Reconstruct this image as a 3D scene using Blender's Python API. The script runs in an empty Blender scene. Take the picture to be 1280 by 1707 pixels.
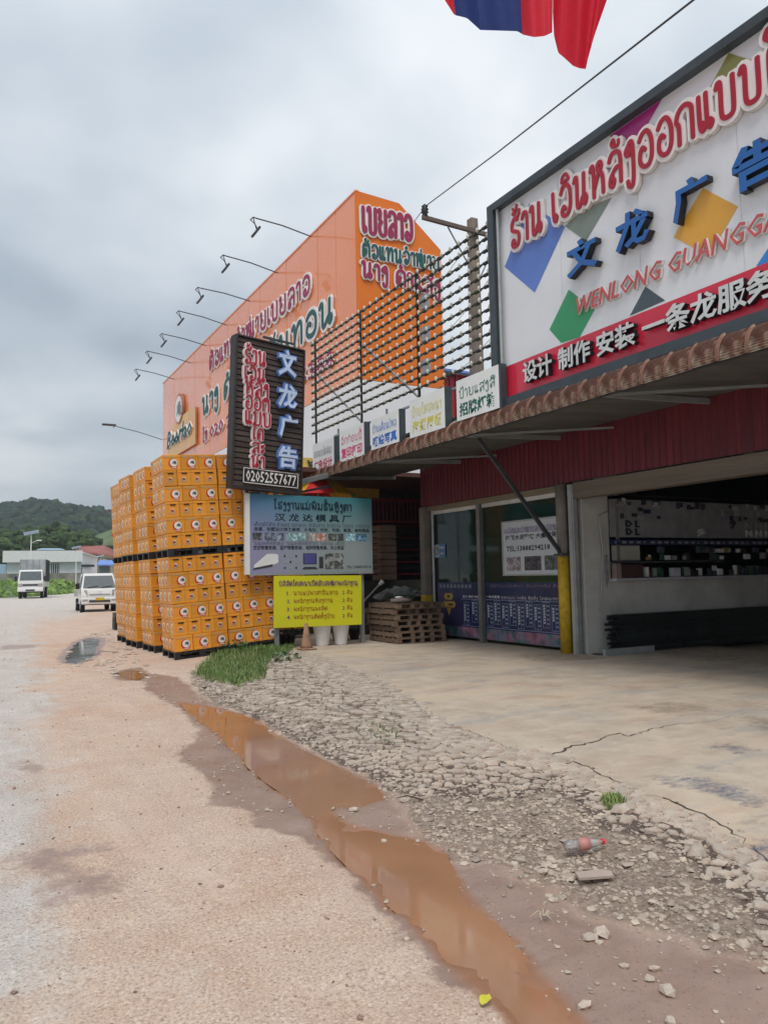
import bpy, math, random
import numpy as np
from mathutils import Vector, Matrix, noise
R = math.radians
random.seed(7); rng = np.random.default_rng(7)
S = bpy.context.scene
COL = S.collection

# ------------------------------------------------------------------ camera
F, CX, CY, EYE = 1280.0, 640.0, 853.5, 1.5
pit, rol, yaw = math.atan(105 / F), R(1.1), math.atan(700 / F)
fw = Vector((math.sin(yaw) * math.cos(pit), math.cos(yaw) * math.cos(pit), math.sin(pit)))
r0 = Vector((math.cos(yaw), -math.sin(yaw), 0)); u0 = r0.cross(fw)
rt = r0 * math.cos(rol) - u0 * math.sin(rol)
up = rt.cross(fw)
rt = rt * 1.0
CAM = Vector((0, 0, EYE))
cd = bpy.data.cameras.new('camera'); cam = bpy.data.objects.new('camera', cd); COL.objects.link(cam)
m = Matrix((rt, up, -fw)).transposed().to_4x4(); m.translation = CAM; cam.matrix_world = m
cd.sensor_fit = 'VERTICAL'; cd.sensor_height = 24; cd.lens = 24 * F / 1707.0
cd.clip_start = 0.05; cd.clip_end = 5000
S.camera = cam

def ray(x, y): return fw + rt * ((x - CX) / F) - up * ((y - CY) / F)
def G(x, y, z=0.0): d = ray(x, y); return CAM + d * ((z - EYE) / d.z)
def onX(x, y, X): d = ray(x, y); return CAM + d * (X / d.x)
def onY(x, y, Y): d = ray(x, y); return CAM + d * (Y / d.y)

# ------------------------------------------------------------------ sky and light
W = bpy.data.worlds.new('World'); S.world = W; W.use_nodes = True
nt = W.node_tree; N = nt.nodes; L = nt.links; N.clear()
def nd(t, **k):
    n = N.new(t)
    for a, b in k.items(): setattr(n, a, b)
    return n
SUN_EL, SUN_AZ = R(58), R(215)
out = nd('ShaderNodeOutputWorld'); sky = nd('ShaderNodeTexSky', sky_type='NISHITA', sun_disc=False)
sky.sun_elevation = SUN_EL; sky.sun_rotation = SUN_AZ; sky.air_density = 1.5; sky.dust_density = 3
b1 = nd('ShaderNodeBackground'); b1.inputs[1].default_value = 0.1; L.new(sky.outputs[0], b1.inputs[0])
tc = nd('ShaderNodeTexCoord'); sep = nd('ShaderNodeSeparateXYZ'); L.new(tc.outputs['Generated'], sep.inputs[0])
def mth(op, a, b=None, c=None, clamp=False):
    n = nd('ShaderNodeMath', operation=op); n.use_clamp = clamp
    for i, v in enumerate((a, b, c)):
        if v is None: continue
        if isinstance(v, (int, float)): n.inputs[i].default_value = v
        else: L.new(v, n.inputs[i])
    return n.outputs[0]
zc = mth('ADD', mth('MAXIMUM', sep.outputs[2], 0.0), 0.22)
cb = nd('ShaderNodeCombineXYZ'); L.new(mth('DIVIDE', sep.outputs[0], zc), cb.inputs[0]); L.new(mth('DIVIDE', sep.outputs[1], zc), cb.inputs[1])
def wnoise(scale, det, rough, off, dist=0.0):
    mp = nd('ShaderNodeMapping'); mp.inputs['Location'].default_value = off; L.new(cb.outputs[0], mp.inputs[0])
    n = nd('ShaderNodeTexNoise'); n.inputs['Scale'].default_value = scale; n.inputs['Detail'].default_value = det
    n.inputs['Roughness'].default_value = rough; n.inputs['Distortion'].default_value = dist
    L.new(mp.outputs[0], n.inputs[0]); return n.outputs[0]
n1 = wnoise(0.8, 4, 0.42, (1.3, 4.2, 0), 0.25); n2 = wnoise(2.4, 4, 0.48, (7, 2, 0), 0.2)
nn = mth('ADD', mth('MULTIPLY', n1, 0.72), mth('MULTIPLY', n2, 0.28))
# darker towards -X (over the hill), brighter towards the zenith, as under a thick even overcast
nn = mth('ADD', nn, mth('MULTIPLY', sep.outputs[0], 0.055))
cr = nd('ShaderNodeValToRGB'); L.new(nn, cr.inputs[0]); e = cr.color_ramp.elements
e[0].position = 0.37; e[0].color = (0.27, 0.325, 0.385, 1)
e[1].position = 0.64; e[1].color = (0.76, 0.785, 0.81, 1)
k = e.new(0.50); k.color = (0.47, 0.525, 0.58, 1)
grad = mth('ADD', 0.80, mth('MULTIPLY', mth('MAXIMUM', sep.outputs[2], 0.0), 0.42))
b2 = nd('ShaderNodeBackground'); L.new(cr.outputs[0], b2.inputs[0]); L.new(grad, b2.inputs[1])
mx = nd('ShaderNodeMixShader'); mx.inputs[0].default_value = 0.9
L.new(b1.outputs[0], mx.inputs[1]); L.new(b2.outputs[0], mx.inputs[2]); L.new(mx.outputs[0], out.inputs[0])
sl = bpy.data.lights.new('sun', 'SUN'); sl.energy = 1.5; sl.angle = R(25); sl.color = (1, 0.965, 0.92)
so = bpy.data.objects.new('sun', sl); COL.objects.link(so)
sd = Vector((math.sin(SUN_AZ) * math.cos(SUN_EL), math.cos(SUN_AZ) * math.cos(SUN_EL), math.sin(SUN_EL)))
so.rotation_euler = sd.to_track_quat('Z', 'Y').to_euler(); so.location = (0, 0, 60)
vs = S.view_settings; vs.view_transform = 'Standard'; vs.look = 'None'; vs.exposure = 0.42; vs.gamma = 1; vs.use_curve_mapping = False
S.cycles.max_bounces = 8; S.cycles.sample_clamp_indirect = 4

# ------------------------------------------------------------------ materials
MATS = {}
def srgb(r, g, b): return tuple(((c / 255) / 12.92 if c / 255 < .04045 else ((c / 255 + .055) / 1.055) ** 2.4) for c in (r, g, b))
def mat(name, c, rough=.6, metal=0, var=.12, scale=4, bump=0, bscale=40, coat=0, spec=.4, c2=None, c2amt=.5, objvar=0, trans=0, stretch=None, coatr=.05, c2scale=None, c2pos=.5):
    if name in MATS: return MATS[name]
    M = bpy.data.materials.new(name); M.use_nodes = True; t = M.node_tree; p = t.nodes['Principled BSDF']; l = t.links
    co = t.nodes.new('ShaderNodeTexCoord'); src = co.outputs['Object']
    if stretch:
        mp = t.nodes.new('ShaderNodeMapping'); mp.inputs['Scale'].default_value = stretch; l.new(src, mp.inputs[0]); src = mp.outputs[0]
    def noi(sc, d=4, ro=.55):
        n = t.nodes.new('ShaderNodeTexNoise'); n.inputs['Scale'].default_value = sc; n.inputs['Detail'].default_value = d; n.inputs['Roughness'].default_value = ro
        l.new(src, n.inputs[0]); return n.outputs[0]
    def ramp(f, a, b):
        r = t.nodes.new('ShaderNodeMapRange'); r.inputs[1].default_value = .3; r.inputs[2].default_value = .7; r.inputs[3].default_value = a; r.inputs[4].default_value = b; l.new(f, r.inputs[0]); return r.outputs[0]
    col = t.nodes.new('ShaderNodeRGB'); col.outputs[0].default_value = (*c, 1); cur = col.outputs[0]
    if c2:
        mr = t.nodes.new('ShaderNodeMapRange'); mr.inputs[1].default_value = c2pos - .06; mr.inputs[2].default_value = c2pos + .12; mr.inputs[4].default_value = c2amt
        l.new(noi(c2scale or scale * .6, 5, .6), mr.inputs[0])
        mi = t.nodes.new('ShaderNodeMix'); mi.data_type = 'RGBA'; l.new(mr.outputs[0], mi.inputs[0]); l.new(cur, mi.inputs[6]); mi.inputs[7].default_value = (*c2, 1); cur = mi.outputs[2]
    if var:
        hs = t.nodes.new('ShaderNodeHueSaturation'); l.new(cur, hs.inputs['Color']); v = ramp(noi(scale), 1 - var, 1 + var)
        if objvar:
            oi = t.nodes.new('ShaderNodeObjectInfo'); mr = t.nodes.new('ShaderNodeMapRange'); mr.inputs[3].default_value = 1 - objvar; mr.inputs[4].default_value = 1 + objvar
            l.new(oi.outputs['Random'], mr.inputs[0]); mu = t.nodes.new('ShaderNodeMath'); mu.operation = 'MULTIPLY'; l.new(v, mu.inputs[0]); l.new(mr.outputs[0], mu.inputs[1]); v = mu.outputs[0]
        l.new(v, hs.inputs['Value']); cur = hs.outputs[0]
    l.new(cur, p.inputs['Base Color'])
    p.inputs['Metallic'].default_value = metal; p.inputs['Specular IOR Level'].default_value = spec
    l.new(ramp(noi(scale * 2.3), max(.02, rough - .08), min(1, rough + .08)), p.inputs['Roughness'])
    if coat: p.inputs['Coat Weight'].default_value = coat; p.inputs['Coat Roughness'].default_value = coatr
    if trans: p.inputs['Transmission Weight'].default_value = trans
    if bump:
        b = t.nodes.new('ShaderNodeBump'); b.inputs['Strength'].default_value = min(1, bump); b.inputs['Distance'].default_value = .01; l.new(noi(bscale, 4, .6), b.inputs['Height']); l.new(b.outputs[0], p.inputs['Normal'])
    MATS[name] = M; return M

M_dark = mat('dark_steel', (.045, .05, .055), .5, var=.2, bump=.1)
M_grey = mat('grey_steel', (.22, .24, .25), .5, var=.15)
M_lgrey = mat('galvanised_steel', (.38, .40, .40), .45, metal=.3, var=.15)
M_white = mat('white_paint', (.72, .73, .72), .45, var=.06)
M_black = mat('black_plastic', (.02, .021, .022), .45, var=.2)
M_red = mat('red_print', srgb(190, 30, 60), .5, var=.05)
M_crimson = mat('crimson_letter', srgb(165, 28, 50), .45, var=.05)
M_lwhite = mat('letter_white', (.78, .74, .72), .5, var=.05)
M_green = mat('green_letter', srgb(20, 95, 80), .5, var=.06)
M_teal = mat('dark_teal_letter', srgb(35, 85, 85), .5, var=.06)
M_purple = mat('purple_letter', srgb(150, 40, 80), .5, var=.06)

# ------------------------------------------------------------------ mesh builder
class MB:
    def __init__(s): s.v = []; s.f = []; s.m = []; s.mats = []
    def mi(s, m):
        if m not in s.mats: s.mats.append(m)
        return s.mats.index(m)
    def add(s, vs, fs, m, T=None):
        b = len(s.v); k = s.mi(m)
        for p in vs:
            p = Vector(p)
            if T is not None: p = T @ p
            s.v.append(tuple(p))
        for f in fs: s.f.append(tuple(i + b for i in f)); s.m.append(k)
        return s
    def box(s, x0, x1, y0, y1, z0, z1, m, T=None):
        vs = [(x, y, z) for x in (x0, x1) for y in (y0, y1) for z in (z0, z1)]
        return s.add(vs, [(0, 1, 3, 2), (4, 6, 7, 5), (0, 4, 5, 1), (2, 3, 7, 6), (0, 2, 6, 4), (1, 5, 7, 3)], m, T)
    def bbox(s, x0, x1, y0, y1, z0, z1, m, b=.01, T=None):   # box with bevelled vertical and horizontal rims
        vs = []; 
        for z, i in ((z0, b), (z0 + b, 0), (z1 - b, 0), (z1, b)):
            vs += [(x0 + i, y0 + i, z), (x1 - i, y0 + i, z), (x1 - i, y1 - i, z), (x0 + i, y1 - i, z)]
        fs = [(3, 2, 1, 0), (12, 13, 14, 15)]
        for k in range(3):
            for j in range(4): a = k * 4 + j; c = k * 4 + (j + 1) % 4; fs.append((a, c, c + 4, a + 4))
        return s.add(vs, fs, m, T)
    def tube(s, pts, r, m, n=8, cap=True, T=None):
        pts = [Vector(p) for p in pts]; rs = r if isinstance(r, (list, tuple)) else [r] * len(pts)
        vs = []; prev = None
        for i, p in enumerate(pts):
            t = (pts[min(i + 1, len(pts) - 1)] - pts[max(i - 1, 0)]).normalized()
            a = prev if prev is not None else (Vector((0, 0, 1)) if abs(t.z) < .9 else Vector((1, 0, 0)))
            a = (a - t * a.dot(t)).normalized(); prev = a; b = t.cross(a)
            for k in range(n):
                w = 2 * math.pi * (k + .5) / n; vs.append(p + (a * math.cos(w) + b * math.sin(w)) * rs[i])
        fs = [(i * n + k, i * n + (k + 1) % n, (i + 1) * n + (k + 1) % n, (i + 1) * n + k) for i in range(len(pts) - 1) for k in range(n)]
        if cap: fs += [tuple(reversed(range(n))), tuple((len(pts) - 1) * n + k for k in range(n))]
        return s.add(vs, fs, m, T)
    def bar(s, p, q, w, h, m, T=None):
        p = Vector(p); q = Vector(q); t = (q - p).normalized(); a = Vector((0, 0, 1)) if abs(t.z) < .95 else Vector((0, 1, 0))
        b = t.cross(a).normalized(); a = b.cross(t)
        vs = [c + b * (i * w / 2) + a * (j * h / 2) for c in (p, q) for i, j in ((-1, -1), (1, -1), (1, 1), (-1, 1))]
        return s.add(vs, [(3, 2, 1, 0), (4, 5, 6, 7), (0, 1, 5, 4), (1, 2, 6, 5), (2, 3, 7, 6), (3, 0, 4, 7)], m, T)
    def prism(s, poly, d, m, T=None, mside=None):
        n = len(poly); d = Vector(d); P = [Vector(p) for p in poly]; vs = P + [p + d for p in P]
        s.add(vs, [tuple(range(n, 2 * n)), tuple(reversed(range(n)))], m, T)
        b = len(s.v) - 2 * n; k = s.mi(mside or m)
        for i in range(n): j = (i + 1) % n; s.f.append((b + i, b + j, b + n + j, b + n + i)); s.m.append(k)
        return s
    def lathe(s, prof, m, n=16, c=(0, 0, 0), T=None):
        vs = [(c[0] + r * math.cos(2 * math.pi * k / n), c[1] + r * math.sin(2 * math.pi * k / n), c[2] + z) for r, z in prof for k in range(n)]
        fs = [(i * n + k, i * n + (k + 1) % n, (i + 1) * n + (k + 1) % n, (i + 1) * n + k) for i in range(len(prof) - 1) for k in range(n)]
        fs += [tuple(reversed(range(n))), tuple((len(prof) - 1) * n + k for k in range(n))]
        return s.add(vs, fs, m, T)
    def mesh(s, name, smooth=False, inv=None):
        me = bpy.data.meshes.new(name)
        vs = s.v if inv is None else [tuple(inv @ Vector(p)) for p in s.v]
        me.from_pydata(vs, [], s.f)
        for m in s.mats: me.materials.append(m)
        me.polygons.foreach_set('material_index', s.m)
        if smooth: me.polygons.foreach_set('use_smooth', [True] * len(s.f))
        me.update(); return me
    def build(s, name, parent=None, smooth=False, world=True, label=None):
        inv = None
        if parent is not None and world:
            inv = parent.matrix_basis.inverted()
            if parent.parent is not None: inv = inv @ parent.parent.matrix_basis.inverted()
        o = bpy.data.objects.new(name, s.mesh(name, smooth, inv)); COL.objects.link(o)
        if parent is not None: o.parent = parent
        if label: o['label'] = label
        return o
def tag(o, label=None, cat=None, group=None, kind=None):
    if label: o['label'] = label
    if cat: o['category'] = cat
    if group: o['group'] = group
    if kind: o['kind'] = kind
    return o
def thing(name, label, cat, loc=(0, 0, 0), rot=(0, 0, 0), group=None):
    o = bpy.data.objects.new(name, None); COL.objects.link(o); o.empty_display_size = .1
    o.rotation_euler = rot; o.location = loc
    o.matrix_basis = Matrix.Translation(Vector(loc)) @ o.rotation_euler.to_matrix().to_4x4()
    return tag(o, label, cat, group)
def link_copy(o, parent=None, **k):
    c = o.copy(); COL.objects.link(c)
    if parent is not None: c.parent = parent
    for a, b in k.items(): setattr(c, a, b)
    return c
def copy_tree(root, loc, rot=None):
    r = link_copy(root); r.location = loc
    if rot is not None: r.rotation_euler = rot
    for ch in [o for o in root.children]:
        c = link_copy(ch, r)
        for g in [o for o in ch.children]: link_copy(g, c)
    return r

# ------------------------------------------------------------------ lettering
_tc = {}
def cjk_mesh(s, bold=0.0, depth=0.0, shear=0.0, res=1, spacing=1.0):
    key = (s, bold, depth, shear, res, spacing)
    if key in _tc: return _tc[key]
    cu = bpy.data.curves.new('t', 'FONT'); cu.body = s; cu.offset = bold; cu.extrude = depth / 2; cu.shear = shear; cu.resolution_u = res; cu.space_character = spacing
    o = bpy.data.objects.new('t', cu); COL.objects.link(o)
    dg = bpy.context.evaluated_depsgraph_get(); me = bpy.data.meshes.new_from_object(o.evaluated_get(dg))
    vs = [tuple(v.co) for v in me.vertices]; fs = [tuple(p.vertices) for p in me.polygons]
    bpy.data.objects.remove(o); bpy.data.curves.remove(cu); bpy.data.meshes.remove(me)
    _tc[key] = (vs, fs); return _tc[key]

def frame(o, u, v):
    u = Vector(u).normalized(); v = Vector(v); v = (v - u * v.dot(u)).normalized(); n = u.cross(v)
    M = Matrix((u, v, n)).transposed().to_4x4(); M.translation = Vector(o); return M

def fit(vs, box):
    xs = [p[0] for p in vs]; ys = [p[1] for p in vs]; x0, x1, y0, y1 = min(xs), max(xs), min(ys), max(ys)
    a = (box[1] - box[0]) / max(1e-6, x1 - x0); b = (box[3] - box[2]) / max(1e-6, y1 - y0)
    return lambda p: (box[0] + (p[0] - x0) * a, box[2] + (p[1] - y0) * b)
def put_cjk(mb, s, T, box, m, n=.003, depth=.0, bold=.0, shear=0.0, sidem=None, res=1, spacing=1.0):
    """text fitted to box=(u0,u1,v0,v1) on frame T, face at height n+depth"""
    vs, fs = cjk_mesh(s, bold, 1.0 if depth else 0.0, shear, res, spacing); f = fit(vs, box)
    out = [(*f(p), n + (depth * (p[2] + .5) if depth else 0)) for p in vs]
    if sidem and depth:
        top = [g for g in fs if all(vs[i][2] > .4 for i in g)]; rest = [g for g in fs if not all(vs[i][2] > .4 for i in g)]
        mb.add(out, top, m, T); mb.add(out, rest, sidem, T)
    else: mb.add(out, fs, m, T)

# Lao letters drawn as pen strokes: glyph -> (width, [strokes])
LA = {
 'ກ': (.8, [[(.12, 0), (.12, .5), (.02, .68), (.14, .92), (.4, 1.02), (.66, .9), (.7, .65), (.7, 0)]]),
 'ຄ': (.8, [[(.3, .42), (.38, .52), (.3, .6), (.2, .5), (.3, .32), (.2, .12), (.08, 0), (.06, .4), (.1, .8), (.3, 1), (.55, 1), (.7, .8), (.7, 0)]]),
 'ດ': (.8, [[(.36, .4), (.26, .5), (.3, .62), (.42, .5), (.35, .22), (.08, 0), (.06, .4), (.1, .8), (.3, 1), (.55, 1), (.7, .8), (.7, 0)]]),
 'ຕ': (.82, [[(.3, .4), (.24, .5), (.33, .6), (.4, .46), (.3, .18), (.08, 0), (.06, .5), (.1, .85), (.24, 1), (.38, .84), (.54, 1), (.7, .85), (.72, 0)]]),
 'ງ': (.5, [[(.12, .62), (.04, .74), (.12, .86), (.24, .78), (.2, .6)], [(.12, .86), (.28, 1), (.4, .85), (.4, .0), (.32, -.32), (.16, -.3), (.1, -.12)]]),
 'ຈ': (.76, [[(.06, .78), (.25, .98), (.5, .98), (.66, .75), (.62, .3), (.42, .04), (.22, .1), (.2, .3), (.33, .38), (.4, .25)]]),
 'ສ': (.8, [[(.08, .78), (.22, .98), (.5, .98), (.68, .78), (.68, 0)], [(.68, .42), (.5, .52), (.3, .42), (.14, .25), (.12, .05), (.26, 0), (.34, .14), (.26, .26)], [(.58, .9), (.72, 1.0), (.82, 1.22)]]),
 'ລ': (.8, [[(.08, .78), (.22, .98), (.5, .98), (.68, .78), (.68, 0)], [(.68, .42), (.5, .52), (.3, .42), (.14, .25), (.12, .05), (.26, 0), (.34, .14), (.26, .26)]]),
 'ທ': (.8, [[(.02, .86), (.1, 1), (.2, .9), (.2, 0)], [(.2, .25), (.34, .75), (.5, 1), (.64, .95), (.68, .7), (.68, 0)]]),
 'ນ': (.84, [[(.02, .86), (.1, 1), (.2, .9), (.2, .06), (.36, .04), (.52, .26), (.66, .3), (.74, .16), (.64, 0), (.56, .14), (.6, .4), (.62, 1)]]),
 'ມ': (.84, [[(.02, .86), (.1, 1), (.22, .9), (.22, .16), (.12, 0), (.03, .12), (.12, .26), (.4, .14), (.68, .02), (.7, 1)]]),
 'ບ': (.8, [[(.02, .86), (.1, 1), (.2, .9), (.2, .2), (.3, 0), (.58, 0), (.68, .2), (.68, 1)]]),
 'ປ': (.8, [[(.02, .86), (.1, 1), (.2, .9), (.2, .2), (.3, 0), (.58, 0), (.68, .2), (.68, 1.4)]]),
 'ຍ': (.8, [[(.04, .9), (.14, 1), (.22, .86), (.14, .62), (.32, .52), (.14, .42), (.14, .15), (.3, 0), (.56, 0), (.68, .2), (.68, 1)]]),
 'ພ': (.95, [[(.02, .86), (.1, 1), (.2, .9), (.22, .02), (.42, .7), (.62, .02), (.8, .3), (.82, 1)]]),
 'ຜ': (.95, [[(.3, .9), (.2, 1), (.1, .85), (.14, .02), (.42, .6), (.66, .02), (.8, .3), (.82, 1)]]),
 'ວ': (.76, [[(.08, .76), (.22, .98), (.48, .98), (.66, .76), (.66, .25), (.48, .02), (.24, .02), (.14, .18), (.26, .32), (.38, .2)]]),
 'ອ': (.78, [[(.38, .48), (.26, .58), (.14, .48), (.12, .2), (.28, .02), (.52, .02), (.68, .25), (.68, .72), (.5, 1), (.26, .98), (.1, .8)]]),
 'ຮ': (.72, [[(.32, .12), (.22, .25), (.12, .14), (.22, .0), (.5, .02), (.62, .2), (.58, .42), (.36, .52), (.14, .62), (.14, .86), (.36, 1), (.54, .9)], [(.4, .98), (.62, 1.05), (.68, 1.22)]]),
 'ຫ': (.86, [[(.02, .86), (.1, 1), (.2, .9), (.2, 0)], [(.2, .2), (.44, .62), (.66, .84), (.6, 1.0), (.46, .96), (.46, .78), (.66, .62), (.72, .4), (.72, 0)]]),
 'າ': (.46, [[(.02, .8), (.12, .98), (.3, .96), (.36, .8), (.36, 0)]]),
 'ະ': (.44, [[(.2, .56), (.08, .62), (.1, .78), (.22, .76), (.2, .6), (.36, .9)], [(.2, .08), (.08, .14), (.1, .3), (.22, .28), (.2, .12), (.36, .42)]]),
 'ເ': (.34, [[(.06, .98), (.08, .2), (.18, 0), (.28, .12), (.18, .22)]]),
 'ໂ': (.44, [[(.38, 1.5), (.16, 1.5), (.06, 1.34), (.22, 1.2), (.26, 1.02), (.16, .9), (.16, .14), (.26, 0), (.34, .12)]]),
 'ໄ': (.44, [[(.02, 1.36), (.1, 1.5), (.22, 1.36), (.18, 1.1), (.18, .14), (.28, 0), (.36, .12)]]),
 ' ': (.4, []),
}
LA['ແ'] = (.62, LA['ເ'][1] + [[(x + .3, y) for x, y in LA['ເ'][1][0]]])
def _comp(a, b, w, k=.72):
    return (w, [[(x * k, y) for x, y in st] for st in LA[a][1]] + [[(x * k + .56, y) for x, y in st] for st in LA[b][1]])
LA['ໜ'] = _comp('ຫ', 'ນ', 1.2); LA['ໝ'] = _comp('ຫ', 'ມ', 1.2)
LMARK = {
 'ິ': [[(-.22, 1.14), (-.16, 1.3), (.05, 1.36), (.2, 1.2), (.2, 1.14), (-.22, 1.14)]],
 'ີ': [[(-.22, 1.14), (-.16, 1.3), (.05, 1.34), (.2, 1.2), (.2, 1.14), (-.22, 1.14)], [(.2, 1.2), (.2, 1.46)]],
 'ື': [[(-.22, 1.14), (-.16, 1.3), (.05, 1.34), (.2, 1.2), (.2, 1.14), (-.22, 1.14)], [(.2, 1.2), (.2, 1.46)], [(.06, 1.3), (.06, 1.48)]],
 'ົ': [[(-.1, 1.2), (-.16, 1.3), (-.06, 1.4), (.02, 1.28), (-.08, 1.18), (.2, 1.16), (.24, 1.3)]],
 'ັ': [[(-.14, 1.36), (-.22, 1.26), (-.1, 1.15), (.08, 1.2), (.2, 1.44)]],
 'ໍ': [[(0, 1.18), (-.1, 1.27), (0, 1.38), (.1, 1.27), (0, 1.18)]],
 '່': [[(0, 1.16), (0, 1.42)]],
 '້': [[(-.14, 1.38), (-.06, 1.28), (-.16, 1.18), (.02, 1.18), (.16, 1.44)]],
 '໋': [[(0, 1.16), (0, 1.42)], [(-.13, 1.29), (.13, 1.29)]],
 'ຼ': [[(-.15, -.12), (0, -.3), (.1, -.14), (.24, -.3)]],
}
def lao_strokes(s, gap=.13):
    x = 0; out = []; last = .4; stack = 0
    s = s.replace('ຳ', '\u0ecdາ')
    for ch in s:
        if ch in LA:
            w, st = LA[ch]; out += [[(a + x, b) for a, b in q] for q in st]
            last = x + w * .5; x += w + gap; stack = 0
        elif ch in LMARK:
            dy = .36 * stack if ch != 'ຼ' else 0
            out += [[(a + last, b + dy) for a, b in q] for q in LMARK[ch]]
            if ch != 'ຼ': stack += 1
        elif ch.isdigit() or ch in '.:-,':
            x += .1
    return out, x - gap
def smooth(pts, sub):
    if len(pts) < 3 or sub < 2: return [Vector((*p, 0)) for p in pts]
    P = [Vector((*p, 0)) for p in pts]; P = [P[0] * 2 - P[1]] + P + [P[-1] * 2 - P[-2]]; out = []
    for i in range(1, len(P) - 2):
        a, b, c, d = P[i - 1:i + 3]
        for k in range(sub):
            t = k / sub; out.append(.5 * ((2 * b) + (c - a) * t + (2 * a - 5 * b + 4 * c - d) * t * t + (3 * b - a - 3 * c + d) * t ** 3))
    out.append(P[-2]); return out
def ribbon(mb, pts, w, T, m, n, thick, eps=.00012):
    k = len(pts)
    if k < 2: return
    # round ends
    t0 = (pts[0] - pts[1]).normalized(); t1 = (pts[-1] - pts[-2]).normalized()
    pts = [pts[0] + t0 * w * .6] + pts + [pts[-1] + t1 * w * .6]; ws = [w * .55] + [w] * k + [w * .55]
    vs = []; fs = []
    for i, p in enumerate(pts):
        t = pts[min(i + 1, len(pts) - 1)] - pts[max(i - 1, 0)]; t.normalize(); b = Vector((-t.y, t.x, 0)); z = n + eps * i
        vs += [(p.x + b.x * ws[i], p.y + b.y * ws[i], z), (p.x - b.x * ws[i], p.y - b.y * ws[i], z)]
        if thick: vs += [(p.x - b.x * ws[i], p.y - b.y * ws[i], n - thick), (p.x + b.x * ws[i], p.y + b.y * ws[i], n - thick)]
    q = 4 if thick else 2
    for i in range(len(pts) - 1):
        a = i * q; c = a + q
        fs.append((a, a + 1, c + 1, c))
        if thick: fs += [(a + 1, a + 2, c + 2, c + 1), (a + 3, a, c, c + 3)]
    if thick: fs += [(0, 3, 2, 1), (len(vs) - 4, len(vs) - 3, len(vs) - 2, len(vs) - 1)]
    mb.add(vs, fs, m, T)
def put_lao(mb, s, T, box, m, w=.075, out=None, wout=.2, n=.01, thick=0.0, sub=3, warp=None, slant=0.0):
    """box=(u0,u1,v0,v1): v0..v1 is the height of the plain letters (no marks)"""
    st, W_ = lao_strokes(s); a = (box[1] - box[0]) / W_; b = box[3] - box[2]
    k = 0
    for q in st:
        P = smooth(q, sub); o = []
        for p in P:
            U = box[0] + p.x * a; V = box[2] + p.y * b
            if warp: V += warp(U)
            o.append(Vector((U + slant * p.y * b, V, 0)))
        ss = min(a, b) if a < b * .45 else (a + b) / 2
        if out is not None: ribbon(mb, o, wout * ss * (.85 if min(p.y for p in P) > 1.1 else 1), T, out, n + k * .0011, thick + k * .0011)
        if min(p.y for p in P) > 1.1: w_ = .72
        else: w_ = 1
        ribbon(mb, o, w * ss * w_, T, m, n + (.03 if out is not None else 0) + k * .0004, .012 if thick else 0)
        k += 1
def plane_box(px, X=None, Y=None, T=None):
    """pixel rectangle corners (x,y) -> bounds in frame T for letters on that plane"""
    P = [T.inverted() @ (onX(x, y, X) if X is not None else onY(x, y, Y)) for x, y in px]
    return P

# ------------------------------------------------------------------ ground
def gp(pts, z=-.1): return np.array([[G(x, y, z).x, G(x, y, z).y] for x, y in pts])
WATER = gp([(300, 1168), (345, 1176), (385, 1183), (430, 1196), (458, 1222), (500, 1246), (545, 1268), (590, 1290), (628, 1308), (634, 1326), (605, 1338), (560, 1340), (546, 1354), (585, 1374), (650, 1390), (700, 1398), (735, 1418), (752, 1450), (778, 1490), (808, 1522), (850, 1568), (892, 1620), (930, 1668), (965, 1707), (1010, 1760), (900, 1780), (880, 1730), (850, 1695), (815, 1645), (740, 1580), (690, 1530), (640, 1488), (600, 1450), (550, 1402), (522, 1362), (495, 1330), (450, 1300), (420, 1276), (395, 1250), (370, 1226), (345, 1204), (320, 1186)])
WET = gp([(238, 1148), (300, 1180), (328, 1212), (326, 1232), (294, 1250), (308, 1272), (340, 1298), (350, 1338), (380, 1346), (412, 1352), (430, 1374), (480, 1386), (520, 1414), (560, 1440), (592, 1482), (620, 1510), (645, 1537), (692, 1577), (734, 1626), (792, 1652), (832, 1707), (870, 1770), (1500, 1900), (1500, 1640), (1280, 1600), (1180, 1560), (1000, 1500), (880, 1440), (820, 1405), (740, 1380), (690, 1330), (640, 1300), (560, 1262), (470, 1222), (420, 1196), (340, 1160), (300, 1128), (240, 1118)])
GRAV = gp([(318, 1118), (400, 1130), (700, 1250), (930, 1270), (1100, 1360), (1200, 1400), (1400, 1500), (1400, 1690), (1280, 1625), (1200, 1600), (1140, 1572), (1040, 1530), (960, 1505), (900, 1468), (850, 1440), (740, 1425), (700, 1380), (665, 1322), (640, 1300), (560, 1264), (470, 1222), (420, 1192), (360, 1172), (330, 1148)])
CRK_OUT = [(345, 1140), (400, 1172), (440, 1188), (500, 1218), (560, 1248), (620, 1275), (655, 1298), (700, 1308), (760, 1311), (850, 1316), (930, 1318), (985, 1345), (1010, 1376), (1060, 1386), (1110, 1402), (1150, 1428), (1190, 1464), (1230, 1494), (1280, 1532), (1350, 1590)]
CRK_IN = [(1350, 1515), (1280, 1460), (1230, 1412), (1180, 1376), (1100, 1346), (1020, 1310), (960, 1284), (905, 1258), (840, 1250), (770, 1222), (712, 1188), (650, 1146), (570, 1112), (505, 1088), (445, 1092), (385, 1106)]
CRACK = gp(CRK_OUT + CRK_IN, -.03)
ain = gp([(470, 1092), (505, 1104), (560, 1136), (640, 1170), (700, 1212), (765, 1258), (850, 1272), (925, 1288), (985, 1318), (1020, 1345), (1090, 1366), (1160, 1392), (1215, 1432), (1280, 1490), (1400, 1590)], 0)
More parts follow.
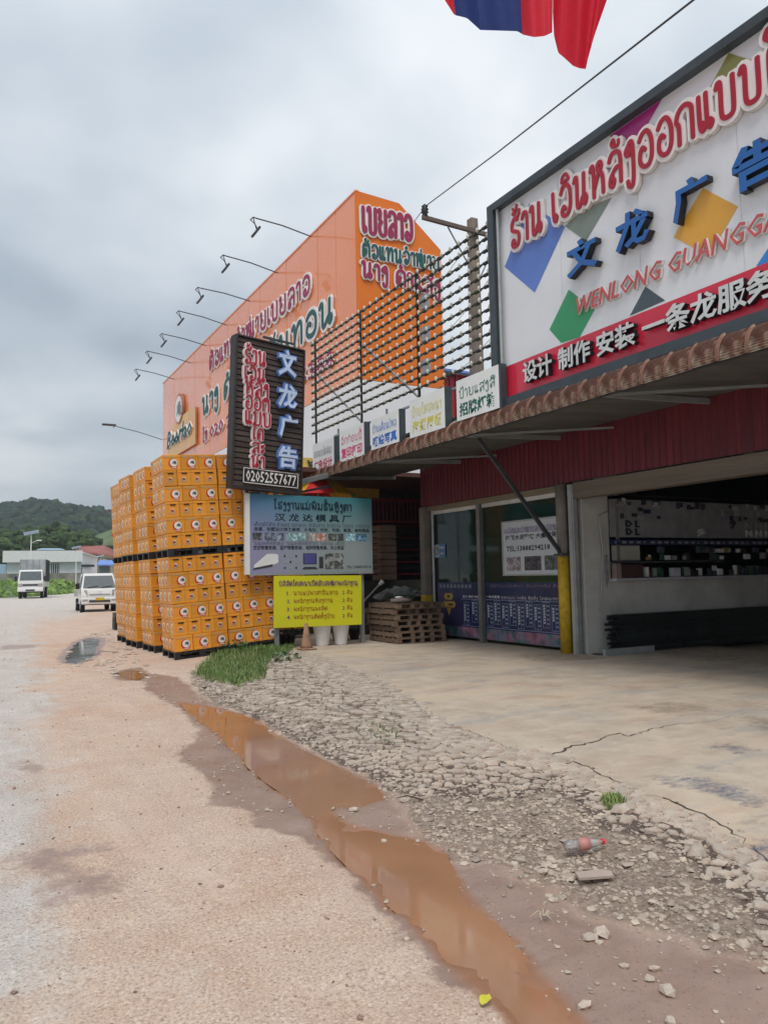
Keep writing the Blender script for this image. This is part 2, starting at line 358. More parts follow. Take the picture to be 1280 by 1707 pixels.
APRON = np.array([[5.75, 30.0], [5.75, 16.6]] + [list(p) for p in ain] + [[3.2, 0.5], [3.0, -8], [30, -8], [30, 30]])
STAIN = [gp([(0, 1425), (60, 1412), (150, 1404), (190, 1408), (185, 1420), (120, 1432), (150, 1445), (200, 1448), (225, 1465), (180, 1495), (110, 1512), (60, 1508), (50, 1480), (70, 1460), (0, 1442)]), gp([(8, 1270), (60, 1266), (82, 1278), (60, 1290), (20, 1284)]), gp([(0, 1076), (60, 1074), (62, 1080), (0, 1084)])]
PUD = gp([(108, 1104), (118, 1082), (132, 1070), (150, 1062), (172, 1064), (163, 1078), (158, 1092), (146, 1099), (128, 1106)])
PUD2 = gp([(196, 1120), (222, 1115), (242, 1124), (228, 1132), (200, 1130)])
def sdist(P, poly):
    """signed distance, negative inside; P (n,2)"""
    d = np.full(len(P), 1e9); ins = np.zeros(len(P), bool); n = len(poly)
    for i in range(n):
        a = poly[i]; b = poly[(i + 1) % n]; ab = b - a; ap = P - a
        t = np.clip((ap @ ab) / max(1e-12, ab @ ab), 0, 1); q = ap - t[:, None] * ab
        d = np.minimum(d, (q ** 2).sum(1))
        c = (a[1] > P[:, 1]) != (b[1] > P[:, 1])
        with np.errstate(divide='ignore', invalid='ignore'):
            xi = (b[0] - a[0]) * (P[:, 1] - a[1]) / (b[1] - a[1]) + a[0]
        ins ^= c & (P[:, 0] < xi)
    return np.where(ins, -1, 1) * np.sqrt(d)
def vnoise(P, s, seed=0):
    """cheap value noise in numpy, range -1..1"""
    r = np.random.default_rng(seed).random((256, 256)) * 2 - 1
    q = P * s + 1000; i = np.floor(q).astype(int); f = q - i; f = f * f * (3 - 2 * f)
    g = lambda a, b: r[(i[:, 0] + a) % 256, (i[:, 1] + b) % 256]
    return (g(0, 0) * (1 - f[:, 0]) + g(1, 0) * f[:, 0]) * (1 - f[:, 1]) + (g(0, 1) * (1 - f[:, 0]) + g(1, 1) * f[:, 0]) * f[:, 1]
def sst(x, a, b): t = np.clip((x - a) / (b - a), 0, 1); return t * t * (3 - 2 * t)
def height(P):
    near = (P[:, 0] > -6) & (P[:, 0] < 13) & (P[:, 1] > -4) & (P[:, 1] < 40)
    z = np.full(len(P), -.1); Q = P[near]
    n1 = vnoise(Q, 2.2, 1); n2 = vnoise(Q, 7, 2); n3 = vnoise(Q, 22, 3)
    dW = sdist(Q, WATER) + n2 * .045 + n3 * .014 + n1 * .03; dA = sdist(Q, APRON) + n3 * .01; dG = sdist(Q, GRAV); dM = sdist(Q, WET)
    dP = np.minimum(sdist(Q, PUD), sdist(Q, PUD2)) + n2 * .05
    z_ = -.1 + n1 * .004 + n2 * .002
    z_ += .085 * (1 - sst(dA, 0, .8)) * (dA > 0)
    z_ += np.where(dG < 0, n3 * .008 + n2 * .006, 0)
    z_ -= .012 * (1 - sst(dM, -.05, .15))
    z_ += n3 * .0035 + n2 * .003; z_ -= .05 * (1 - sst(dW, -.22, .07)) + .006 * (1 - sst(dW, 0, .3))
    z_ -= .03 * (1 - sst(dP, -.1, .05)) + .004 * (1 - sst(dP, 0, .4))
    z_ = np.where(dA < 0, 0 + n1 * .004 * sst(-dA, 0, 1) + n2 * .0015, z_)
    k = sst(Q[:, 1], 14.2, 15.2) * (dA > 0) * sst(Q[:, 0], 2.9, 3.5)                        # the ground rises sideways under the crates
    z_ = z_ * (1 - k) + k * (np.clip(-.1 + .07 * (Q[:, 0] - 3.64), -.1, 0) + n2 * .004)
    z[near] = z_; return z
ZW = -.125
gx = np.concatenate([-np.geomspace(600, 4.4, 26), np.arange(-4, 8.6, .042), np.geomspace(8.7, 16, 40), np.geomspace(17, 700, 18)])
gy = np.concatenate([-np.geomspace(60, 1, 8), np.geomspace(.9, 22, 420), np.geomspace(22.6, 60, 40), np.geomspace(66, 1600, 24)])
XX, YY = np.meshgrid(gx, gy); PP = np.stack([XX.ravel(), YY.ravel()], 1)
ZZ = height(PP)
nx, ny = len(gx), len(gy)
ii = (np.arange(ny - 1)[:, None] * nx + np.arange(nx - 1)[None]).ravel()
quads = np.stack([ii, ii + 1, ii + nx + 1, ii + nx], 1)
nA = sdist(PP, APRON); nWt = sdist(PP, WET)
cA = nA[quads].mean(1); cW = nWt[quads].mean(1)
n2 = vnoise(PP, 7, 2); n1 = vnoise(PP, 2.2, 1); n5 = vnoise(PP, 1.0, 5)
dst = np.minimum.reduce([sdist(PP, s) for s in STAIN])
dpd = np.minimum(sdist(PP, PUD), sdist(PP, PUD2)); dW = sdist(PP, WATER)
wet = np.clip(1 - sst(nWt + n2 * .05, -.16, .13), 0, 1)
wet = np.maximum(wet, .60 * (1 - sst(dst + n2 * .05, -.14, .16)))
wet = np.maximum(wet, 1 - sst(dpd + n2 * .1, .02, .25))
gr = 1 - sst(sdist(PP, GRAV) + n2 * .06, -.08, .12)
asp = sst(-(PP[:, 0] - (.02 + .078 * PP[:, 1] + .25 * n1 + .3 * n5)), -.7, .6)          # bare asphalt towards the road's middle
asp = np.maximum(asp, sst(PP[:, 1], 24, 44) * sst(-(PP[:, 0] - 3.6 - .13 * (PP[:, 1] - 30)), -1.6, .8))
deep = 1 - sst(dW + n2 * .03, -.02, .10)
crk = 1 - sst(sdist(PP, CRACK) + n2 * .03, -.02, .10)
attr = np.stack([wet, gr, asp, deep * (crk < .5) - crk], 1).astype(np.float32)

def gmat(name, kind):
    M = bpy.data.materials.new(name); M.use_nodes = True; t = M.node_tree; p = t.nodes['Principled BSDF']; l = t.links
    def nd(ty, **k):
        n = t.nodes.new(ty)
        for a, b in k.items(): setattr(n, a, b)
        return n
    co = nd('ShaderNodeTexCoord').outputs['Object']
    def noi(sc, d=5, ro=.6, st=None):
        n = nd('ShaderNodeTexNoise'); n.inputs['Scale'].default_value = sc; n.inputs['Detail'].default_value = d; n.inputs['Roughness'].default_value = ro
        if st: mp = nd('ShaderNodeMapping'); mp.inputs['Scale'].default_value = st; l.new(co, mp.inputs[0]); l.new(mp.outputs[0], n.inputs[0])
        else: l.new(co, n.inputs[0])
        return n.outputs[0]
    def rng_(f, a, b, c=0., d=1.):
        r = nd('ShaderNodeMapRange'); r.inputs[1].default_value = a; r.inputs[2].default_value = b; r.inputs[3].default_value = c; r.inputs[4].default_value = d; l.new(f, r.inputs[0]); return r.outputs[0]
    def mix(f, a, b):
        m = nd('ShaderNodeMix', data_type='RGBA')
        if isinstance(f, float): m.inputs[0].default_value = f
        else: l.new(f, m.inputs[0])
        for i, v in ((6, a), (7, b)):
            if isinstance(v, tuple): m.inputs[i].default_value = (*v, 1)
            else: l.new(v, m.inputs[i])
        return m.outputs[2]
    def m2(op, a, b):
        n = nd('ShaderNodeMath', operation=op)
        for i, v in enumerate((a, b)):
            if isinstance(v, (int, float)): n.inputs[i].default_value = v
            else: l.new(v, n.inputs[i])
        return n.outputs[0]
    big = noi(.55, 4, .6); mid = noi(2.6, 6, .62); fine = noi(38, 5, .7); grain = noi(150, 3, .7)
    if kind == 'ground':
        at = nd('ShaderNodeAttribute', attribute_name='mask'); se = nd('ShaderNodeSeparateColor'); l.new(at.outputs['Color'], se.inputs[0])
        dust = mix(rng_(mid, .35, .65), (.575, .40, .295), (.65, .50, .39))
        dust = mix(rng_(big, .47, .64, 0, .5), dust, (.55, .34, .225))
        aspc = mix(rng_(mid, .35, .68), (.50, .46, .42), (.63, .585, .53))
        a = m2('ADD', se.outputs[2], m2('MULTIPLY', m2('SUBTRACT', mid, .5), 1.3)); cur = mix(rng_(a, .25, .8), dust, aspc)
        cur = mix(rng_(noi(2.4, 5, .6, (3.5, .25, 1)), .5, .72, 0, .35), cur, (.46, .36, .30))
        # open gravelly chip seal: light and dark specks
        g2_ = noi(62, 4, .75); cur = mix(rng_(g2_, .54, .64, 0, .7), cur, (.80, .71, .64)); cur = mix(rng_(g2_, .47, .37, 0, .7), cur, (.26, .17, .13)); cur = mix(rng_(grain, .42, .33, 0, .5), cur, (.16, .11, .09)); cur = mix(rng_(noi(7, 6, .75), .56, .70, 0, .35), cur, (.42, .27, .20)); cur = mix(rng_(noi(.9, 6, .7, (2.2, .35, 1)), .55, .68, 0, .4), cur, (.66, .50, .41))
        cur = mix(rng_(fine, .62, .75, 0, .35), cur, (.22, .15, .11))
        grv = mix(rng_(fine, .35, .65), (.17, .12, .09), (.37, .29, .23))
        g = m2('ADD', se.outputs[1], m2('MULTIPLY', m2('SUBTRACT', fine, .5), .8)); cur = mix(rng_(g, .35, .65), cur, grv)
        mud = mix(rng_(mid, .35, .7), (.27, .18, .145), (.35, .25, .205)); mud = mix(rng_(grain, .60, .70, 0, .45), mud, (.44, .34, .29)); mud = mix(rng_(noi(5, 7, .75), .5, .66, 0, .5), mud, (.36, .23, .17)); mud = mix(rng_(noi(60, 3, .7), .42, .34, 0, .5), mud, (.13, .085, .07))
        w = m2('ADD', m2('ADD', se.outputs[0], m2('MULTIPLY', m2('SUBTRACT', fine, .5), .5)), m2('MULTIPLY', m2('SUBTRACT', noi(9, 6, .7), .5), 1.1)); wf = rng_(w, .32, .66)
        ng = m2('MULTIPLY', wf, m2('SUBTRACT', 1.0, m2('MULTIPLY', se.outputs[1], .72))); cur = mix(ng, cur, mud)
        cur = mix(rng_(at.outputs['Alpha'], .2, .8, 0, .8), cur, (.30, .135, .065)); cur = mix(rng_(at.outputs['Alpha'], -.2, -.8, 0, .85), cur, (.10, .072, .058))
        l.new(cur, p.inputs['Base Color'])
        ro = nd('ShaderNodeMapRange'); l.new(ng, ro.inputs[0]); ro.inputs[3].default_value = .92; ro.inputs[4].default_value = .38
        l.new(m2('ADD', ro.outputs[0], m2('MULTIPLY', m2('SUBTRACT', mid, .5), .35)), p.inputs['Roughness'])
        hgt = m2('ADD', fine, m2('MULTIPLY', grain, .7)); st = rng_(ng, 0, 1, .75, .22)
    else:
        cur = mix(rng_(mid, .32, .68), (.43, .35, .27), (.57, .48, .375))
        cur = mix(rng_(big, .48, .62, 0, .7), cur, (.60, .47, .34))                      # ochre dust
        cur = mix(rng_(noi(1.1, 6, .65, (.35, 1.2, 1)), .52, .66, 0, .55), cur, (.29, .295, .30))    # grey scrubbed patches
        cur = mix(rng_(noi(1.7, 7, .7, (.5, 1, 1)), .50, .66, 0, .65), cur, (.43, .29, .21)); cur = mix(rng_(noi(3.1, 8, .75, (.5, 1, 1)), .56, .66, 0, .5), cur, (.24, .21, .19))      # red mud film
        dst_ = nd('ShaderNodeAttribute', attribute_name='mask'); se = nd('ShaderNodeSeparateColor'); l.new(dst_.outputs['Color'], se.inputs[0])
        ink = m2('MULTIPLY', rng_(m2('ADD', m2('MULTIPLY', se.outputs[0], .8), m2('MULTIPLY', m2('SUBTRACT', noi(11, 8, .8, (.6, 1, 1)), .5), 3.2)), .45, 1.05), .8); cur = mix(ink, cur, (.07, .09, .15))
        dk = m2('MULTIPLY', rng_(m2('ADD', se.outputs[1], m2('MULTIPLY', m2('SUBTRACT', noi(6, 8, .78), .5), 2.6)), .45, 1.15), .6); cur = mix(dk, cur, (.17, .12, .09))
        cur = mix(rng_(noi(22, 7, .8), .54, .68, 0, .4), cur, (.33, .26, .21)); cur = mix(rng_(noi(5, 8, .8), .55, .7, 0, .45), cur, (.66, .60, .52)); cur = mix(rng_(grain, .60, .72, 0, .4), cur, (.25, .2, .16)); cur = mix(rng_(noi(12, 4, .6), .62, .72, 0, .4), cur, (.30, .24, .19))
        l.new(cur, p.inputs['Base Color']); p.inputs['Roughness'].default_value = .8
        hgt = m2('ADD', fine, m2('MULTIPLY', grain, .5)); st = None
    b = nd('ShaderNodeBump'); b.inputs['Distance'].default_value = .012 if kind == 'ground' else .005; l.new(hgt, b.inputs['Height'])
    if st is not None: l.new(st, b.inputs['Strength'])
    else: b.inputs['Strength'].default_value = .5
    l.new(b.outputs[0], p.inputs['Normal']); p.inputs['Specular IOR Level'].default_value = .4
    return M
M_ground = gmat('dusty_ground', 'ground'); M_apron = gmat('worn_concrete', 'apron')
# ink / oil masks on the apron; the second also darkens the shop floor
ink = 1 - sst(np.minimum(sdist(PP, gp([(1100, 1302), (1150, 1296), (1220, 1312), (1262, 1332), (1250, 1342), (1190, 1322)], 0)), sdist(PP, gp([(1195, 1245), (1215, 1240), (1250, 1250), (1235, 1256)], 0))), -.05, .2)
ink = np.maximum(ink, 1 - sst(sdist(PP, gp([(1250, 1412), (1300, 1390), (1330, 1460), (1250, 1450)], 0)), -.05, .15))
oil_dark = 1 - sst(np.minimum(sdist(PP, gp([(1055, 1178), (1120, 1172), (1190, 1180), (1120, 1190)], 0)), sdist(PP, gp([(1250, 1196), (1290, 1200), (1290, 1222), (1255, 1210)], 0))), -.1, .3)
oil_dark = np.maximum(oil_dark, .85 * (1 - sst(sdist(PP, gp([(860, 1092), (960, 1088), (1000, 1098), (900, 1104)], 0)), -.1, .3)))
oil_dark = np.maximum(oil_dark, .8 * sst(PP[:, 0], 9.6, 11.2))  # floor gets darker from the shop front inwards
attrA = np.stack([ink, oil_dark, oil_dark * 0, oil_dark * 0 + 1], 1).astype(np.float32)
def sub_mesh(name, sel, at, M):
    q = quads[sel]; u, inv = np.unique(q, return_inverse=True); inv = inv.reshape(q.shape)
    me = bpy.data.meshes.new(name); V = np.stack([PP[u, 0], PP[u, 1], ZZ[u]], 1)
    me.vertices.add(len(V)); me.vertices.foreach_set('co', V.ravel()); me.loops.add(inv.size); me.loops.foreach_set('vertex_index', inv.ravel())
    me.polygons.add(len(inv)); me.polygons.foreach_set('loop_start', np.arange(len(inv)) * 4)
    me.update(calc_edges=True); me.polygons.foreach_set('use_smooth', np.ones(len(inv), bool))
    ca = me.color_attributes.new('mask', 'FLOAT_COLOR', 'POINT'); ca.data.foreach_set('color', at[u].ravel())
    me.materials.append(M); o = bpy.data.objects.new(name, me); COL.objects.link(o); return tag(o, kind='structure')
isA = cA < 0
ctr = PP[quads].mean(1)
isR = (~isA) & (cW > 0) & ((ctr[:, 0] < 3.2 + .0 * ctr[:, 1]) | (ctr[:, 1] > 24)) & (ctr[:, 0] < 8) & (ctr[:, 0] > -7) & (ctr[:, 1] < 130)
tag(sub_mesh('road', isR, attr, M_ground), 'dusty asphalt road with red dirt washed over its edge')
ground = sub_mesh('ground', (~isA) & (~isR), attr, M_ground)
apron = sub_mesh('concrete_apron', isA, attrA, M_apron)
# apron rim face so the slab has thickness
M_water = mat('muddy_water', (.34, .175, .095), .03, var=.1, scale=1.5, spec=.5)
M_water2 = mat('clear_water', (.10, .085, .07), .03, var=.1, scale=1.5, spec=.8)
def pool(name, poly, z, M, grow, lab):
    c = poly.mean(0); sg = []
    n = len(poly)
    area = sum(poly[i][0] * poly[(i + 1) % n][1] - poly[(i + 1) % n][0] * poly[i][1] for i in range(n)); sgn = 1 if area > 0 else -1
    out = []
    for i in range(n):
        t = poly[(i + 1) % n] - poly[i - 1]; t = t / (np.linalg.norm(t) + 1e-9); out.append((poly[i][0] + t[1] * grow * sgn, poly[i][1] - t[0] * grow * sgn, z))
    import mathutils
    tri = mathutils.geometry.tessellate_polygon([[Vector(p) for p in out]])
    me = bpy.data.meshes.new(name); me.from_pydata(out, [], [tuple(t) if True else t for t in tri]); 
    me.materials.append(M); me.update()
    for p in me.polygons:
        if p.normal.z < 0: p.flip()
    o = bpy.data.objects.new(name, me); COL.objects.link(o); tag(o, lab, kind='structure'); return o
pool('puddle_water', WATER, -.1225, M_water, .03, 'long puddle of muddy orange brown water in the roadside rut')
pool('puddle_water', PUD, -.112, M_water2, .06, 'small puddle reflecting the sky beside the crates')
pool('puddle_water', PUD2, -.112, M_water2, .05, 'thin puddle in front of the crates')

# ------------------------------------------------------------------ broken concrete edge
def pin(p, poly):
    c = False; n = len(poly)
    for i in range(n):
        a = poly[i]; b = poly[i - 1]
        if (a[1] > p[1]) != (b[1] > p[1]) and p[0] < (b[0] - a[0]) * (p[1] - a[1]) / (b[1] - a[1]) + a[0]: c = not c
    return c
M_frag = mat('broken_concrete', (.51, .43, .355), .85, var=.3, scale=8, bump=.5, bscale=60, objvar=.15, c2=(.27, .19, .145), c2amt=.85, c2scale=6, c2pos=.53)
M_stone = mat('grey_gravel', (.47, .39, .31), .85, var=.3, scale=9, bump=.4, bscale=60, c2=(.26, .2, .17), c2amt=.7, c2scale=6)
cmin = CRACK.min(0); cmax = CRACK.max(0); seeds = []
sd_out = None
outer = gp(CRK_OUT, -.03); 
def dline(p, L_):
    return min(math.hypot(*(p - (L_[i] + (L_[i + 1] - L_[i]) * max(0, min(1, float((p - L_[i]) @ (L_[i + 1] - L_[i]) / ((L_[i + 1] - L_[i]) @ (L_[i + 1] - L_[i])))))))) for i in range(len(L_) - 1))
cell = .05; gridd = {}
tries = rng.random((60000, 2)) * (cmax - cmin + .5) + cmin - .25
CRG = CRACK
sdc = sdist(tries, CRACK)
for p, d in zip(tries, sdc):
    if d > .10: continue
    rad = .036 + .03 * rng.random() + (.07 * min(1, max(0, dline(p, outer) - .35) / .5))
    if p[0] < 6 and p[1] < 5: rad *= 1.25
    k = (int(p[0] / .2), int(p[1] / .2)); ok = True
    for a in (-1, 0, 1):
        for b in (-1, 0, 1):
            for q, r in gridd.get((k[0] + a, k[1] + b), ()):
                if math.hypot(p[0] - q[0], p[1] - q[1]) < max(rad, r): ok = False; break
            if not ok: break
        if not ok: break
    if ok: gridd.setdefault(k, []).append((p, rad)); seeds.append((p, rad))
frags = []
for p, r in seeds:
    if sdist(np.array([p]), CRACK)[0] > .0: continue
    poly = [(p[0] + .22 * math.cos(a), p[1] + .22 * math.sin(a)) for a in np.linspace(0, 6.283, 12, endpoint=False)]
    k = (int(p[0] / .2), int(p[1] / .2)); nb = []
    for a in range(-2, 3):
        for b in range(-2, 3): nb += [q for q, _ in gridd.get((k[0] + a, k[1] + b), ()) if q is not p]
    for q in nb:
        mx_, my_ = (p[0] + q[0]) / 2, (p[1] + q[1]) / 2; nx_, ny_ = q[0] - p[0], q[1] - p[1]
        if nx_ * nx_ + ny_ * ny_ > .2: continue
        o = []
        for i in range(len(poly)):
            A = poly[i - 1]; B = poly[i]; da = (A[0] - mx_) * nx_ + (A[1] - my_) * ny_; db = (B[0] - mx_) * nx_ + (B[1] - my_) * ny_
            if (da < 0) != (db < 0): t = da / (da - db); o.append((A[0] + (B[0] - A[0]) * t, A[1] + (B[1] - A[1]) * t))
            if db < 0: o.append(B)
        poly = o
        if len(poly) < 3: break
    if len(poly) < 3: continue
    frags.append((p, poly))
fc = np.array([f[0] for f in frags]); fz = height(fc); fdo = np.array([dline(p, outer) for p in fc]); fda = sdist(fc, APRON)
order = sorted(range(len(frags)), key=lambda i: fc[i][0] ** 2 + fc[i][1] ** 2)
rest = MB(); nfrag = 0
for j, i in enumerate(order):
    p, poly = frags[i]; c = Vector((sum(a[0] for a in poly) / len(poly), sum(a[1] for a in poly) / len(poly), 0))
    inn = min(1, fdo[i] / .45)
    sh = .88 - .22 * (1 - inn) * rng.random() - (.0 if inn > .8 else .03)
    if inn < .5 and rng.random() < .10: continue
    if fda[i] < -.0: top = .004 + .006 * rng.random(); sh = min(.965, sh + .06)
    else: top = min(.002, fz[i] + .004 + .012 * inn + rng.normal() * .006)
    tl = rng.normal(0, .07, 2) * (1.1 - inn * .85)
    low = []; mid_ = []; tp = []
    for a in poly:
        dx, dy = (a[0] - c.x), (a[1] - c.y); jj = 1 + rng.normal() * .03
        low.append((c.x + dx * sh * jj, c.y + dy * sh * jj, top - .075)); zt = top + (dx * tl[0] + dy * tl[1])
        mid_.append((c.x + dx * sh * jj, c.y + dy * sh * jj, zt - .008)); tp.append((c.x + dx * sh * .86, c.y + dy * sh * .86, zt))
    n = len(poly)
    vs = low + mid_ + tp; fs = [tuple(range(2 * n, 3 * n))]
    for a in range(n): b = (a + 1) % n; fs += [(a, b, n + b, n + a), (n + a, n + b, 2 * n + b, 2 * n + a)]
    if nfrag < 298 and j < 900 and (p[1] < 9):
        mb = MB(); mb.add([Vector(v) - Vector((c.x, c.y, top)) for v in vs], fs, M_frag)
        o = mb.build('concrete_fragment', None); o.parent = apron; o.location = (c.x, c.y, top); nfrag += 1
    else: rest.add(vs, fs, M_frag)
o = rest.build('cracked_concrete', apron); o['kind'] = 'stuff'

M_crk = mat('crack_dark', (.07, .05, .04), .9)
def crackline(px, w, lab=None):
    P_ = []
    for i in range(len(px) - 1):
        a, b = G(*px[i], 0), G(*px[i + 1], 0); n = max(2, int((b - a).length / .05))
        for k in range(n): P_.append(a + (b - a) * (k / n) + Vector((rng.normal() * .014, rng.normal() * .014, 0)))
    P_.append(G(*px[-1], 0)); vs = []
    zz = height(np.array([[p.x, p.y] for p in P_]))
    for i, p in enumerate(P_):
        t = (P_[min(i + 1, len(P_) - 1)] - P_[max(i - 1, 0)]).normalized(); b = Vector((-t.y, t.x, 0)) * w * (.35 + .9 * rng.random()) * (1 - .7 * i / len(P_)); z = max(zz[i], -.004) + .0045
        vs += [(p.x + b.x, p.y + b.y, z), (p.x - b.x, p.y - b.y, z)]
    mb = MB(); mb.add(vs, [(2 * i, 2 * i + 1, 2 * i + 3, 2 * i + 2) for i in range(len(P_) - 1)], M_crk); return mb.build('crack', apron)
for px, w in [([(890, 1268), (925, 1258), (945, 1246), (985, 1238), (1010, 1228), (1030, 1222), (1045, 1228), (1090, 1215), (1125, 1208)], .012), ([(840, 1262), (805, 1264), (760, 1250), (700, 1228)], .008), ([(905, 1280), (960, 1270), (1000, 1290), (1060, 1322), (1100, 1330)], .008), ([(640, 1160), (690, 1170), (720, 1200), (800, 1225), (850, 1250)], .007), ([(560, 1128), (620, 1140), (670, 1168)], .006), ([(1100, 1330), (1180, 1362), (1240, 1400), (1290, 1440)], .008), ([(1125, 1208), (1180, 1203), (1240, 1190)], .004)]: crackline(px, w)

# gravel, chips and pebbles
ICO_V = []; phi = (1 + 5 ** .5) / 2
for a, b in ((1, phi), (-1, phi), (1, -phi), (-1, -phi)): ICO_V += [(0, a, b), (a, b, 0), (b, 0, a)]
import itertools
ICO_V = [Vector(v).normalized() for v in ICO_V]
dmin = min((a - b).length for a, b in itertools.combinations(ICO_V, 2)) * 1.05
ICO_F = []
for a, b, c in itertools.combinations(range(12), 3):
    if all((ICO_V[x] - ICO_V[y]).length < dmin for x, y in ((a, b), (b, c), (a, c))):
        nrm = (ICO_V[b] - ICO_V[a]).cross(ICO_V[c] - ICO_V[a]); ICO_F.append((a, b, c) if nrm.dot(ICO_V[a]) > 0 else (a, c, b))
ICO = np.array([tuple(v) for v in ICO_V]); ICOF = np.array(ICO_F)
def stones(name, P, size, M, flat=.6, zoff=.25, parent=None, kind='stuff'):
    n = len(P); z = height(P)
    V = ICO[None] * (1 + rng.normal(0, .2, (n, 12, 1))) ; V = V * np.stack([size * (.8 + .5 * rng.random(n)), size * (.7 + .4 * rng.random(n)), size * flat * (.6 + .6 * rng.random(n))], 1)[:, None]
    a = rng.random(n) * 6.28; ca, sa = np.cos(a), np.sin(a); x = V[..., 0] * ca[:, None] - V[..., 1] * sa[:, None]; y = V[..., 0] * sa[:, None] + V[..., 1] * ca[:, None]
    V = np.stack([x + P[:, 0, None], y + P[:, 1, None], V[..., 2] + (z + size * zoff)[:, None]], 2).reshape(-1, 3)
    Fc = (ICOF[None] + (np.arange(n) * 12)[:, None, None]).reshape(-1, 3)
    me = bpy.data.meshes.new(name); me.vertices.add(len(V)); me.vertices.foreach_set('co', V.ravel()); me.loops.add(Fc.size); me.loops.foreach_set('vertex_index', Fc.ravel())
    me.polygons.add(len(Fc)); me.polygons.foreach_set('loop_start', np.arange(len(Fc)) * 3); me.update(calc_edges=True); me.shade_flat(); me.materials.append(M)
    o = bpy.data.objects.new(name, me); COL.objects.link(o)
    if parent: o.parent = parent
    return tag(o, kind=kind)
def scatter(poly, n, margin=0.0):
    lo = poly.min(0) - .3; hi = poly.max(0) + .3; hi[0] = min(hi[0], 9); lo[1] = max(lo[1], 1.0); Q = lo + rng.random((n, 2)) * (hi - lo); return Q[sdist(Q, poly) + rng.normal(0, .07, n) < margin]
pg = scatter(GRAV, 60000); d = sdist(pg, WATER); pg = pg[d > .03]
pg = pg[rng.random(len(pg)) < np.where(sdist(pg, APRON) < 0, .05, 1.0)]
o = stones('gravel', pg[:20000], np.clip(rng.lognormal(-4.85, .55, len(pg[:20000])), .003, .032), M_stone, .5, .05)
q = scatter(CRACK, 9000); o2 = stones('gravel', q[:3600], np.clip(rng.lognormal(-5.0, .5, len(q[:3600])), .003, .02), M_stone, .6, .5); tag(o2, 'small chips lying among the cracked concrete pieces', 'gravel')
q = scatter(GRAV, 2600); q = q[(sdist(q, WATER) > .05) & (sdist(q, APRON) > 0)][:210]; o2 = stones('chips', q, np.clip(rng.lognormal(-3.8, .4, len(q)), .01, .045), M_frag, .4, .2); tag(o2, 'broken concrete chips strewn through the gravel', 'gravel')
tag(o, 'loose grey gravel between the broken concrete edge and the puddle', 'gravel')
M_stone2 = mat('brown_pebble', (.24, .155, .12), .8, var=.3, scale=9, bump=.3)
roadp = gp([(0, 1040), (220, 1130), (300, 1250), (420, 1360), (560, 1460), (760, 1640), (830, 1707), (830, 1800), (-200, 1800), (-200, 1100)])
q = scatter(roadp, 7000)[:1300]
o = stones('pebbles', q, np.clip(rng.lognormal(-5.2, .45, len(q)), .003, .02), M_stone2); tag(o, 'small dark pebbles scattered over the dusty road', 'pebbles')
q = scatter(roadp, 60000); q = q[(q[:, 1] < 7.5) & (rng.random(len(q)) < np.clip(1.25 - q[:, 1] / 9, .1, 1))][:16000]
M_grit = mat('road_grit', (.56, .44, .38), .85, var=.45, scale=31, c2=(.25, .17, .14), c2amt=.8, c2scale=23, c2pos=.52)
o = stones('grit', q, np.clip(rng.lognormal(-5.95, .4, len(q)), .0016, .008), M_grit, .6, .1); tag(o, 'fine grit worn loose on the dusty road surface', 'grit')
q = scatter(WET, 5000); q = q[sdist(q, WATER) > -.02][:900]
o = stones('pebbles', q, np.clip(rng.lognormal(-5.0, .5, len(q)), .003, .022), M_stone); tag(o, 'pale chips scattered over the wet mud beside the puddle', 'pebbles')
q = scatter(gp([(95, 1108), (110, 1085), (150, 1056), (200, 1050), (235, 1100), (250, 1128), (190, 1128), (150, 1112)]), 1500); q = q[np.minimum(sdist(q, PUD), sdist(q, PUD2)) > -.02][:260]
o = stones('chips', q, np.clip(rng.lognormal(-3.3, .5, len(q)), .012, .11), M_frag, .22, .1); tag(o, 'flat pale broken chips around the far puddle', 'rubble')
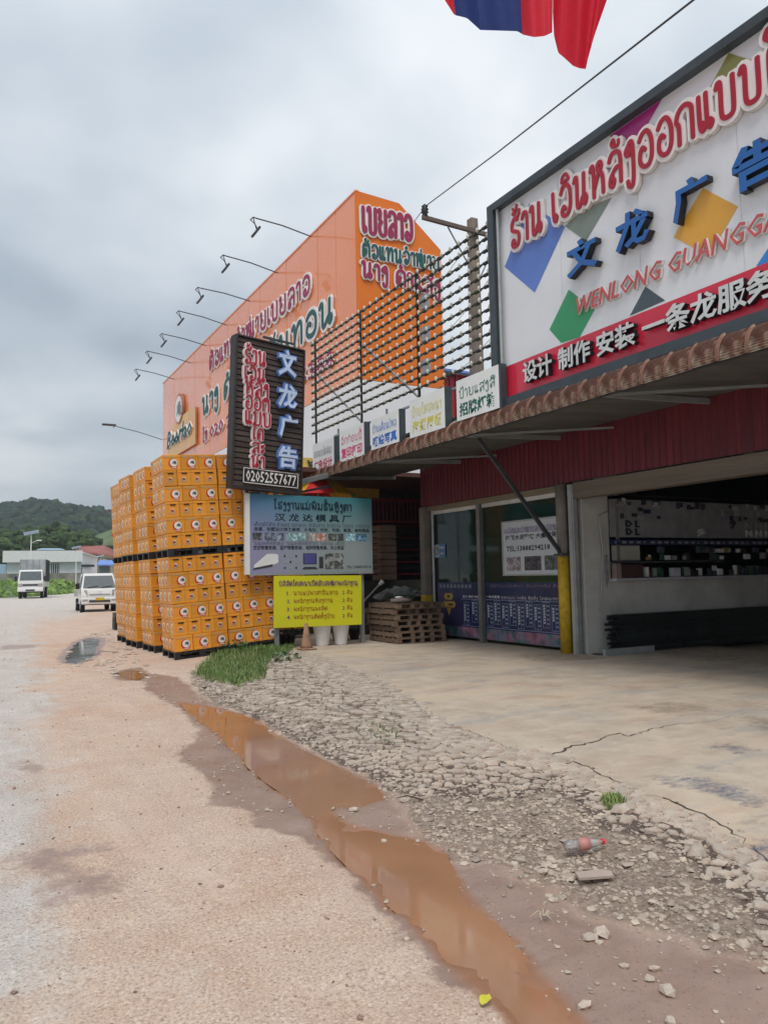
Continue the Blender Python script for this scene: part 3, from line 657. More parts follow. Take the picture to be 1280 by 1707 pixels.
# larger loose stones one can pick out
def stone(px, py, s, lab, flat=.5, col=None):
    g = G(px, py, -.09); z = float(height(np.array([[g.x, g.y]]))[0]); mb = MB()
    V = [Vector(v) * (1 + rng.normal() * .14) for v in ICO_V]
    mb.add([(v.x * s, v.y * s * .75, v.z * s * flat) for v in V], [tuple(f) for f in ICOF], col or M_frag)
    o = mb.build('stone', None); o.location = (g.x, g.y, z + s * flat * .55); o.rotation_euler = (rng.normal() * .1, rng.normal() * .1, rng.random() * 6); return tag(o, lab, 'stone', 'loose stones along the road')
for px, py, s, lab in [(1006, 1459, .0, ''), (1162, 1452, .105, 'largest rounded pale stone in the gravel near the right edge'), (1198, 1470, .06, 'pale stone just right of the largest gravel stone'), (1088, 1445, .06, 'flat pale stone above and right of the fallen slab piece'), (1038, 1375, .10, 'big broken concrete lump at the crack beside the grass tuft'), (982, 1555, .055, 'left one of two pale stones lying on the mud'), (1000, 1548, .065, 'right one of two pale stones lying on the mud'),
                      (755, 1411, .04, 'pale flat stone at the edge where the puddle narrows'), (790, 1413, .035, 'small pale stone just right of the puddle edge stone'), (1111, 1649, .05, 'broken stone lowest but one at the bottom right'), (974, 1666, .04, 'brown stone in the mud near the bottom edge'), (1117, 1693, .04, 'pointed stone at the very bottom right'), (1040, 1602, .03, 'stone in the mud halfway to the right bottom corner'),
                      (365, 1236, .035, 'dark stone on the left shore of the puddle'), (590, 1345, .05, 'flat pale stone on the small gravel spit in the puddle'), (573, 1309, .04, 'flat stone sticking out of the puddle water'), (640, 1392, .04, 'pale stone on the shore below the gravel spit'), (451, 1214, .04, 'dark stone at the right shore of the puddle'), (1192, 1563, .04, 'stone alone on the mud near the right edge'), (1090, 1610, .035, 'roundish stone right of the middle of the mud'),
                      (160, 1058, .06, 'brown lump beside the far puddle'), (905, 1450, .05, 'pale stone left of the slab piece'), (920, 1352, .06, 'angular grey stone in the middle of the gravel')]:
    if s: stone(px, py, s * .8, lab)
mb = MB(); g = G(989, 1462, -.08); T = Matrix.Translation((g.x, g.y, -.075)) @ Matrix.Rotation(R(-20), 4, 'Z') @ Matrix.Rotation(R(3), 4, 'X') @ Matrix.Scale(.72, 4)
mb.prism([(-.13, -.05, 0), (.13, -.055, 0), (.14, .02, 0), (.10, .055, 0), (-.12, .05, 0)], (0, 0, .018), mat('slab_piece', (.42, .33, .28), .85, var=.12, bump=.4), T)
tag(mb.build('slab_piece'), 'flat oblong pinkish slab piece lying on the gravel edge', 'stone')
# plastic bottle, yellow leaf, withered plant, twig
g = G(972, 1416, -.06); b = thing('plastic_bottle', 'crushed clear plastic bottle with red cap on the gravel', 'bottle', (g.x, g.y, -.03), (R(88), 0, R(72)))
M_pet = mat('clear_plastic', (.80, .80, .80), .12, trans=.85, var=.1)
mb = MB(); mb.lathe([(.001, -.11), (.026, -.108), (.031, -.09), (.029, -.06), (.033, -.03), (.03, 0), (.033, .04), (.028, .07), (.013, .10), (.012, .112)], M_pet, 12); mb.build('bottle_body', b, True, False)
mb = MB(); mb.lathe([(.0345, -.03), (.0345, .035)], mat('bottle_label', (.50, .22, .20), .5), 12); mb.build('bottle_label', b, True, False)
mb = MB(); mb.lathe([(.0155, .108), (.0155, .126), (.012, .128)], mat('red_cap', (.65, .03, .05), .35), 12); mb.build('bottle_cap', b, True, False)
g = G(809, 1669, -.1)
mb = MB(); lf = []
for i in range(9):
    t = i / 8; w = .027 * math.sin(math.pi * min(1, t * .95 + .05)) ** .7; lf.append((t * .09 - .045, w, .012 * math.sin(t * 3) ** 2 + .008)); lf.append((t * .09 - .045, 0, .004 + .006 * t)); lf.append((t * .09 - .045, -w, .010 + .008 * math.sin(t * 4) ** 2))
fs = [(i * 3 + k, i * 3 + k + 1, i * 3 + k + 4, i * 3 + k + 3) for i in range(8) for k in (0, 1)]
mb.add(lf, fs, mat('yellow_leaf', (.55, .50, .05), .5, var=.2), Matrix.Translation((g.x, g.y, -.1)) @ Matrix.Scale(.8, 4) @ Matrix.Rotation(.6, 4, 'Z')); tag(mb.build('fallen_leaf', None, True), 'single bright yellow leaf on the road edge near the bottom', 'leaf')
mb = MB(); g = G(907, 1532, -.1); Mst = mat('dry_stalk', (.42, .34, .26), .8)
for k in range(7): a = k * 1.1; mb.tube([(g.x, g.y, -.09), (g.x + .03 * math.cos(a), g.y + .03 * math.sin(a), -.07), (g.x + (.045 + .02 * (k % 3)) * math.cos(a + .4), g.y + .05 * math.sin(a + .4), -.088)], [.003, .004, .001], Mst, 5)
tag(mb.build('withered_plant'), 'small withered uprooted plant lying on the mud', 'plant')
mb = MB(); g0 = G(705, 1337, -.1); g1 = G(660, 1333, -.1); mb.tube([(g0.x, g0.y, -.085), ((g0.x + g1.x) / 2, (g0.y + g1.y) / 2 + .03, -.07), (g1.x, g1.y, -.09)], [.006, .005, .002], mat('dark_twig', (.08, .05, .035), .8), 5)
tag(mb.build('twig'), 'dark twig on the mud right of the upper puddle', 'twig')

# grass and weeds
M_grass = mat('grass_blade', (.11, .19, .05), .6, var=.35, scale=6, c2=(.24, .29, .10), c2amt=.8, c2scale=3)
M_leaf = mat('weed_leaf', (.075, .145, .06), .5, var=.3, scale=5, c2=(.12, .2, .09), c2amt=.7, c2scale=8)
def grass(name, poly, n, h, lab, mt=M_grass, zfun=None):
    lo = poly.min(0); hi = poly.max(0); Q = lo + rng.random((n * 4, 2)) * (hi - lo); dd = sdist(Q, poly); Q = Q[(dd < 0) & (rng.random(len(Q)) < np.clip(-dd / .25 + .25, 0, 1))][:n]
    z = zfun(Q) if zfun else height(Q); mb = MB(); k = mb.mi(mt); n = len(Q)
    a = rng.random(n) * 6.28; hh = h * (.45 + .9 * rng.random(n)); w = .004 + .004 * rng.random(n); w *= max(1, h / .15) ; ln = rng.normal(0, .45, n)
    for i in range(n):
        x, y = Q[i]; c, s = math.cos(a[i]), math.sin(a[i]); b = len(mb.v); L1 = ln[i] * hh[i]
        mb.v += [(x - s * w[i], y + c * w[i], z[i] - .01), (x + s * w[i], y - c * w[i], z[i] - .01), (x + c * L1 * .4 - s * w[i] * .8, y + s * L1 * .4 + c * w[i] * .8, z[i] + hh[i] * .6), (x + c * L1 * .4 + s * w[i] * .8, y + s * L1 * .4 - c * w[i] * .8, z[i] + hh[i] * .6), (x + c * L1, y + s * L1, z[i] + hh[i] * .95)]
        mb.f += [(b, b + 1, b + 3, b + 2), (b + 2, b + 3, b + 4)]; mb.m += [k, k]
    return tag(mb.build(name), lab, 'grass', kind='stuff')
grass('grass', gp([(322, 1118), (345, 1096), (385, 1082), (430, 1078), (475, 1084), (500, 1080), (480, 1094), (448, 1104), (444, 1128), (400, 1140), (345, 1130)], -.04), 7500, .115, 'green grass patch between the crates and the cracked concrete')
grass('grass', gp([(600, 1195), (660, 1195), (670, 1215), (640, 1240), (590, 1215)], 0), 90, .05, 'few thin grass blades growing out of the cracks')
grass('grass', gp([(1000, 1333), (1030, 1330), (1044, 1340), (1010, 1346)], 0), 220, .05, 'tiny grass tuft in the crack at the edge of the concrete')
def leafy(name, c, r, h, n, size, lab, cat='plant', mt=None, stems=True, loc=None, mbonly=None):
    mb = mbonly or MB(); mt = mt or M_leaf; c = Vector(c)
    for i in range(n):
        a = random.random() * 6.28; rr = r * math.sqrt(random.random()); zz = h * (random.random() ** .7); p = c + Vector((rr * math.cos(a), rr * math.sin(a), zz * (1 - .35 * (rr / r) ** 2)))
        s = size * random.uniform(.6, 1.25); t = Vector((math.cos(a + random.gauss(0, .8)), math.sin(a + random.gauss(0, .8)), random.uniform(-.5, .4))).normalized()
        n_ = Vector((random.gauss(0, .5), random.gauss(0, .5), 1)).normalized(); b = t.cross(n_).normalized(); nn_ = b.cross(t)
        mb.add([p, p + t * s * .45 + b * s * .34 + nn_ * s * .08, p + t * s, p + t * s * .45 - b * s * .34 + nn_ * s * .08, p + t * s * .5], [(0, 4, 1), (1, 4, 2), (2, 4, 3), (3, 4, 0)], mt)
        if stems and i % 5 == 0: mb.tube([c + Vector((rr * .5 * math.cos(a), rr * .5 * math.sin(a), 0)), p], [.004, .002], mt, 3, False)
    if mbonly: return
    return tag(mb.build(name), lab, cat)
for px, py, r, h, n, lab in [(392, 1076, .26, .34, 150, 'low broad leaved weed at the foot of the yellow crates, leftmost'), (418, 1072, .26, .38, 170, 'broad leaved weed against the right crate stack, middle one'), (440, 1070, .22, .42, 150, 'broad leaved weed beside the left post of the signs'), (478, 1090, .24, .2, 90, 'low weed growing round the foot of the sign post')]:
    g = G(px, py + 12, -.03); leafy('weed', (g.x, g.y, -.05), r, h, n, .085, lab)

# ================================================================== hills, forest, far buildings
M_hill = mat('hill_ground', (.05, .085, .04), .9, var=.3, scale=.02)
M_meadow = mat('meadow', (.075, .12, .05), .9, var=.35, scale=.08, c2=(.14, .17, .08), c2amt=.7, c2scale=.05)
HD = 560.0
def ridge(px):      # skyline height in pixels of the photograph
    xs = [-900, -500, -200, 0, 40, 62, 80, 110, 150, 190, 260, 400, 700, 1100, 1500, 2400]; ys = [905, 890, 862, 838, 830, 829, 827, 832, 836, 841, 850, 866, 900, 930, 925, 930]
    return float(np.interp(px, xs, ys)) - 4
hv = []; hf = []; cols = np.linspace(-1000, 2500, 150); rows = 26
for j in range(rows):
    t = j / (rows - 1)
    for px in cols:
        d = ray(px, 900); d = Vector((d.x, d.y, 0)).normalized(); ye = ridge(px); rr = ray(px, ye); el = rr.z / math.hypot(rr.x, rr.y)
        topz = max(0, EYE + el * HD - 9); dist = HD - 300 + 300 * t if t <= 1 else HD
        z = -.5 + topz * (t ** .85) * (1 + .05 * math.sin(px * .021 + t * 9)) + 2.0 * noise.noise(Vector((px * .01, t * 5, 0))) * t
        hv.append((d.x * dist, d.y * dist, z))
for j in range(rows - 1):
    for i in range(len(cols) - 1): a = j * len(cols) + i; hf.append((a, a + 1, a + 1 + len(cols), a + len(cols)))
mb = MB(); mb.add(hv, hf, M_hill); tag(mb.build('hills', None, True), 'long forested hill behind the town', kind='structure')
HV = hv; ncol = len(cols)
def crown_mesh(n=2, seed=0):
    import bmesh
    bm = bmesh.new(); bmesh.ops.create_icosphere(bm, subdivisions=n, radius=1)
    for v in bm.verts: v.co *= 1 + .45 * noise.noise(v.co * 2.3 + Vector((seed * 9, 0, 0))) + .38 * noise.noise(v.co * 5.5 + Vector((seed * 9, 3, 0)))
    V = np.array([tuple(v.co) for v in bm.verts]); Fm = np.array([[v.index for v in f.verts] for f in bm.faces]); bm.free(); return V, Fm
CR = [crown_mesh(2, s) for s in range(5)]
def crowns(name, P, Sz, M):
    VV = []; FF = []; b = 0
    for i, (p, s) in enumerate(zip(P, Sz)):
        V, Fm = CR[i % 5]; a = rng.random() * 6.28; c, q = math.cos(a), math.sin(a)
        v = V * np.array([s, s, s * (.75 + .4 * rng.random())]); v = np.stack([v[:, 0] * c - v[:, 1] * q, v[:, 0] * q + v[:, 1] * c, v[:, 2]], 1) + p; VV.append(v); FF.append(Fm + b); b += len(V)
    V = np.concatenate(VV); Fm = np.concatenate(FF); me = bpy.data.meshes.new(name); me.vertices.add(len(V)); me.vertices.foreach_set('co', V.ravel().astype(np.float32)); me.loops.add(Fm.size); me.loops.foreach_set('vertex_index', Fm.ravel())
    me.polygons.add(len(Fm)); me.polygons.foreach_set('loop_start', np.arange(len(Fm)) * 3); me.update(calc_edges=True); me.shade_flat(); me.materials.append(M)
    o = bpy.data.objects.new(name, me); COL.objects.link(o); return o
M_forest = mat('forest_canopy', (.020, .036, .028), .85, var=.6, scale=.14, c2=(.042, .068, .035), c2amt=.9, c2scale=.045, spec=.1)
M_tree = mat('bush_canopy', (.035, .062, .025), .8, var=.5, scale=.3, c2=(.075, .115, .04), c2amt=.8, c2scale=.2, spec=.1)
P = []; Sz = []
for _ in range(8500):
    i = rng.random() * (ncol - 2) if rng.random() < .25 else 22 + rng.random() * 34; j = rng.random() ** .7 * (rows - 2)
    i0, j0 = int(i), int(j); a = np.array(HV[j0 * ncol + i0]); b = np.array(HV[(j0 + 1) * ncol + i0 + 1]); c = np.array(HV[j0 * ncol + i0 + 1]); p = a + (c - a) * (i - i0) + (b - c) * (j - j0)
    # keep an open green slope low on the right of the visible hill
    px_ = np.interp(i, range(ncol), cols)
    if 145 < px_ < 330 and j < 9 - max(0, 178 - px_) / 12: continue
    P.append(p + np.array([0, 0, 1.5])); Sz.append(2.2 + 3.6 * rng.random())
P = np.array(P); o = crowns('forest', P, Sz, M_forest); tag(o, 'dense dark green forest covering the hill', 'forest', kind='stuff')
def pt(px, py, dist):     # point seen at a pixel, at a given horizontal distance from the camera
    d = ray(px, py); k = dist / math.hypot(d.x, d.y); return CAM + d * k
# green slope
mb = MB(); c1 = [pt(x, y, 240) for x, y in ((140, 905), (165, 890), (200, 878), (250, 880), (420, 950))]; c0 = [Vector((p.x * .75, p.y * .75, 0)) for p in c1]; c3 = [Vector((p.x * 1.25, p.y * 1.25, p.z - 2)) for p in c1]
mb.add(c0 + c1 + c3, [(i, i + 1, i + 6, i + 5) for i in range(4)] + [(i + 5, i + 6, i + 11, i + 10) for i in range(4)], M_meadow); tag(mb.build('hillside', None, True), 'bright green grassy slope below the forest', kind='structure')
# trees between hill and buildings
k = 0
_ones = ['', 'first', 'second', 'third', 'fourth', 'fifth', 'sixth', 'seventh', 'eighth', 'ninth', 'tenth', 'eleventh', 'twelfth', 'thirteenth', 'fourteenth', 'fifteenth', 'sixteenth', 'seventeenth', 'eighteenth', 'nineteenth', 'twentieth']
def tord(k): k += 1; return _ones[k] if k <= 20 else ('thirtieth' if k == 30 else ('twenty ' if k < 30 else 'thirty ') + _ones[k % 10])
spots = [(x, 876 + rng.random() * 26, 190 + rng.random() * 25, 2.6 + rng.random() * 1.8) for x in np.linspace(-70, 138, 26)]
spots += [(75, 868, 200, 4.0), (58, 878, 195, 3.6), (92, 880, 190, 3.8), (120, 884, 190, 2.8), (15, 908, 170, 2.8), (2, 896, 165, 3.0), (35, 890, 180, 3.2)]
places = ['left of the solar lamp', 'behind the white warehouse', 'right of the solar lamp above the white roof', 'next to the red roof']
spots.sort(key=lambda q_: q_[0])
for x, y, d, s in spots:
    p = pt(x, y, d); t = thing('tree', 'green tree behind the white warehouse, ' + tord(k) + ' counted from the left', 'tree', (p.x, p.y, 0), group='trees behind the white warehouse'); k += 1
    o = crowns('crown', np.array([[rng.normal() * s * .6, rng.normal() * s * .6, p.z - s * 1.5 + rng.random() * s * 1.1] for _ in range(26)]), [s * (.2 + .2 * rng.random()) for _ in range(26)], M_tree); o.parent = t
    mb = MB(); mb.tube([(0, 0, 0), (0, 0, p.z - s * .5)], [.3, .15], mat('bark', (.1, .075, .05), .9), 6); mb.build('trunk', t, False, False)
# grass bank along the road, concrete wall, white warehouse
BD = 120.0
def bank_z(P): r = np.hypot(P[:, 0], P[:, 1]); return -.12 + 1.9 * sst(r, 84, 112)
bp = [pt(x, 985, dd) for x in (-260, -120, -20, 60, 100, 140, 200, 300) for dd in (0,)] if 0 else None
mb = MB(); V = []; pxs = [-300, -200, -100, -30, 20, 60, 90, 112, 130, 150, 180, 260, 400]; near_r = [62, 70, 78, 84, 88, 92, 98, 106, 116, 124, 130, 134, 138]
for k_ in range(8):
    for x, nr in zip(pxs, near_r):
        d = ray(x, 960); dd = Vector((d.x, d.y, 0)).normalized(); r = nr + (150 - nr) * k_ / 7; z = -.12 + 1.75 * float(sst(np.array([k_ / 7.]), 0, .45)[0]) * (1 if x < 200 else .6); V.append((dd.x * r, dd.y * r, z))
n_ = len(pxs); mb.add(V, [(j * n_ + i, j * n_ + i + 1, (j + 1) * n_ + i + 1, (j + 1) * n_ + i) for j in range(7) for i in range(n_ - 1)], M_meadow); tag(mb.build('grass_bank', None, True), 'grassy verge rising from the far side of the road', kind='structure')
P = []; Sz = []
for _ in range(520):
    k_ = rng.random() * 2.8; i = rng.random() * (n_ - 3); i0, k0 = int(i), int(k_); a = np.array(V[k0 * n_ + i0]); b = np.array(V[k0 * n_ + i0 + 1]); c = np.array(V[(k0 + 1) * n_ + i0]); P.append(a + (b - a) * (i - i0) + (c - a) * (k_ - k0)); Sz.append(.25 + .5 * rng.random() ** 2)
o = crowns('tall_grass', np.array(P), Sz, mat('verge_grass', (.12, .20, .05), .8, var=.5, scale=1.2, c2=(.2, .27, .08), c2amt=.7, c2scale=.6, spec=.1)); tag(o, 'tall weeds growing all over the verge beyond the road', 'weeds', kind='stuff')
M_conc = mat('old_concrete', (.27, .26, .24), .85, var=.3, scale=.8, c2=(.12, .13, .1), c2amt=.7, c2scale=.5)
M_wsheet = mat('white_sheet', (.66, .70, .72), .4, var=.08, scale=.6); M_wblue = mat('pale_blue_sheet', (.36, .50, .62), .45, var=.08)
M_win = mat('dark_window', (.03, .04, .045), .15, var=.1)
M_tile = mat('red_tile', (.30, .105, .085), .7, var=.25, scale=.8)
def vwall(mb, p, q, z0, z1, th, m):
    p = Vector((p.x, p.y, 0)); q = Vector((q.x, q.y, 0)); d = (q - p).normalized(); nrm = Vector((-d.y, d.x, 0)) * th
    mb.prism([p + Vector((0, 0, z0)), q + Vector((0, 0, z0)), q + nrm + Vector((0, 0, z0)), p + nrm + Vector((0, 0, z0))], (0, 0, z1 - z0), m)
t = thing('perimeter_wall', 'low weathered grey concrete wall behind the weeds under the white warehouse', 'wall', pt(70, 965, 122) * 1)
mb = MB(); a = pt(-150, 960, 118); b = pt(140, 960, 122); za = pt(70, 957, 120).z; vwall(mb, a, b, .8, za, .2, M_conc); mb.build('wall_panel', t)
mb = MB(); vwall(mb, a, b, za, za + .12, .3, M_conc); mb.build('coping', t)
D_ = 150
def wq(px, py, d=D_): return pt(px, py, d)
a = wq(5, 930); b = wq(138, 930); ztop = wq(70, 918).z; zmid = wq(70, 937).z; zb = 0; w = thing('warehouse', 'long white metal warehouse with a deep blank fascia and one dark window', 'building', (a.x, a.y, 0))
dn = Vector((-(b - a).y, (b - a).x, 0)).normalized()
mb = MB(); vwall(mb, wq(12, 945, D_ + 1), wq(136, 945, D_ + 1), 0, zmid, 14, M_wsheet); mb.build('wall', w)
mb = MB(); vwall(mb, a, b, zmid, ztop, 1.0, M_white)
for i in range(24):
    p = a + (b - a) * (i / 24) - dn * .04; q = p + (b - a).normalized() * .06; vwall(mb, p, q, zmid, ztop, .04, M_white)
mb.build('fascia', w)
a2 = wq(86, 945, D_ + .8); b2 = wq(100, 945, D_ + .8); mb = MB(); vwall(mb, a2, b2, wq(90, 956).z, wq(90, 939).z, .15, M_win)
for i in range(4): q = a2 + (b2 - a2) * ((i + .5) / 4); vwall(mb, q - dn * .03, q + (b2 - a2).normalized() * .12 - dn * .03, wq(90, 956).z, wq(90, 939).z, .05, M_wsheet)
mb.build('window', w)
rf = MB(); c_ = (a + b) / 2; rf.prism([wq(62, 917, D_ + 4), wq(108, 917, D_ + 4), wq(100, 915.5, D_ + 9), wq(70, 915.5, D_ + 9)], (0, 0, .15), M_wblue); rf.build('roof', w)
mb = MB(); vwall(mb, wq(-60, 945, D_ + 2), wq(11.5, 945, D_ + 2), 0, wq(5, 940).z, 10, M_wblue); tag(mb.build('blue_shed'), 'pale blue sheet metal shed at the left edge next to the white warehouse', 'building')
h = thing('white_house', 'white walled house with sloping roof edge just right of the white warehouse', 'house', wq(150, 950, 160))
mb = MB(); a = wq(137.5, 940, 156); b = wq(163, 940, 160); mb.prism([Vector((a.x, a.y, 0)), Vector((b.x, b.y, 0)), wq(163, 929, 160), wq(138.5, 921, 156)], dn * 10, M_wsheet); mb.build('wall', h)
mb = MB(); vwall(mb, wq(135, 941, 155.5), wq(158, 941, 158), wq(145, 945, 156).z, wq(145, 941, 156).z, .3, M_win); mb.build('window', h)
mb = MB(); mb.prism([wq(137, 921, 155), wq(164, 929, 159), wq(164, 927.5, 159), wq(137, 919.5, 155)], dn * 11, M_white); mb.build('roof_edge', h)
h = thing('red_roofed_house', 'house with a big rusty red tiled roof behind the white house', 'house', wq(165, 950, 185))
mb = MB(); e0, e1, r0_, r1_ = wq(128, 920, 175), wq(203, 931, 175), wq(137, 911.5, 190), wq(178, 911.5, 190); mb.prism([e0, e1, r1_, r0_], (0, 0, .25), M_tile); e2 = wq(215, 928, 200)
mb.prism([e1, e2, r1_], (0, 0, .25), M_tile); mb.build('roof', h)
mb = MB()
for i in range(12): f_ = (i + .5) / 12; mb.bar(e0 + (e1 - e0) * f_ + Vector((0, 0, .3)), r0_ + (r1_ - r0_) * f_ + Vector((0, 0, .3)), .18, .2, M_tile)
mb.build('roof_ridges', h)
mb = MB(); vwall(mb, wq(164, 940, 178), wq(204, 940, 178), 0, wq(180, 930, 178).z, 9, mat('cream_wall', (.5, .46, .36), .7)); mb.build('wall', h)
mb = MB(); vwall(mb, wq(176, 940, 177.5), wq(190, 940, 177.5), wq(180, 940, 178).z, wq(180, 934, 178).z, .3, M_win); mb.build('window', h)
h = thing('blue_roofed_hut', 'small grey hut with a bright blue roof behind the parked pickup', 'building', wq(175, 950, 150))
mb = MB(); vwall(mb, wq(165, 950, 148), wq(184, 950, 148), 0, wq(175, 943, 148).z, 5, M_grey); mb.build('wall', h)
mb = MB(); mb.prism([wq(162, 943, 146), wq(192, 943, 146), wq(187, 935.5, 152), wq(166, 935.5, 152)], (0, 0, .2), mat('blue_roof', (.13, .25, .62), .45)); mb.build('roof', h)
h = thing('cream_building', 'cream yellow building edge showing just left of the crates', 'building', wq(197, 950, 120))
mb = MB(); vwall(mb, wq(191, 950, 111), wq(214, 950, 111), -.1, wq(195, 929, 112).z, 6, mat('cream_wall', (.5, .46, .36), .7)); mb.build('wall', h)
# solar street lamps
def lamp(px, ptop, pb, d, lab, big=1):
    base = pt(px, pb, d); top = pt(px, ptop, d); H_ = top.z - base.z; t = thing('solar_street_lamp', lab, 'street lamp', (base.x, base.y, base.z), group='solar street lamps along the road')
    mb = MB(); mb.tube([(0, 0, 0), (0, 0, H_)], [.085, .055], M_white, 8); mb.build('pole', t, False, False)
    mb = MB(); T = Matrix.Translation((0, 0, H_ + .1)) @ Matrix.Rotation(R(28), 4, 'X') @ Matrix.Rotation(R(-14), 4, 'Y'); mb.box(-.75 * big, .75 * big, -.38 * big, .38 * big, 0, .05, M_lgrey, T); mb.box(-.7 * big, .7 * big, -.34 * big, .34 * big, .052, .06, mat('solar_cells', (.16, .2, .26), .2), T); mb.build('solar_panel', t, False, False)
    mb = MB(); mb.tube([(0, 0, H_ * .84), (.55, -.1, H_ * .88)], .03, M_white, 6); mb.box(.5, 1.05, -.2, 0, H_ * .875, H_ * .895, M_white); mb.build('lamp_arm', t, False, False)
lamp(51, 890, 985, 92, 'nearest solar street lamp with tilted panel, rising behind the box truck')
lamp(127, 914, 974, 118, 'solar street lamp left of the parked white pickup', .8)
lamp(168, 928, 968, 165, 'farthest solar street lamp in front of the blue roofed hut', .9)
# road line
mb = MB(); a, b = G(60, 997.5, -.09), G(140, 989, -.09); a, b = G(86, 999, -.092), G(126, 992.5, -.092); n_l = Vector((.16, -.05, 0)); mb.prism([a, a + n_l, b + n_l, b], (0, 0, .004), M_white); tag(mb.build('road_marking'), 'faint white edge line on the distant road', kind='structure')
# red flags far away by the crates
for px, py, lab in [(191, 853, 'upper small red flag on a pole behind the left crates'), (192, 892, 'lower small red flag on a pole behind the left crates')]:
    p = pt(px, py, 60); t = thing('red_flag', lab, 'flag', (p.x + .35, p.y, -.1), group='small red flags beside the far crates')
    mb = MB(); mb.tube([(0, 0, 0), (0, 0, p.z + .6)], .02, M_lgrey, 5); mb.build('pole', t, False, False)
    mb = MB(); mb.add([(0, 0, p.z + .5), (-.35, .08, p.z + .3), (-.62, 0, p.z + .1), (-.1, 0, p.z - .35), (-.3, .04, p.z - .2), (0, 0, p.z - .1)], [(0, 1, 4, 5), (1, 2, 3, 4)], mat('flag_red', (.62, .015, .035), .7)); mb.build('cloth', t, False, False)

# ================================================================== vehicles
M_tyre = mat('tyre', (.02, .02, .02), .8); M_glass = mat('vehicle_glass', (.10, .12, .125), .08, var=.1, spec=.8); M_vwhite = mat('vehicle_white', (.72, .72, .70), .25, var=.04, coat=.4)
M_bumper = mat('bumper_grey', (.06, .06, .06), .6); M_lens = mat('lamp_lens', (.35, .30, .30), .12, spec=.9); M_plate = mat('yellow_plate', (.62, .42, .02), .5)
def side_loft(mb, prof, wb, wt, m, mats=None):
    """prof: list of (y,z,halfwidth) outline in side view, closed front to back"""
    n = len(prof); L_ = [(-w, y, z) for y, z, w in prof]; Rr = [(w, y, z) for y, z, w in prof]
    mb.add(L_ + Rr, [(i, i + n, (i + 1) % n + n, (i + 1) % n) for i in range(n)], m)
    mb.add(L_, [tuple(range(n))], m); mb.add(Rr, [tuple(reversed(range(n)))], m)
def wheel(parent, x, y, r, w):
    o = MB().tube([(x - w / 2, y, r), (x + w / 2, y, r)], r, M_tyre, 18).build('wheel', parent, False, False)
    s = 1 if x > 0 else -1; MB().tube([(x + s * w / 2, y, r), (x + s * (w / 2 + .01), y, r)], r * .6, M_lgrey, 14).build('rim', o, False, False)
def pickup(loc, rz):
    v = thing('pickup_truck', 'white parked cab over pickup facing the camera with yellow number plate', 'pickup truck', loc, (0, 0, rz))
    # front faces -Y
    mb = MB(); side_loft(mb, [(-2.35, .42, .80), (-2.42, .62, .84), (-2.40, .85, .855), (-2.33, 1.12, .86), (-2.16, 1.22, .85), (-1.62, 1.86, .72), (-1.45, 1.96, .70), (-.45, 1.98, .70), (-.35, 1.9, .74), (-.30, 1.1, .86), (-.30, .42, .82)], 0, 0, M_vwhite); mb.build('cab', v, True and False, False)
    mb = MB(); mb.add([(-.76, -2.185, 1.235), (.76, -2.185, 1.235), (.655, -1.66, 1.84), (-.655, -1.66, 1.84)], [(0, 1, 2, 3)], M_glass); ws = mb.build('windscreen', v, False, False)
    mb = MB(); mb.tube([(-.55, -2.2, 1.25), (-.05, -2.13, 1.33)], .014, M_black, 5); mb.tube([(.1, -2.2, 1.25), (.6, -2.13, 1.33)], .014, M_black, 5); mb.build('wiper', ws, False, False)
    for s in (-1, 1):
        MB().add([(s * .863, -2.05, 1.28), (s * .865, -.6, 1.28), (s * .74, -.7, 1.82), (s * .745, -1.6, 1.82)], [(0, 1, 2, 3)] if s > 0 else [(3, 2, 1, 0)], M_glass).build('side_window', v, False, False)
        MB().add([(s * .56, -2.41, .80), (s * .83, -2.36, .80), (s * .865, -2.30, 1.12), (s * .60, -2.36, 1.14), (s * .58, -2.43, .96)], [(0, 1, 2, 3, 4)] if s > 0 else [(4, 3, 2, 1, 0)], M_lens).build('headlight', v, False, False)
        MB().bbox(s * .68 - .13, s * .68 + .13, -2.475, -2.40, .56, .68, M_lens, .02).build('fog_light', v, False, False)
        m_ = MB().bbox(s * 1.0 - .09, s * 1.0 + .09, -2.02, -1.95, 1.18, 1.48, M_black, .02); m_.tube([(s * .84, -1.98, 1.3), (s * .95, -1.98, 1.3)], .02, M_black, 6); m_.build('mirror', v, False, False)
        wheel(v, s * .74, -1.55, .33, .2); wheel(v, s * .74, 1.5, .33, .2)
    mb = MB(); mb.bbox(-.86, .86, -2.47, -2.3, .44, .74, M_vwhite, .03); b_ = mb.build('bumper', v, False, False)
    MB().box(-.5, .5, -2.482, -2.46, .52, .64, M_bumper).build('air_intake', b_, False, False)
    MB().box(-.2, .2, -2.495, -2.475, .62, .75, M_plate).build('number_plate', v, False, False)
    mb = MB(); mb.box(-.5, .5, -2.432, -2.405, .90, .93, M_grey); mb.tube([(-.09, -2.42, 1.02), (0, -2.44, 1.05), (.09, -2.42, 1.02)], .012, M_lgrey, 5); mb.build('grille_badge', v, False, False)
    mb = MB(); mb.box(-.86, .86, -.2, 2.6, .75, 1.15, M_vwhite); mb.build('cargo_bed', v, False, False)
    MB().box(-.8, .8, -2.2, 2.4, .38, .5, M_bumper).build('chassis', v, False, False)
pickup((6.1, 43.0, -.1), R(-3))
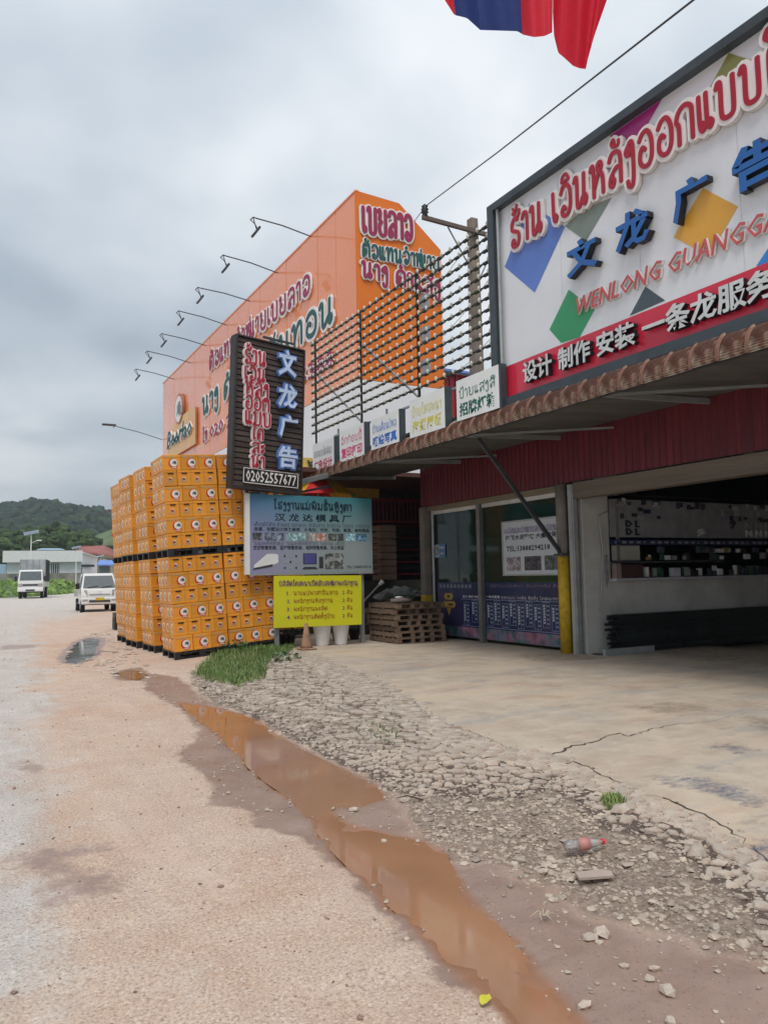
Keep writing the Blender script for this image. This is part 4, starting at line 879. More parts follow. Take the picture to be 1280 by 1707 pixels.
def box_truck(loc, rz):
    v = thing('box_truck', 'white light truck with a tall grey covered cargo box driving towards the camera', 'truck', loc, (0, 0, rz))
    mb = MB(); side_loft(mb, [(-3.0, .55, .95), (-3.06, .8, .98), (-3.02, 1.35, .98), (-2.72, 2.15, .90), (-2.6, 2.25, .88), (-1.5, 2.25, .88), (-1.4, 1.3, .98), (-1.4, .55, .98)], 0, 0, M_vwhite); mb.build('cab', v, False, False)
    MB().add([(-.86, -3.02, 1.42), (.86, -3.02, 1.42), (.80, -2.75, 2.12), (-.80, -2.75, 2.12)], [(0, 1, 2, 3)], M_glass).build('windscreen', v, False, False)
    MB().box(-.6, .6, -3.08, -3.03, .98, 1.14, M_bumper).build('grille', v, False, False)
    mb = MB(); mb.bbox(-1.0, 1.0, -3.2, -3.0, .55, .8, M_vwhite, .03); mb.box(-.35, .35, -3.215, -3.19, .58, .72, M_bumper); mb.build('bumper', v, False, False)
    for s in (-1, 1):
        MB().bbox(s * .78 - .16, s * .78 + .16, -3.1, -3.02, .95, 1.18, M_lens, .02).build('headlight', v, False, False)
        MB().add([(s * .985, -2.9, 1.4), (s * .985, -1.6, 1.4), (s * .895, -1.65, 2.1), (s * .9, -2.65, 2.1)], [(0, 1, 2, 3)] if s > 0 else [(3, 2, 1, 0)], M_glass).build('side_window', v, False, False)
        m_ = MB().bbox(s * 1.15 - .1, s * 1.15 + .1, -2.95, -2.88, 1.35, 1.75, M_black, .02); m_.tube([(s * .95, -2.9, 1.6), (s * 1.1, -2.9, 1.6)], .02, M_black, 6); m_.build('mirror', v, False, False)
        wheel(v, s * .85, -2.2, .42, .25); wheel(v, s * .85, 1.6, .42, .3)
    mb = MB(); mb.box(-1.05, 1.05, -1.25, 3.2, .9, 1.3, M_vwhite); mb.build('cargo_bed', v, False, False)
    mb = MB(); mb.box(-1.03, 1.03, -1.24, 3.18, 1.3, 3.1, mat('grey_canvas', (.33, .35, .36), .6, var=.3, scale=1)); 
    for i in range(8): y = -1.2 + i * .62; mb.box(1.03, 1.07, y, y + .08, 1.3, 3.1, M_dark)
    for i in range(5): mb.box(-1.0 + i * .5, -.95 + i * .5, -1.27, -1.24, 2.3, 3.1, M_grey)
    mb.build('cargo_cover', v, False, False)
    MB().box(-.8, .8, -2.8, 3.0, .45, .6, M_bumper).build('chassis', v, False, False)
g = G(47, 998, -.1); box_truck((g.x + .75, g.y + 3.5, -.1), R(-9))
trk = bpy.data.objects['box_truck']; trk.scale = (1.12, 1.12, 1.22)

# ================================================================== orange wall of the beer depot
OX = 10.5
M_or = mat('glossy_orange_panel', (.88, .235, .045), .25, var=.03, scale=.5, coat=1, coatr=.04, spec=.6)
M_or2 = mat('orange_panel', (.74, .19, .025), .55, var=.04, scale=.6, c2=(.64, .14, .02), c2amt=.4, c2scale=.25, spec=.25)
M_owhite = mat('white_panel', (.78, .78, .79), .35, var=.05, scale=.5)
c = onX(592, 320, OX); YC = c.y; ZT = c.z; lt = onX(272, 651, OX); YL = lt.y; ZB = onX(596, 633, OX).z
g2 = onY(664, 340, YC); g3 = onY(733, 418, YC)
depot = thing('depot_building', 'tall orange and white sign wall building of the beer depot', 'building', (OX, YC, 0))
mb = MB(); 
# street side face made of tall composite panels with thin joints, and the gable side
npan = 18
Pw = [YC + (YL - YC) * i / npan for i in range(npan + 1)]
for i in range(npan):
    y0, y1 = Pw[i] + .012, Pw[i + 1] - .012; q = MB(); off = .004 * math.sin(i * 2.7)
    q.box(OX + off, OX + .08, y0, y1, ZB + .01, ZT, M_or); q.build('orange_panel', depot)
mb = MB()
for i in range(npan): mb.box(OX + .002 * math.sin(i * 5), OX + .08, Pw[i] + .012, Pw[i + 1] - .012, 3.0, ZB - .01, M_owhite)
o = mb.build('white_panels', depot); o['kind'] = 'stuff'
gy_ = YC - .0
q = MB(); q.prism([(OX - .02, gy_ - .05, ZB), (g3.x, gy_ - .05, ZB), (g3.x, gy_ - .05, g3.z), (g2.x, gy_ - .05, g2.z), (OX - .02, gy_ - .05, ZT + .03)], (0, .05, 0), M_or2); q.build('gable_panel', depot)
q = MB(); q.box(OX - .015, g3.x, gy_ - .045, gy_, 0, ZB - .012, M_owhite); q.build('gable_base', depot)
q = MB(); q.box(OX + .1, g3.x - .02, gy_ + .01, YL - .1, 0, ZB, M_dark); q.prism([(OX + .1, gy_ + .01, ZB), (g3.x - .02, gy_ + .01, ZB), (g3.x - .02, gy_ + .01, g3.z - .1), (g2.x, gy_ + .01, g2.z - .1), (OX + .1, gy_ + .01, ZT - .1)], (0, YL - YC - .2, 0), M_grey); q.build('building_body', depot)
q = MB(); q.box(OX - .03, OX + .1, gy_ - .06, YL, ZT, ZT + .05, M_or); q.build('top_trim', depot)
# letters on the street side
TL = frame((OX - .008, YL, 0), (0, -1, 0), (0, 0, 1))
def ub(pl, pr, X=OX, T=TL):   # left-bottom & right-top pixels -> u0,u1,v0,v1 using baseline/top
    a = T.inverted() @ onX(*pl, X); b = T.inverted() @ onX(*pr, X); return a, b
def lao_wall(name, s, pl, pr, hgt, m, w=.085, wout=.19, T=TL, X=OX, Y=None):
    P_ = (lambda p: onY(p[0], p[1], Y)) if Y is not None else (lambda p: onX(p[0], p[1], X))
    a = T.inverted() @ P_(pl); b = T.inverted() @ P_(pr)
    mb = MB(); sl = (b.y - a.y) / (b.x - a.x); put_lao(mb, s, T, (a.x, b.x, a.y, a.y + hgt), m, w, M_lwhite, wout, .05, .04, warp=lambda u: (u - a.x) * sl)
    return mb.build(name, depot)
lao_wall('lettering', 'ຕົວແທນຈຳໜ່າຍເບຍລາວ', (352, 617), (521, 487), .66, M_purple)
lao_wall('lettering', 'ນາງ ຄຳແສງ ຈັນທອນ', (340, 692), (560, 533), .80, M_teal)
mb = MB(); a, b = ub((341, 738), (560, 610)); put_lao(mb, 'ໂທ:', TL, (a.x, a.x + .9, a.y, a.y + .5), M_purple, .09, M_lwhite, .2, .05, .04)
put_cjk(mb, '020 23757161 9613388', TL, (a.x + 1.2, b.x, a.y, a.y + .62), M_lwhite, .01, .04, .06); put_cjk(mb, '020 23757161 9613388', TL, (a.x + 1.2, b.x, a.y, a.y + .62), M_purple, .055, .01, .015); mb.build('lettering', depot)
# logo: amber plaque with a tiger's head in a ring and the name across
M_amber = mat('amber_plaque', (.72, .36, .06), .4, var=.08, scale=1, coat=.6); M_ring = mat('brown_ring', (.40, .15, .09), .45); M_tiger = mat('grey_head', (.16, .19, .20), .5)
a = TL.inverted() @ onX(283, 752, OX); b = TL.inverted() @ onX(330, 676, OX); U0, U1, V0, V1 = a.x, b.x, (TL.inverted() @ onX(283, 768, OX)).y, (TL.inverted() @ onX(325, 680, OX)).y
pq = [];
for i in range(9): t = R(90 * i / 8); pq.append((U0 + (U1 - U0) * .42 * (1 - math.cos(t)) if 0 else U0 + (U1 - U0) * .55 * (1 - math.cos(t)), V0 + (V1 - V0) * (.45 + .55 * math.sin(t)), .02))
pq += [(U1 - .3, V1, .02), (U1 - .08, V1 - .1, .02), (U1, V1 - .35, .02), (U1, V0, .02), (U0, V0, .02)]
mb = MB(); mb.prism([TL @ Vector(p) for p in reversed(pq)], TL.to_3x3() @ Vector((0, 0, .10)), M_amber, None, M_ring); lg = mb.build('logo_plaque', depot)
cc = TL.inverted() @ onX(303, 682, OX); rad_v = ((TL.inverted() @ onX(302, 656, OX)).y - (TL.inverted() @ onX(302, 706, OX)).y) / 2; rad_u = rad_v * 1.02
def disc(mb, cu, cv, ru, rv, n0, n1, m, T, seg=28):
    vs = [(cu + ru * math.cos(2 * math.pi * k / seg), cv + rv * math.sin(2 * math.pi * k / seg), n) for n in (n0, n1) for k in range(seg)]
    mb.add(vs, [tuple(range(seg, 2 * seg))] + [(k, (k + 1) % seg, (k + 1) % seg + seg, k + seg) for k in range(seg)], m, T)
def tiger(mb, cu, cv, r, n, m, T, eye=None):
    pts = [(-.75, -.5), (-.55, .1), (-.62, .42), (-.3, .45), (-.1, .62), (.2, .58), (.42, .62), (.5, .35), (.72, .1), (.62, -.2), (.75, -.55), (.3, -.45), (.05, -.62), (-.1, -.25), (-.4, -.3)]
    mb.add([(cu + x * r, cv + y * r, n) for x, y in reversed(pts)], [tuple(reversed(range(len(pts))))][::1], m, T)
mb = MB(); disc(mb, cc.x, cc.y, rad_u, rad_v, .02, .16, M_ring, TL); disc(mb, cc.x - .05, cc.y, rad_u * .86, rad_v * .86, .15, .165, M_lwhite, TL); tiger(mb, cc.x + .1, cc.y - .05, rad_v * .85, .17, M_tiger, TL); mb.build('logo_emblem', lg)
mb = MB(); a = TL.inverted() @ onX(284, 750, OX); b = TL.inverted() @ onX(326, 700, OX); bx = (a.x, b.x, a.y - .02, a.y + .98); sl = 0
put_cjk(mb, 'Beerlao', TL, bx, M_lwhite, .12, .06, .07, .25); put_cjk(mb, 'Beerlao', TL, bx, M_teal, .185, .01, .018, .25); mb.build('logo_lettering', lg)
# letters on the gable
TG = frame((OX, YC - .055, 0), (1, 0, 0), (0, 0, 1))
lao_wall('lettering', 'ເບຍລາວ', (603, 387), (686, 403), .82, M_purple, .1, .2, TG, Y=YC - .055)
lao_wall('lettering', 'ຕົວແທນຈຳໜ່າຍ', (603, 428), (730, 452), .42, M_teal, .1, .2, TG, Y=YC - .055)
lao_wall('lettering', 'ນາງ ຄຳແສງ', (602, 461), (732, 494), .48, M_purple, .1, .2, TG, Y=YC - .055)
# flood lights on long arms
for k, (a, b) in enumerate([((518, 394), (422, 362)), ((463, 455), (372, 425)), ((417, 502), (330, 479)), ((378, 542), (298, 518)), ((343, 576), (270, 556)), ((318, 605), (246, 585)), ((290, 632), (227, 615)), ((271, 733), (192, 710))]):
    p = onX(a[0], a[1], OX); e_ = onY(b[0], b[1], p.y)
    lab = 'flood light on a thin arm from the orange wall, ' + ['nearest and highest in view', 'second from the top', 'third from the top', 'fourth from the top', 'fifth from the top', 'sixth from the top', 'farthest along the roof edge', 'lowest one, just above the crates'][k]
    t = thing('flood_light', lab, 'flood light', tuple(p), group='flood lights on arms along the orange wall')
    d = e_ - p
    MB().tube([(-.0, 0, 0), tuple(d * .5 + Vector((0, 0, .05))), tuple(d * .94), tuple(d), tuple(d + Vector((-.10, 0, -.12)))], .022, M_dark, 6).build('arm', t, False, False)
    if k < 7:
        MB().tube([tuple(d + Vector((-.1, 0, -.1))), tuple(d + Vector((.02, -.14, -.3))), tuple(d + Vector((.12, -.1, -.42)))], .018, M_dark, 5).tube([tuple(d + Vector((-.0, 0, 0))), tuple(d + Vector((.16, .12, -.34)))], .018, M_dark, 5).build('bracket', t, False, False)
        T = Matrix.Translation(d + Vector((.12, 0, -.45))) @ Matrix.Rotation(R(35), 4, 'Y'); m_ = MB(); m_.bbox(-.03, .05, -.17, .17, -.24, .14, M_dark, .02, T); m_.box(.051, .056, -.13, .13, -.2, .1, M_lgrey, T); m_.build('lamp_head', t, False, False)
    else:
        T = Matrix.Translation(d + Vector((-.3, 0, .04))); MB().bbox(-.42, .35, -.12, .12, -.05, .05, M_dark, .02, T).build('lamp_head', t, False, False)

# ================================================================== beer crates
M_crate = mat('yellow_crate', (.72, .29, .028), .42, var=.12, scale=2.5, objvar=.13, c2=(.66, .22, .02), c2amt=.5, c2scale=1.5, spec=.35)
M_crshade = mat('crate_hole', (.03, .008, .003), .6)
M_cred = mat('crate_print_red', (.55, .02, .02), .45); M_cwhite = mat('crate_print_white', (.74, .70, .66), .45); M_cgrey = mat('crate_print_grey', (.10, .10, .085), .45); M_cgreen = mat('crate_print_green', (.33, .42, .33), .45)
LH = .315; CLn, CSh = .36, .27
def crate_meshes(short):
    Lx = CSh if short else CLn; Dy = CLn if short else CSh
    b = MB(); g = .003; r = .012
    x0, x1, y0, y1 = g, Lx - g, g, Dy - g; z1 = LH - .004
    b.bbox(x0, x1, y0, y1, .0, .05, M_crate, .006)                       # foot rim
    b.bbox(x0 + .006, x1 - .006, y0 + .006, y1 - .006, .05, LH - .055, M_crate, .002)   # recessed wall
    b.bbox(x0, x1, y0, y1, LH - .055, z1, M_crate, .006)                 # top rim
    for x in (x0, x1 - .018): b.box(x, x + .018, y0 + .001, y1 - .001, .048, LH - .053, M_crate)
    body = b.mesh('crate')
    def prints(w, mir=None):
        e = MB(); T = frame((0, 0, 0), (1, 0, 0), (0, 0, 1))
        h = MB()
        if w > .3:
            cu, cv, rr = w * .58, LH * .46, .088
            disc(e, cu, cv, rr, rr, -.008, -.002, M_cred, T, 20); disc(e, cu + .016, cv + .005, rr * .86, rr * .86, -.002, .0, M_cwhite, T, 20); tiger(e, cu + .030, cv + .006, rr * .66, .0015, M_cgrey, T)
            put_cjk(e, 'Beerlao', T, (w * .16, w * .70, LH * .80, LH * .91), M_cgreen, .001, 0, .02)
            put_cjk(e, 'LAGER', T, (cu - .03, cu + .07, cv - .105, cv - .075), M_cwhite, .004, 0, .03);
            e.add([(cu - .04, cv - .11, .002), (cu + .08, cv - .11, .002), (cu + .08, cv - .068, .002), (cu - .04, cv - .068, .002)], [(0, 1, 2, 3)], M_cred, T)
        else:
            cu, cv = w * .48, LH * .42
            disc(e, cu, cv, .04, .04, -.008, -.002, M_cwhite, T, 14); disc(e, cu + .008, cv - .003, .024, .024, -.002, 0, M_cgrey, T, 10); disc(e, cu - .016, cv, .022, .03, -.002, -.001, M_cred, T, 10)
            put_cjk(e, 'Beerlao', T, (w * .22, w * .76, LH * .20, LH * .28), M_cgreen, .001, 0, .02)
            for dx, ww in ((-.042, .026), (-.008, .018), (.014, .018), (.036, .03)): h.add([(cu + dx, LH * .74, .001), (cu + dx + ww, LH * .74, .001), (cu + dx + ww + .004, LH * .84, .001), (cu + dx - .004, LH * .84, .001)], [(0, 1, 2, 3)], M_crshade, T)
        return e, h
    return body, prints
PR = {}
bl, pf = crate_meshes(False); bs, _ = crate_meshes(True)
e_l, _ = pf(CLn); e_s, h_s = pf(CSh)
EM_L = e_l.mesh('printed_emblem'); EM_S = e_s.mesh('printed_emblem'); HO_S = h_s.mesh('handle_hole')
# the side printed towards the street: white crescent emblem, one crate with a handle hole instead
def side_print():
    e = MB(); T = frame((0, 0, 0), (1, 0, 0), (0, 0, 1)); cu, cv = .135, LH * .47
    disc(e, cu, cv, .085, .092, -.008, -.002, M_cwhite, T, 18); disc(e, cu + .022, cv - .004, .052, .06, -.002, .0005, M_cgrey, T, 14); disc(e, cu + .05, cv, .028, .07, -.0015, .0015, M_crate, T, 12)
    put_cjk(e, 'Beerlao', T, (.04, .2, LH * .80, LH * .88), M_cgreen, .001, 0, .02); return e.mesh('printed_emblem')
EM_SIDE = side_print()
hh = MB(); disc(hh, .05, LH * .82, .018, .018, -.004, .001, M_crshade, frame((0, 0, 0), (1, 0, 0), (0, 0, 1)), 10); HO_D = hh.mesh('handle_hole')
ORD = ['first', 'second', 'third', 'fourth', 'fifth', 'sixth', 'seventh', 'eighth', 'ninth', 'tenth', 'eleventh', 'twelfth']
def pallet_mesh(w, d, h, m, board=None):
    mb = MB(); 
    for i in range(7): x = i * (w - .1) / 6; mb.box(x, x + .1, 0, d, h - .022, h, m)
    for i in range(3):
        y = i * (d - .09) / 2; mb.box(0, w, y, y + .09, h - .044, h - .023, m)
        for j in range(3): x = j * (w - .11) / 2; mb.box(x, x + .11, y + .001, y + .089, .02, h - .045, m)
        mb.box(0, w, y, y + .09, 0, .019, m)
    return mb
NCR = 0
def crate_stack(name, origin, yaw, tilt, label, side=True, front=True, back_side=False, lower=6, upper=6, cols=3, fast=False):
    global NCR
    T = Matrix.Translation(origin) @ Matrix.Rotation(yaw, 4, 'Z') @ Matrix.Rotation(tilt, 4, 'Y')
    PH = .15; W_ = 3 * CLn
    rot = T.to_euler()
    z = 0; gname = 'yellow beer crates stacked on pallets'
    layer = 0
    for sec, nlay in ((0, lower), (1, upper)):
        if nlay == 0: continue
        me = pallet_mesh(W_ + .02, W_ + .02, PH, M_black); o = me.build('plastic_pallet'); o.matrix_world = T @ Matrix.Translation((-.01, -.01, z)); tag(o, f'black plastic pallet {"at the bottom" if sec == 0 else "halfway up"} of the {label}', 'pallet', 'black pallets under the beer crates')
        z += PH
        for k in range(nlay):
            typ = (k % 2 == 1) if sec == 0 else (k % 2 == 0)      # True: short ends to the front
            jx, jy = random.uniform(-.008, .008), random.uniform(-.008, .008)
            cells = []
            nx_, ny_ = (4, 3) if typ else (3, 4); lx, ly = (CSh, CLn) if typ else (CLn, CSh)
            for i in range(nx_):
                for j in range(ny_):
                    if (front and j == 0) or (side and i == 0): cells.append((i, j))
            tot = k + 1 + (6 if sec else 0)
            for i, j in cells:
                wh = (f'{ORD[i]} from left in front' if j == 0 else f'{ORD[j]} from front, road side')
                lab = f'crate, {ORD[i] + " from left" if j == 0 else ORD[j] + " from front"}, {ORD[tot - 1]} layer up, {"front" if j == 0 else "road side"} of {label}'
                r = bpy.data.objects.new('beer_crate', bs if typ else bl); COL.objects.link(r); r.data.materials
                r.matrix_world = T @ Matrix.Translation((i * lx + jx + random.uniform(-.003, .003), j * ly + jy + (random.uniform(-.007, .004) if j == 0 else 0), z)) @ Matrix.Rotation(random.uniform(-.006, .006), 4, 'Z')
                tag(r, lab, 'crate', gname); NCR += 1
                if front and j == 0:
                    c_ = bpy.data.objects.new('printed_emblem', EM_S if typ else EM_L); COL.objects.link(c_); c_.parent = r; c_.location = (0, 0, 0)
                    c_.location = (0, -.0015, 0)
                    if typ: c_ = bpy.data.objects.new('handle_hole', HO_S); COL.objects.link(c_); c_.parent = r; c_.location = (0, -.0005, 0)
                if side and i == 0:
                    if typ:   # long side faces the street
                        c_ = bpy.data.objects.new('printed_emblem', EM_SIDE); COL.objects.link(c_); c_.parent = r; c_.rotation_euler = (0, 0, R(-90)); c_.location = (-.0015, ly - .05, 0)
                    elif (j + k) % 4 == 0:
                        c_ = bpy.data.objects.new('handle_hole', HO_D); COL.objects.link(c_); c_.parent = r; c_.rotation_euler = (0, 0, R(-90)); c_.location = (-.0005, ly - .05, 0)
                    else:
                        c_ = bpy.data.objects.new('printed_emblem', EM_SIDE); COL.objects.link(c_); c_.parent = r; c_.rotation_euler = (0, 0, R(-90)); c_.location = (-.0015, ly, 0)
            z += LH
A = Vector((3.70, 15.42, -.095)); ty = R(-4.0)
crate_stack('a', A, R(0), ty, 'nearest corner stack')
crate_stack('b', A + Vector((1.105, .03, .078)), R(0), R(-3.9), 'stack right of the corner stack', side=False)
crate_stack('c', A + Vector((-.02, 1.75, -.0)), R(2), R(-3.8), 'second stack along road', front=True)
crate_stack('d', A + Vector((-.10, 3.25, 0)), R(3), R(-3.2), 'third stack along road', front=False)
crate_stack('e', A + Vector((-.05, 4.9, 0)), R(2), R(-3.2), 'farthest stack along road', front=False)
crate_stack('f', A + Vector((2.36, .62, .13)), R(0), R(-1.5), 'stack behind the two signs', side=False, lower=0, upper=6) if 0 else None
def plain_stack(origin, w, d, nl, tilt, lab):   # hidden behind the signs, only its upper crates show
    T = Matrix.Translation(origin) @ Matrix.Rotation(tilt, 4, 'Y')
    for k in range(nl):
        for i in range(4 if k % 2 else 3):
            typ = k % 2 == 1; r = bpy.data.objects.new('beer_crate', bs if typ else bl); COL.objects.link(r); r.matrix_world = T @ Matrix.Translation((i * (CSh if typ else CLn), 0, .15 + k * LH + (.15 if k > 5 else 0)))
            tag(r, f'crate, {ORD[i]} from left, {ORD[k]} layer up, {lab}', 'crate', 'yellow beer crates stacked on pallets')
            c_ = bpy.data.objects.new('printed_emblem', EM_S if typ else EM_L); COL.objects.link(c_); c_.parent = r; c_.location = (0, -.0015, 0)
    o = pallet_mesh(1.1, 1.1, .15, M_black).build('plastic_pallet'); o.matrix_world = T; tag(o, f'black plastic pallet under the {lab}', 'pallet', 'black pallets under the beer crates')
plain_stack(A + Vector((2.62, 2.2, .16)), 1, 1, 11, R(-1), 'stack half hidden behind the signs')
g = G(202, 1058, -.1); mb = MB(); T = Matrix.Translation((g.x + .12, g.y + 1.6, -.1)); mb.bbox(-.02, .3, 0, .5, 0, .58, M_black, .02, T)
for i in range(3): mb.box(-.035, -.021, .05 + i * .15, .14 + i * .15, .08, .42, M_dark, T)
tag(mb.build('black_crate'), 'black plastic bin standing on the dirt left of the far crates', 'bin')

# ================================================================== the sign shop
SX = 7.72                                                            # plane of all the roof signs
WX = 9.9                                                             # shop front
Y0, Y1 = 1.2, 16.0
M_band = mat('red_corrugated', (.13, .012, .02), .5, var=.25, scale=1.5, stretch=(1, 3, .6), c2=(.09, .012, .014), c2amt=.6, c2scale=2)  # band red darkened so its base colour carries the shade under the awning
M_plaster = mat('white_plaster', (.62, .61, .58), .8, var=.1, scale=1, c2=(.26, .25, .23), c2amt=.4, c2scale=.8)
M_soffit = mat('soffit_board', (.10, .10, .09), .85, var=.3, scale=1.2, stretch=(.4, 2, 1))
M_rust = mat('rusty_awning', (.175, .085, .06), .75, var=.4, scale=5, c2=(.50, .42, .33), c2amt=.9, c2scale=5.5, c2pos=.53, bump=.2)
M_beam = mat('painted_beam', (.20, .165, .11), .7, var=.25, scale=2, stretch=(1, .3, 4))
M_tan = mat('roller_housing', (.16, .13, .10), .65, var=.2, scale=2, stretch=(1, .15, 6))
shop = thing('sign_shop', 'single storey sign making shop with red corrugated band, glass front and open workshop', 'building', (WX, 8, 0))
mb = MB(); mb.box(WX + .08, 17, 10.64, 10.76, 0, 4.2, M_plaster); mb.build('partition_wall', shop)
mb = MB(); mb.box(17, 17.15, Y0, Y1, 0, 4.4, M_plaster); mb.build('rear_wall', shop)
mb = MB(); mb.box(WX + .1, 17, Y1 - .15, Y1, 0, 4.2, M_dark); mb.build('end_wall', shop)
mb = MB(); mb.box(WX + .1, 17, Y0, Y0 + .15, 0, 4.2, M_plaster); mb.build('end_wall', shop)
mb = MB(); mb.prism([(7.75, Y0, 4.26), (17.4, Y0, 4.65), (17.4, Y0, 4.72), (7.75, Y0, 4.33)], (0, 16.4 - Y0 + .0, 0), M_dark); mb.build('roof', shop)
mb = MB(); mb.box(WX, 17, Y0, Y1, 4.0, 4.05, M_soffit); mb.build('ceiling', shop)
# corrugated red band, one sheet per metre
def corr(mb, x, y0, y1, z0, z1, m, pitch=.1, amp=.014, n=6):
    vs = []; k = int((y1 - y0) / pitch * n)
    for i in range(k + 1):
        y = y0 + (y1 - y0) * i / k; ph = (y / pitch) % 1; w = amp * (1 if ph < .22 else (0 if ph > .34 and ph < .88 else .5)); vs += [(x - w, y, z0), (x - w, y, z1)]
    mb.add(vs, [(2 * i, 2 * i + 1, 2 * i + 3, 2 * i + 2) for i in range(k)], m)
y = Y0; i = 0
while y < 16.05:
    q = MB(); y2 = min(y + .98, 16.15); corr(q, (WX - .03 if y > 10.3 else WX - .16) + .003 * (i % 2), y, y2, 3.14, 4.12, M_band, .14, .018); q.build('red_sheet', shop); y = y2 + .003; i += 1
mb = MB(); mb.box(WX - .12, WX - .10, Y0, 10.3, 3.14, 4.12, M_dark) ; mb.box(WX, WX + .05, 10.3, 16.1, 3.14, 4.12, M_dark); mb.build('band_backing', shop)
mb = MB(); mb.box(WX - .14, WX + .12, Y0, 10.62, 2.83, 3.12, M_tan)
for i in range(6): mb.box(WX - .15, WX - .141, Y0, 10.62, 2.85 + i * .045, 2.88 + i * .045, M_tan)
mb.build('shutter_housing', shop)
mb = MB(); mb.box(WX - .02, WX + .06, 10.9, 15.9, 3.02, 3.13, M_beam); mb.build('lintel', shop)
mb = MB(); mb.box(WX + .03, WX + .08, 10.98, 13.7, 2.93, 3.015, M_plaster); mb.box(WX + .03, WX + .08, 13.86, 15.75, 2.93, 3.015, M_plaster); mb.build('transom', shop)
# glass shop front: two dark panes and the mullion
M_pane = mat('dark_tinted_glass', (.010, .030, .022), .04, var=.15, scale=.7, spec=.35)
MB().box(WX + .06, WX + .075, 13.86, 15.62, .05, 2.925, M_pane).build('window_pane', shop)
MB().box(WX + .06, WX + .075, 11.0, 13.7, .05, 2.925, M_pane).build('window_pane', shop)
MB().box(WX - .03, WX + .09, 13.72, 13.84, 0, 3.02, mat('mullion', (.20, .19, .19), .5, metal=.3)).build('mullion', shop)
MB().tube([(WX + .02, 15.7, 0), (WX + .02, 15.7, 3.02)], .035, M_lgrey, 8).build('drain_pipe', shop)
M_yel = mat('yellow_post_paint', (.52, .33, .015), .6, var=.2, scale=6, c2=(.25, .13, .03), c2amt=.8, c2scale=9, c2pos=.6, bump=.2)
M_post = mat('old_post', (.20, .175, .15), .75, var=.25, scale=3, bump=.2)
def post(y, x, rr, zy, lab, sq=False):
    t = thing('shop_post', lab, 'post', (x, y, 0), group='posts at the shop front')
    if sq: MB().box(-rr, rr, -rr, rr, zy, 3.12, M_post).build('upper_shaft', t, False, False); MB().bbox(-rr - .004, rr + .004, -rr - .004, rr + .004, 0, zy, M_yel, .01).build('painted_base', t, False, False)
    else: MB().tube([(0, 0, zy), (0, 0, 3.12)], rr, M_post, 14).build('upper_shaft', t, True, False); MB().tube([(0, 0, 0), (0, 0, zy)], rr + .006, M_yel, 14).build('painted_base', t, True, False)
    return t
pA = post(10.95, WX - .14, .105, 1.78, 'round concrete post with chipped yellow base between the window and the workshop')
pB = post(15.95, WX - .04, .10, 1.0, 'square post with short yellow base at the left end of the window', True)
mb = MB(); mb.box(WX - .12, WX - .02, 10.66, 10.80, 0, 3.1, M_lgrey); mb.box(WX - .125, WX - .121, 10.68, 10.71, 0, 3.1, M_grey); tag(mb.build('steel_post'), 'pale grey steel channel post right beside the round yellow based post', 'post')
# awning: soffit, rafters, curved rusty sheets
aw = thing('awning', 'long awning over the shop front with curved rusty corrugated edge sheets', 'awning', (SX, 9, 4.0))
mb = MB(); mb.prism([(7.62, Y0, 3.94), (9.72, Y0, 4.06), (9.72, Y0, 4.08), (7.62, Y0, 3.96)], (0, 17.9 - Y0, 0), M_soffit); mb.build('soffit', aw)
for y in (2.2, 5.0, 7.6, 10.9, 14.2, 17.2):
    MB().bar((7.55, y, 3.90), (9.75, y, 4.0), .06, .08, M_grey).build('rafter', aw)
    if y < 17: MB().bar((7.60, y - .05, 3.88), (9.70, y - 1.4, 3.94), .035, .035, M_grey).build('cross_brace', aw)
MB().box(7.53, 7.59, Y0, 17.8, 3.86, 3.93, M_dark).build('edge_beam', aw)
sheet = MB(); vs = []; nn = 40; Wd = .372
for i in range(nn + 1):
    a = R(188 - 105 * i / nn); rr_ = .335 + .009 * math.cos(i * math.pi); vs += [(7.82 + rr_ * math.cos(a), 0, 3.90 + rr_ * math.sin(a)), (7.82 + rr_ * math.cos(a), Wd, 3.90 + rr_ * math.sin(a))]
sheet.add(vs, [(2 * i, 2 * i + 2, 2 * i + 3, 2 * i + 1) for i in range(nn)], M_rust); SH = sheet.mesh('curved_sheet')
seam = MB(); vs = []
for i in range(13):
    a = R(188 - 112 * i / 12)
    for dy, dr in ((-.03, 0), (-.012, .022), (.012, .022), (.03, 0)): rr_ = .338 + dr; vs.append((7.82 + rr_ * math.cos(a), dy, 3.90 + rr_ * math.sin(a)))
seam.add(vs, [(4 * i + k, 4 * i + k + 4, 4 * i + k + 5, 4 * i + k + 1) for i in range(12) for k in range(3)], M_rust); SM = seam.mesh('seam')
ny_ = int((17.9 - Y0) / .375)
for i in range(ny_):
    o = bpy.data.objects.new('curved_sheet', SH); COL.objects.link(o); o.parent = aw; o.location = Vector((random.uniform(-.008, .008), Y0 + i * .375, random.uniform(-.006, .006))) - aw.location
    q = bpy.data.objects.new('seam', SM); COL.objects.link(q); q.parent = o
# big diagonal brace
b0 = onY(938, 921, 10.95); b1 = onY(795, 735, 10.95)
t = thing('awning_brace', 'diagonal dark steel strut from the yellow based post up to the awning edge', 'brace', (WX - .25, 10.85, b0.z))
MB().bar((WX - .22, 10.93, b0.z), (b1.x, 10.93, b1.z + .05), .055, .065, M_dark).build('strut', t); MB().box(WX - .27, WX - .0, 10.83, 11.06, b0.z - .06, b0.z - .02, M_dark).build('clamp', t)

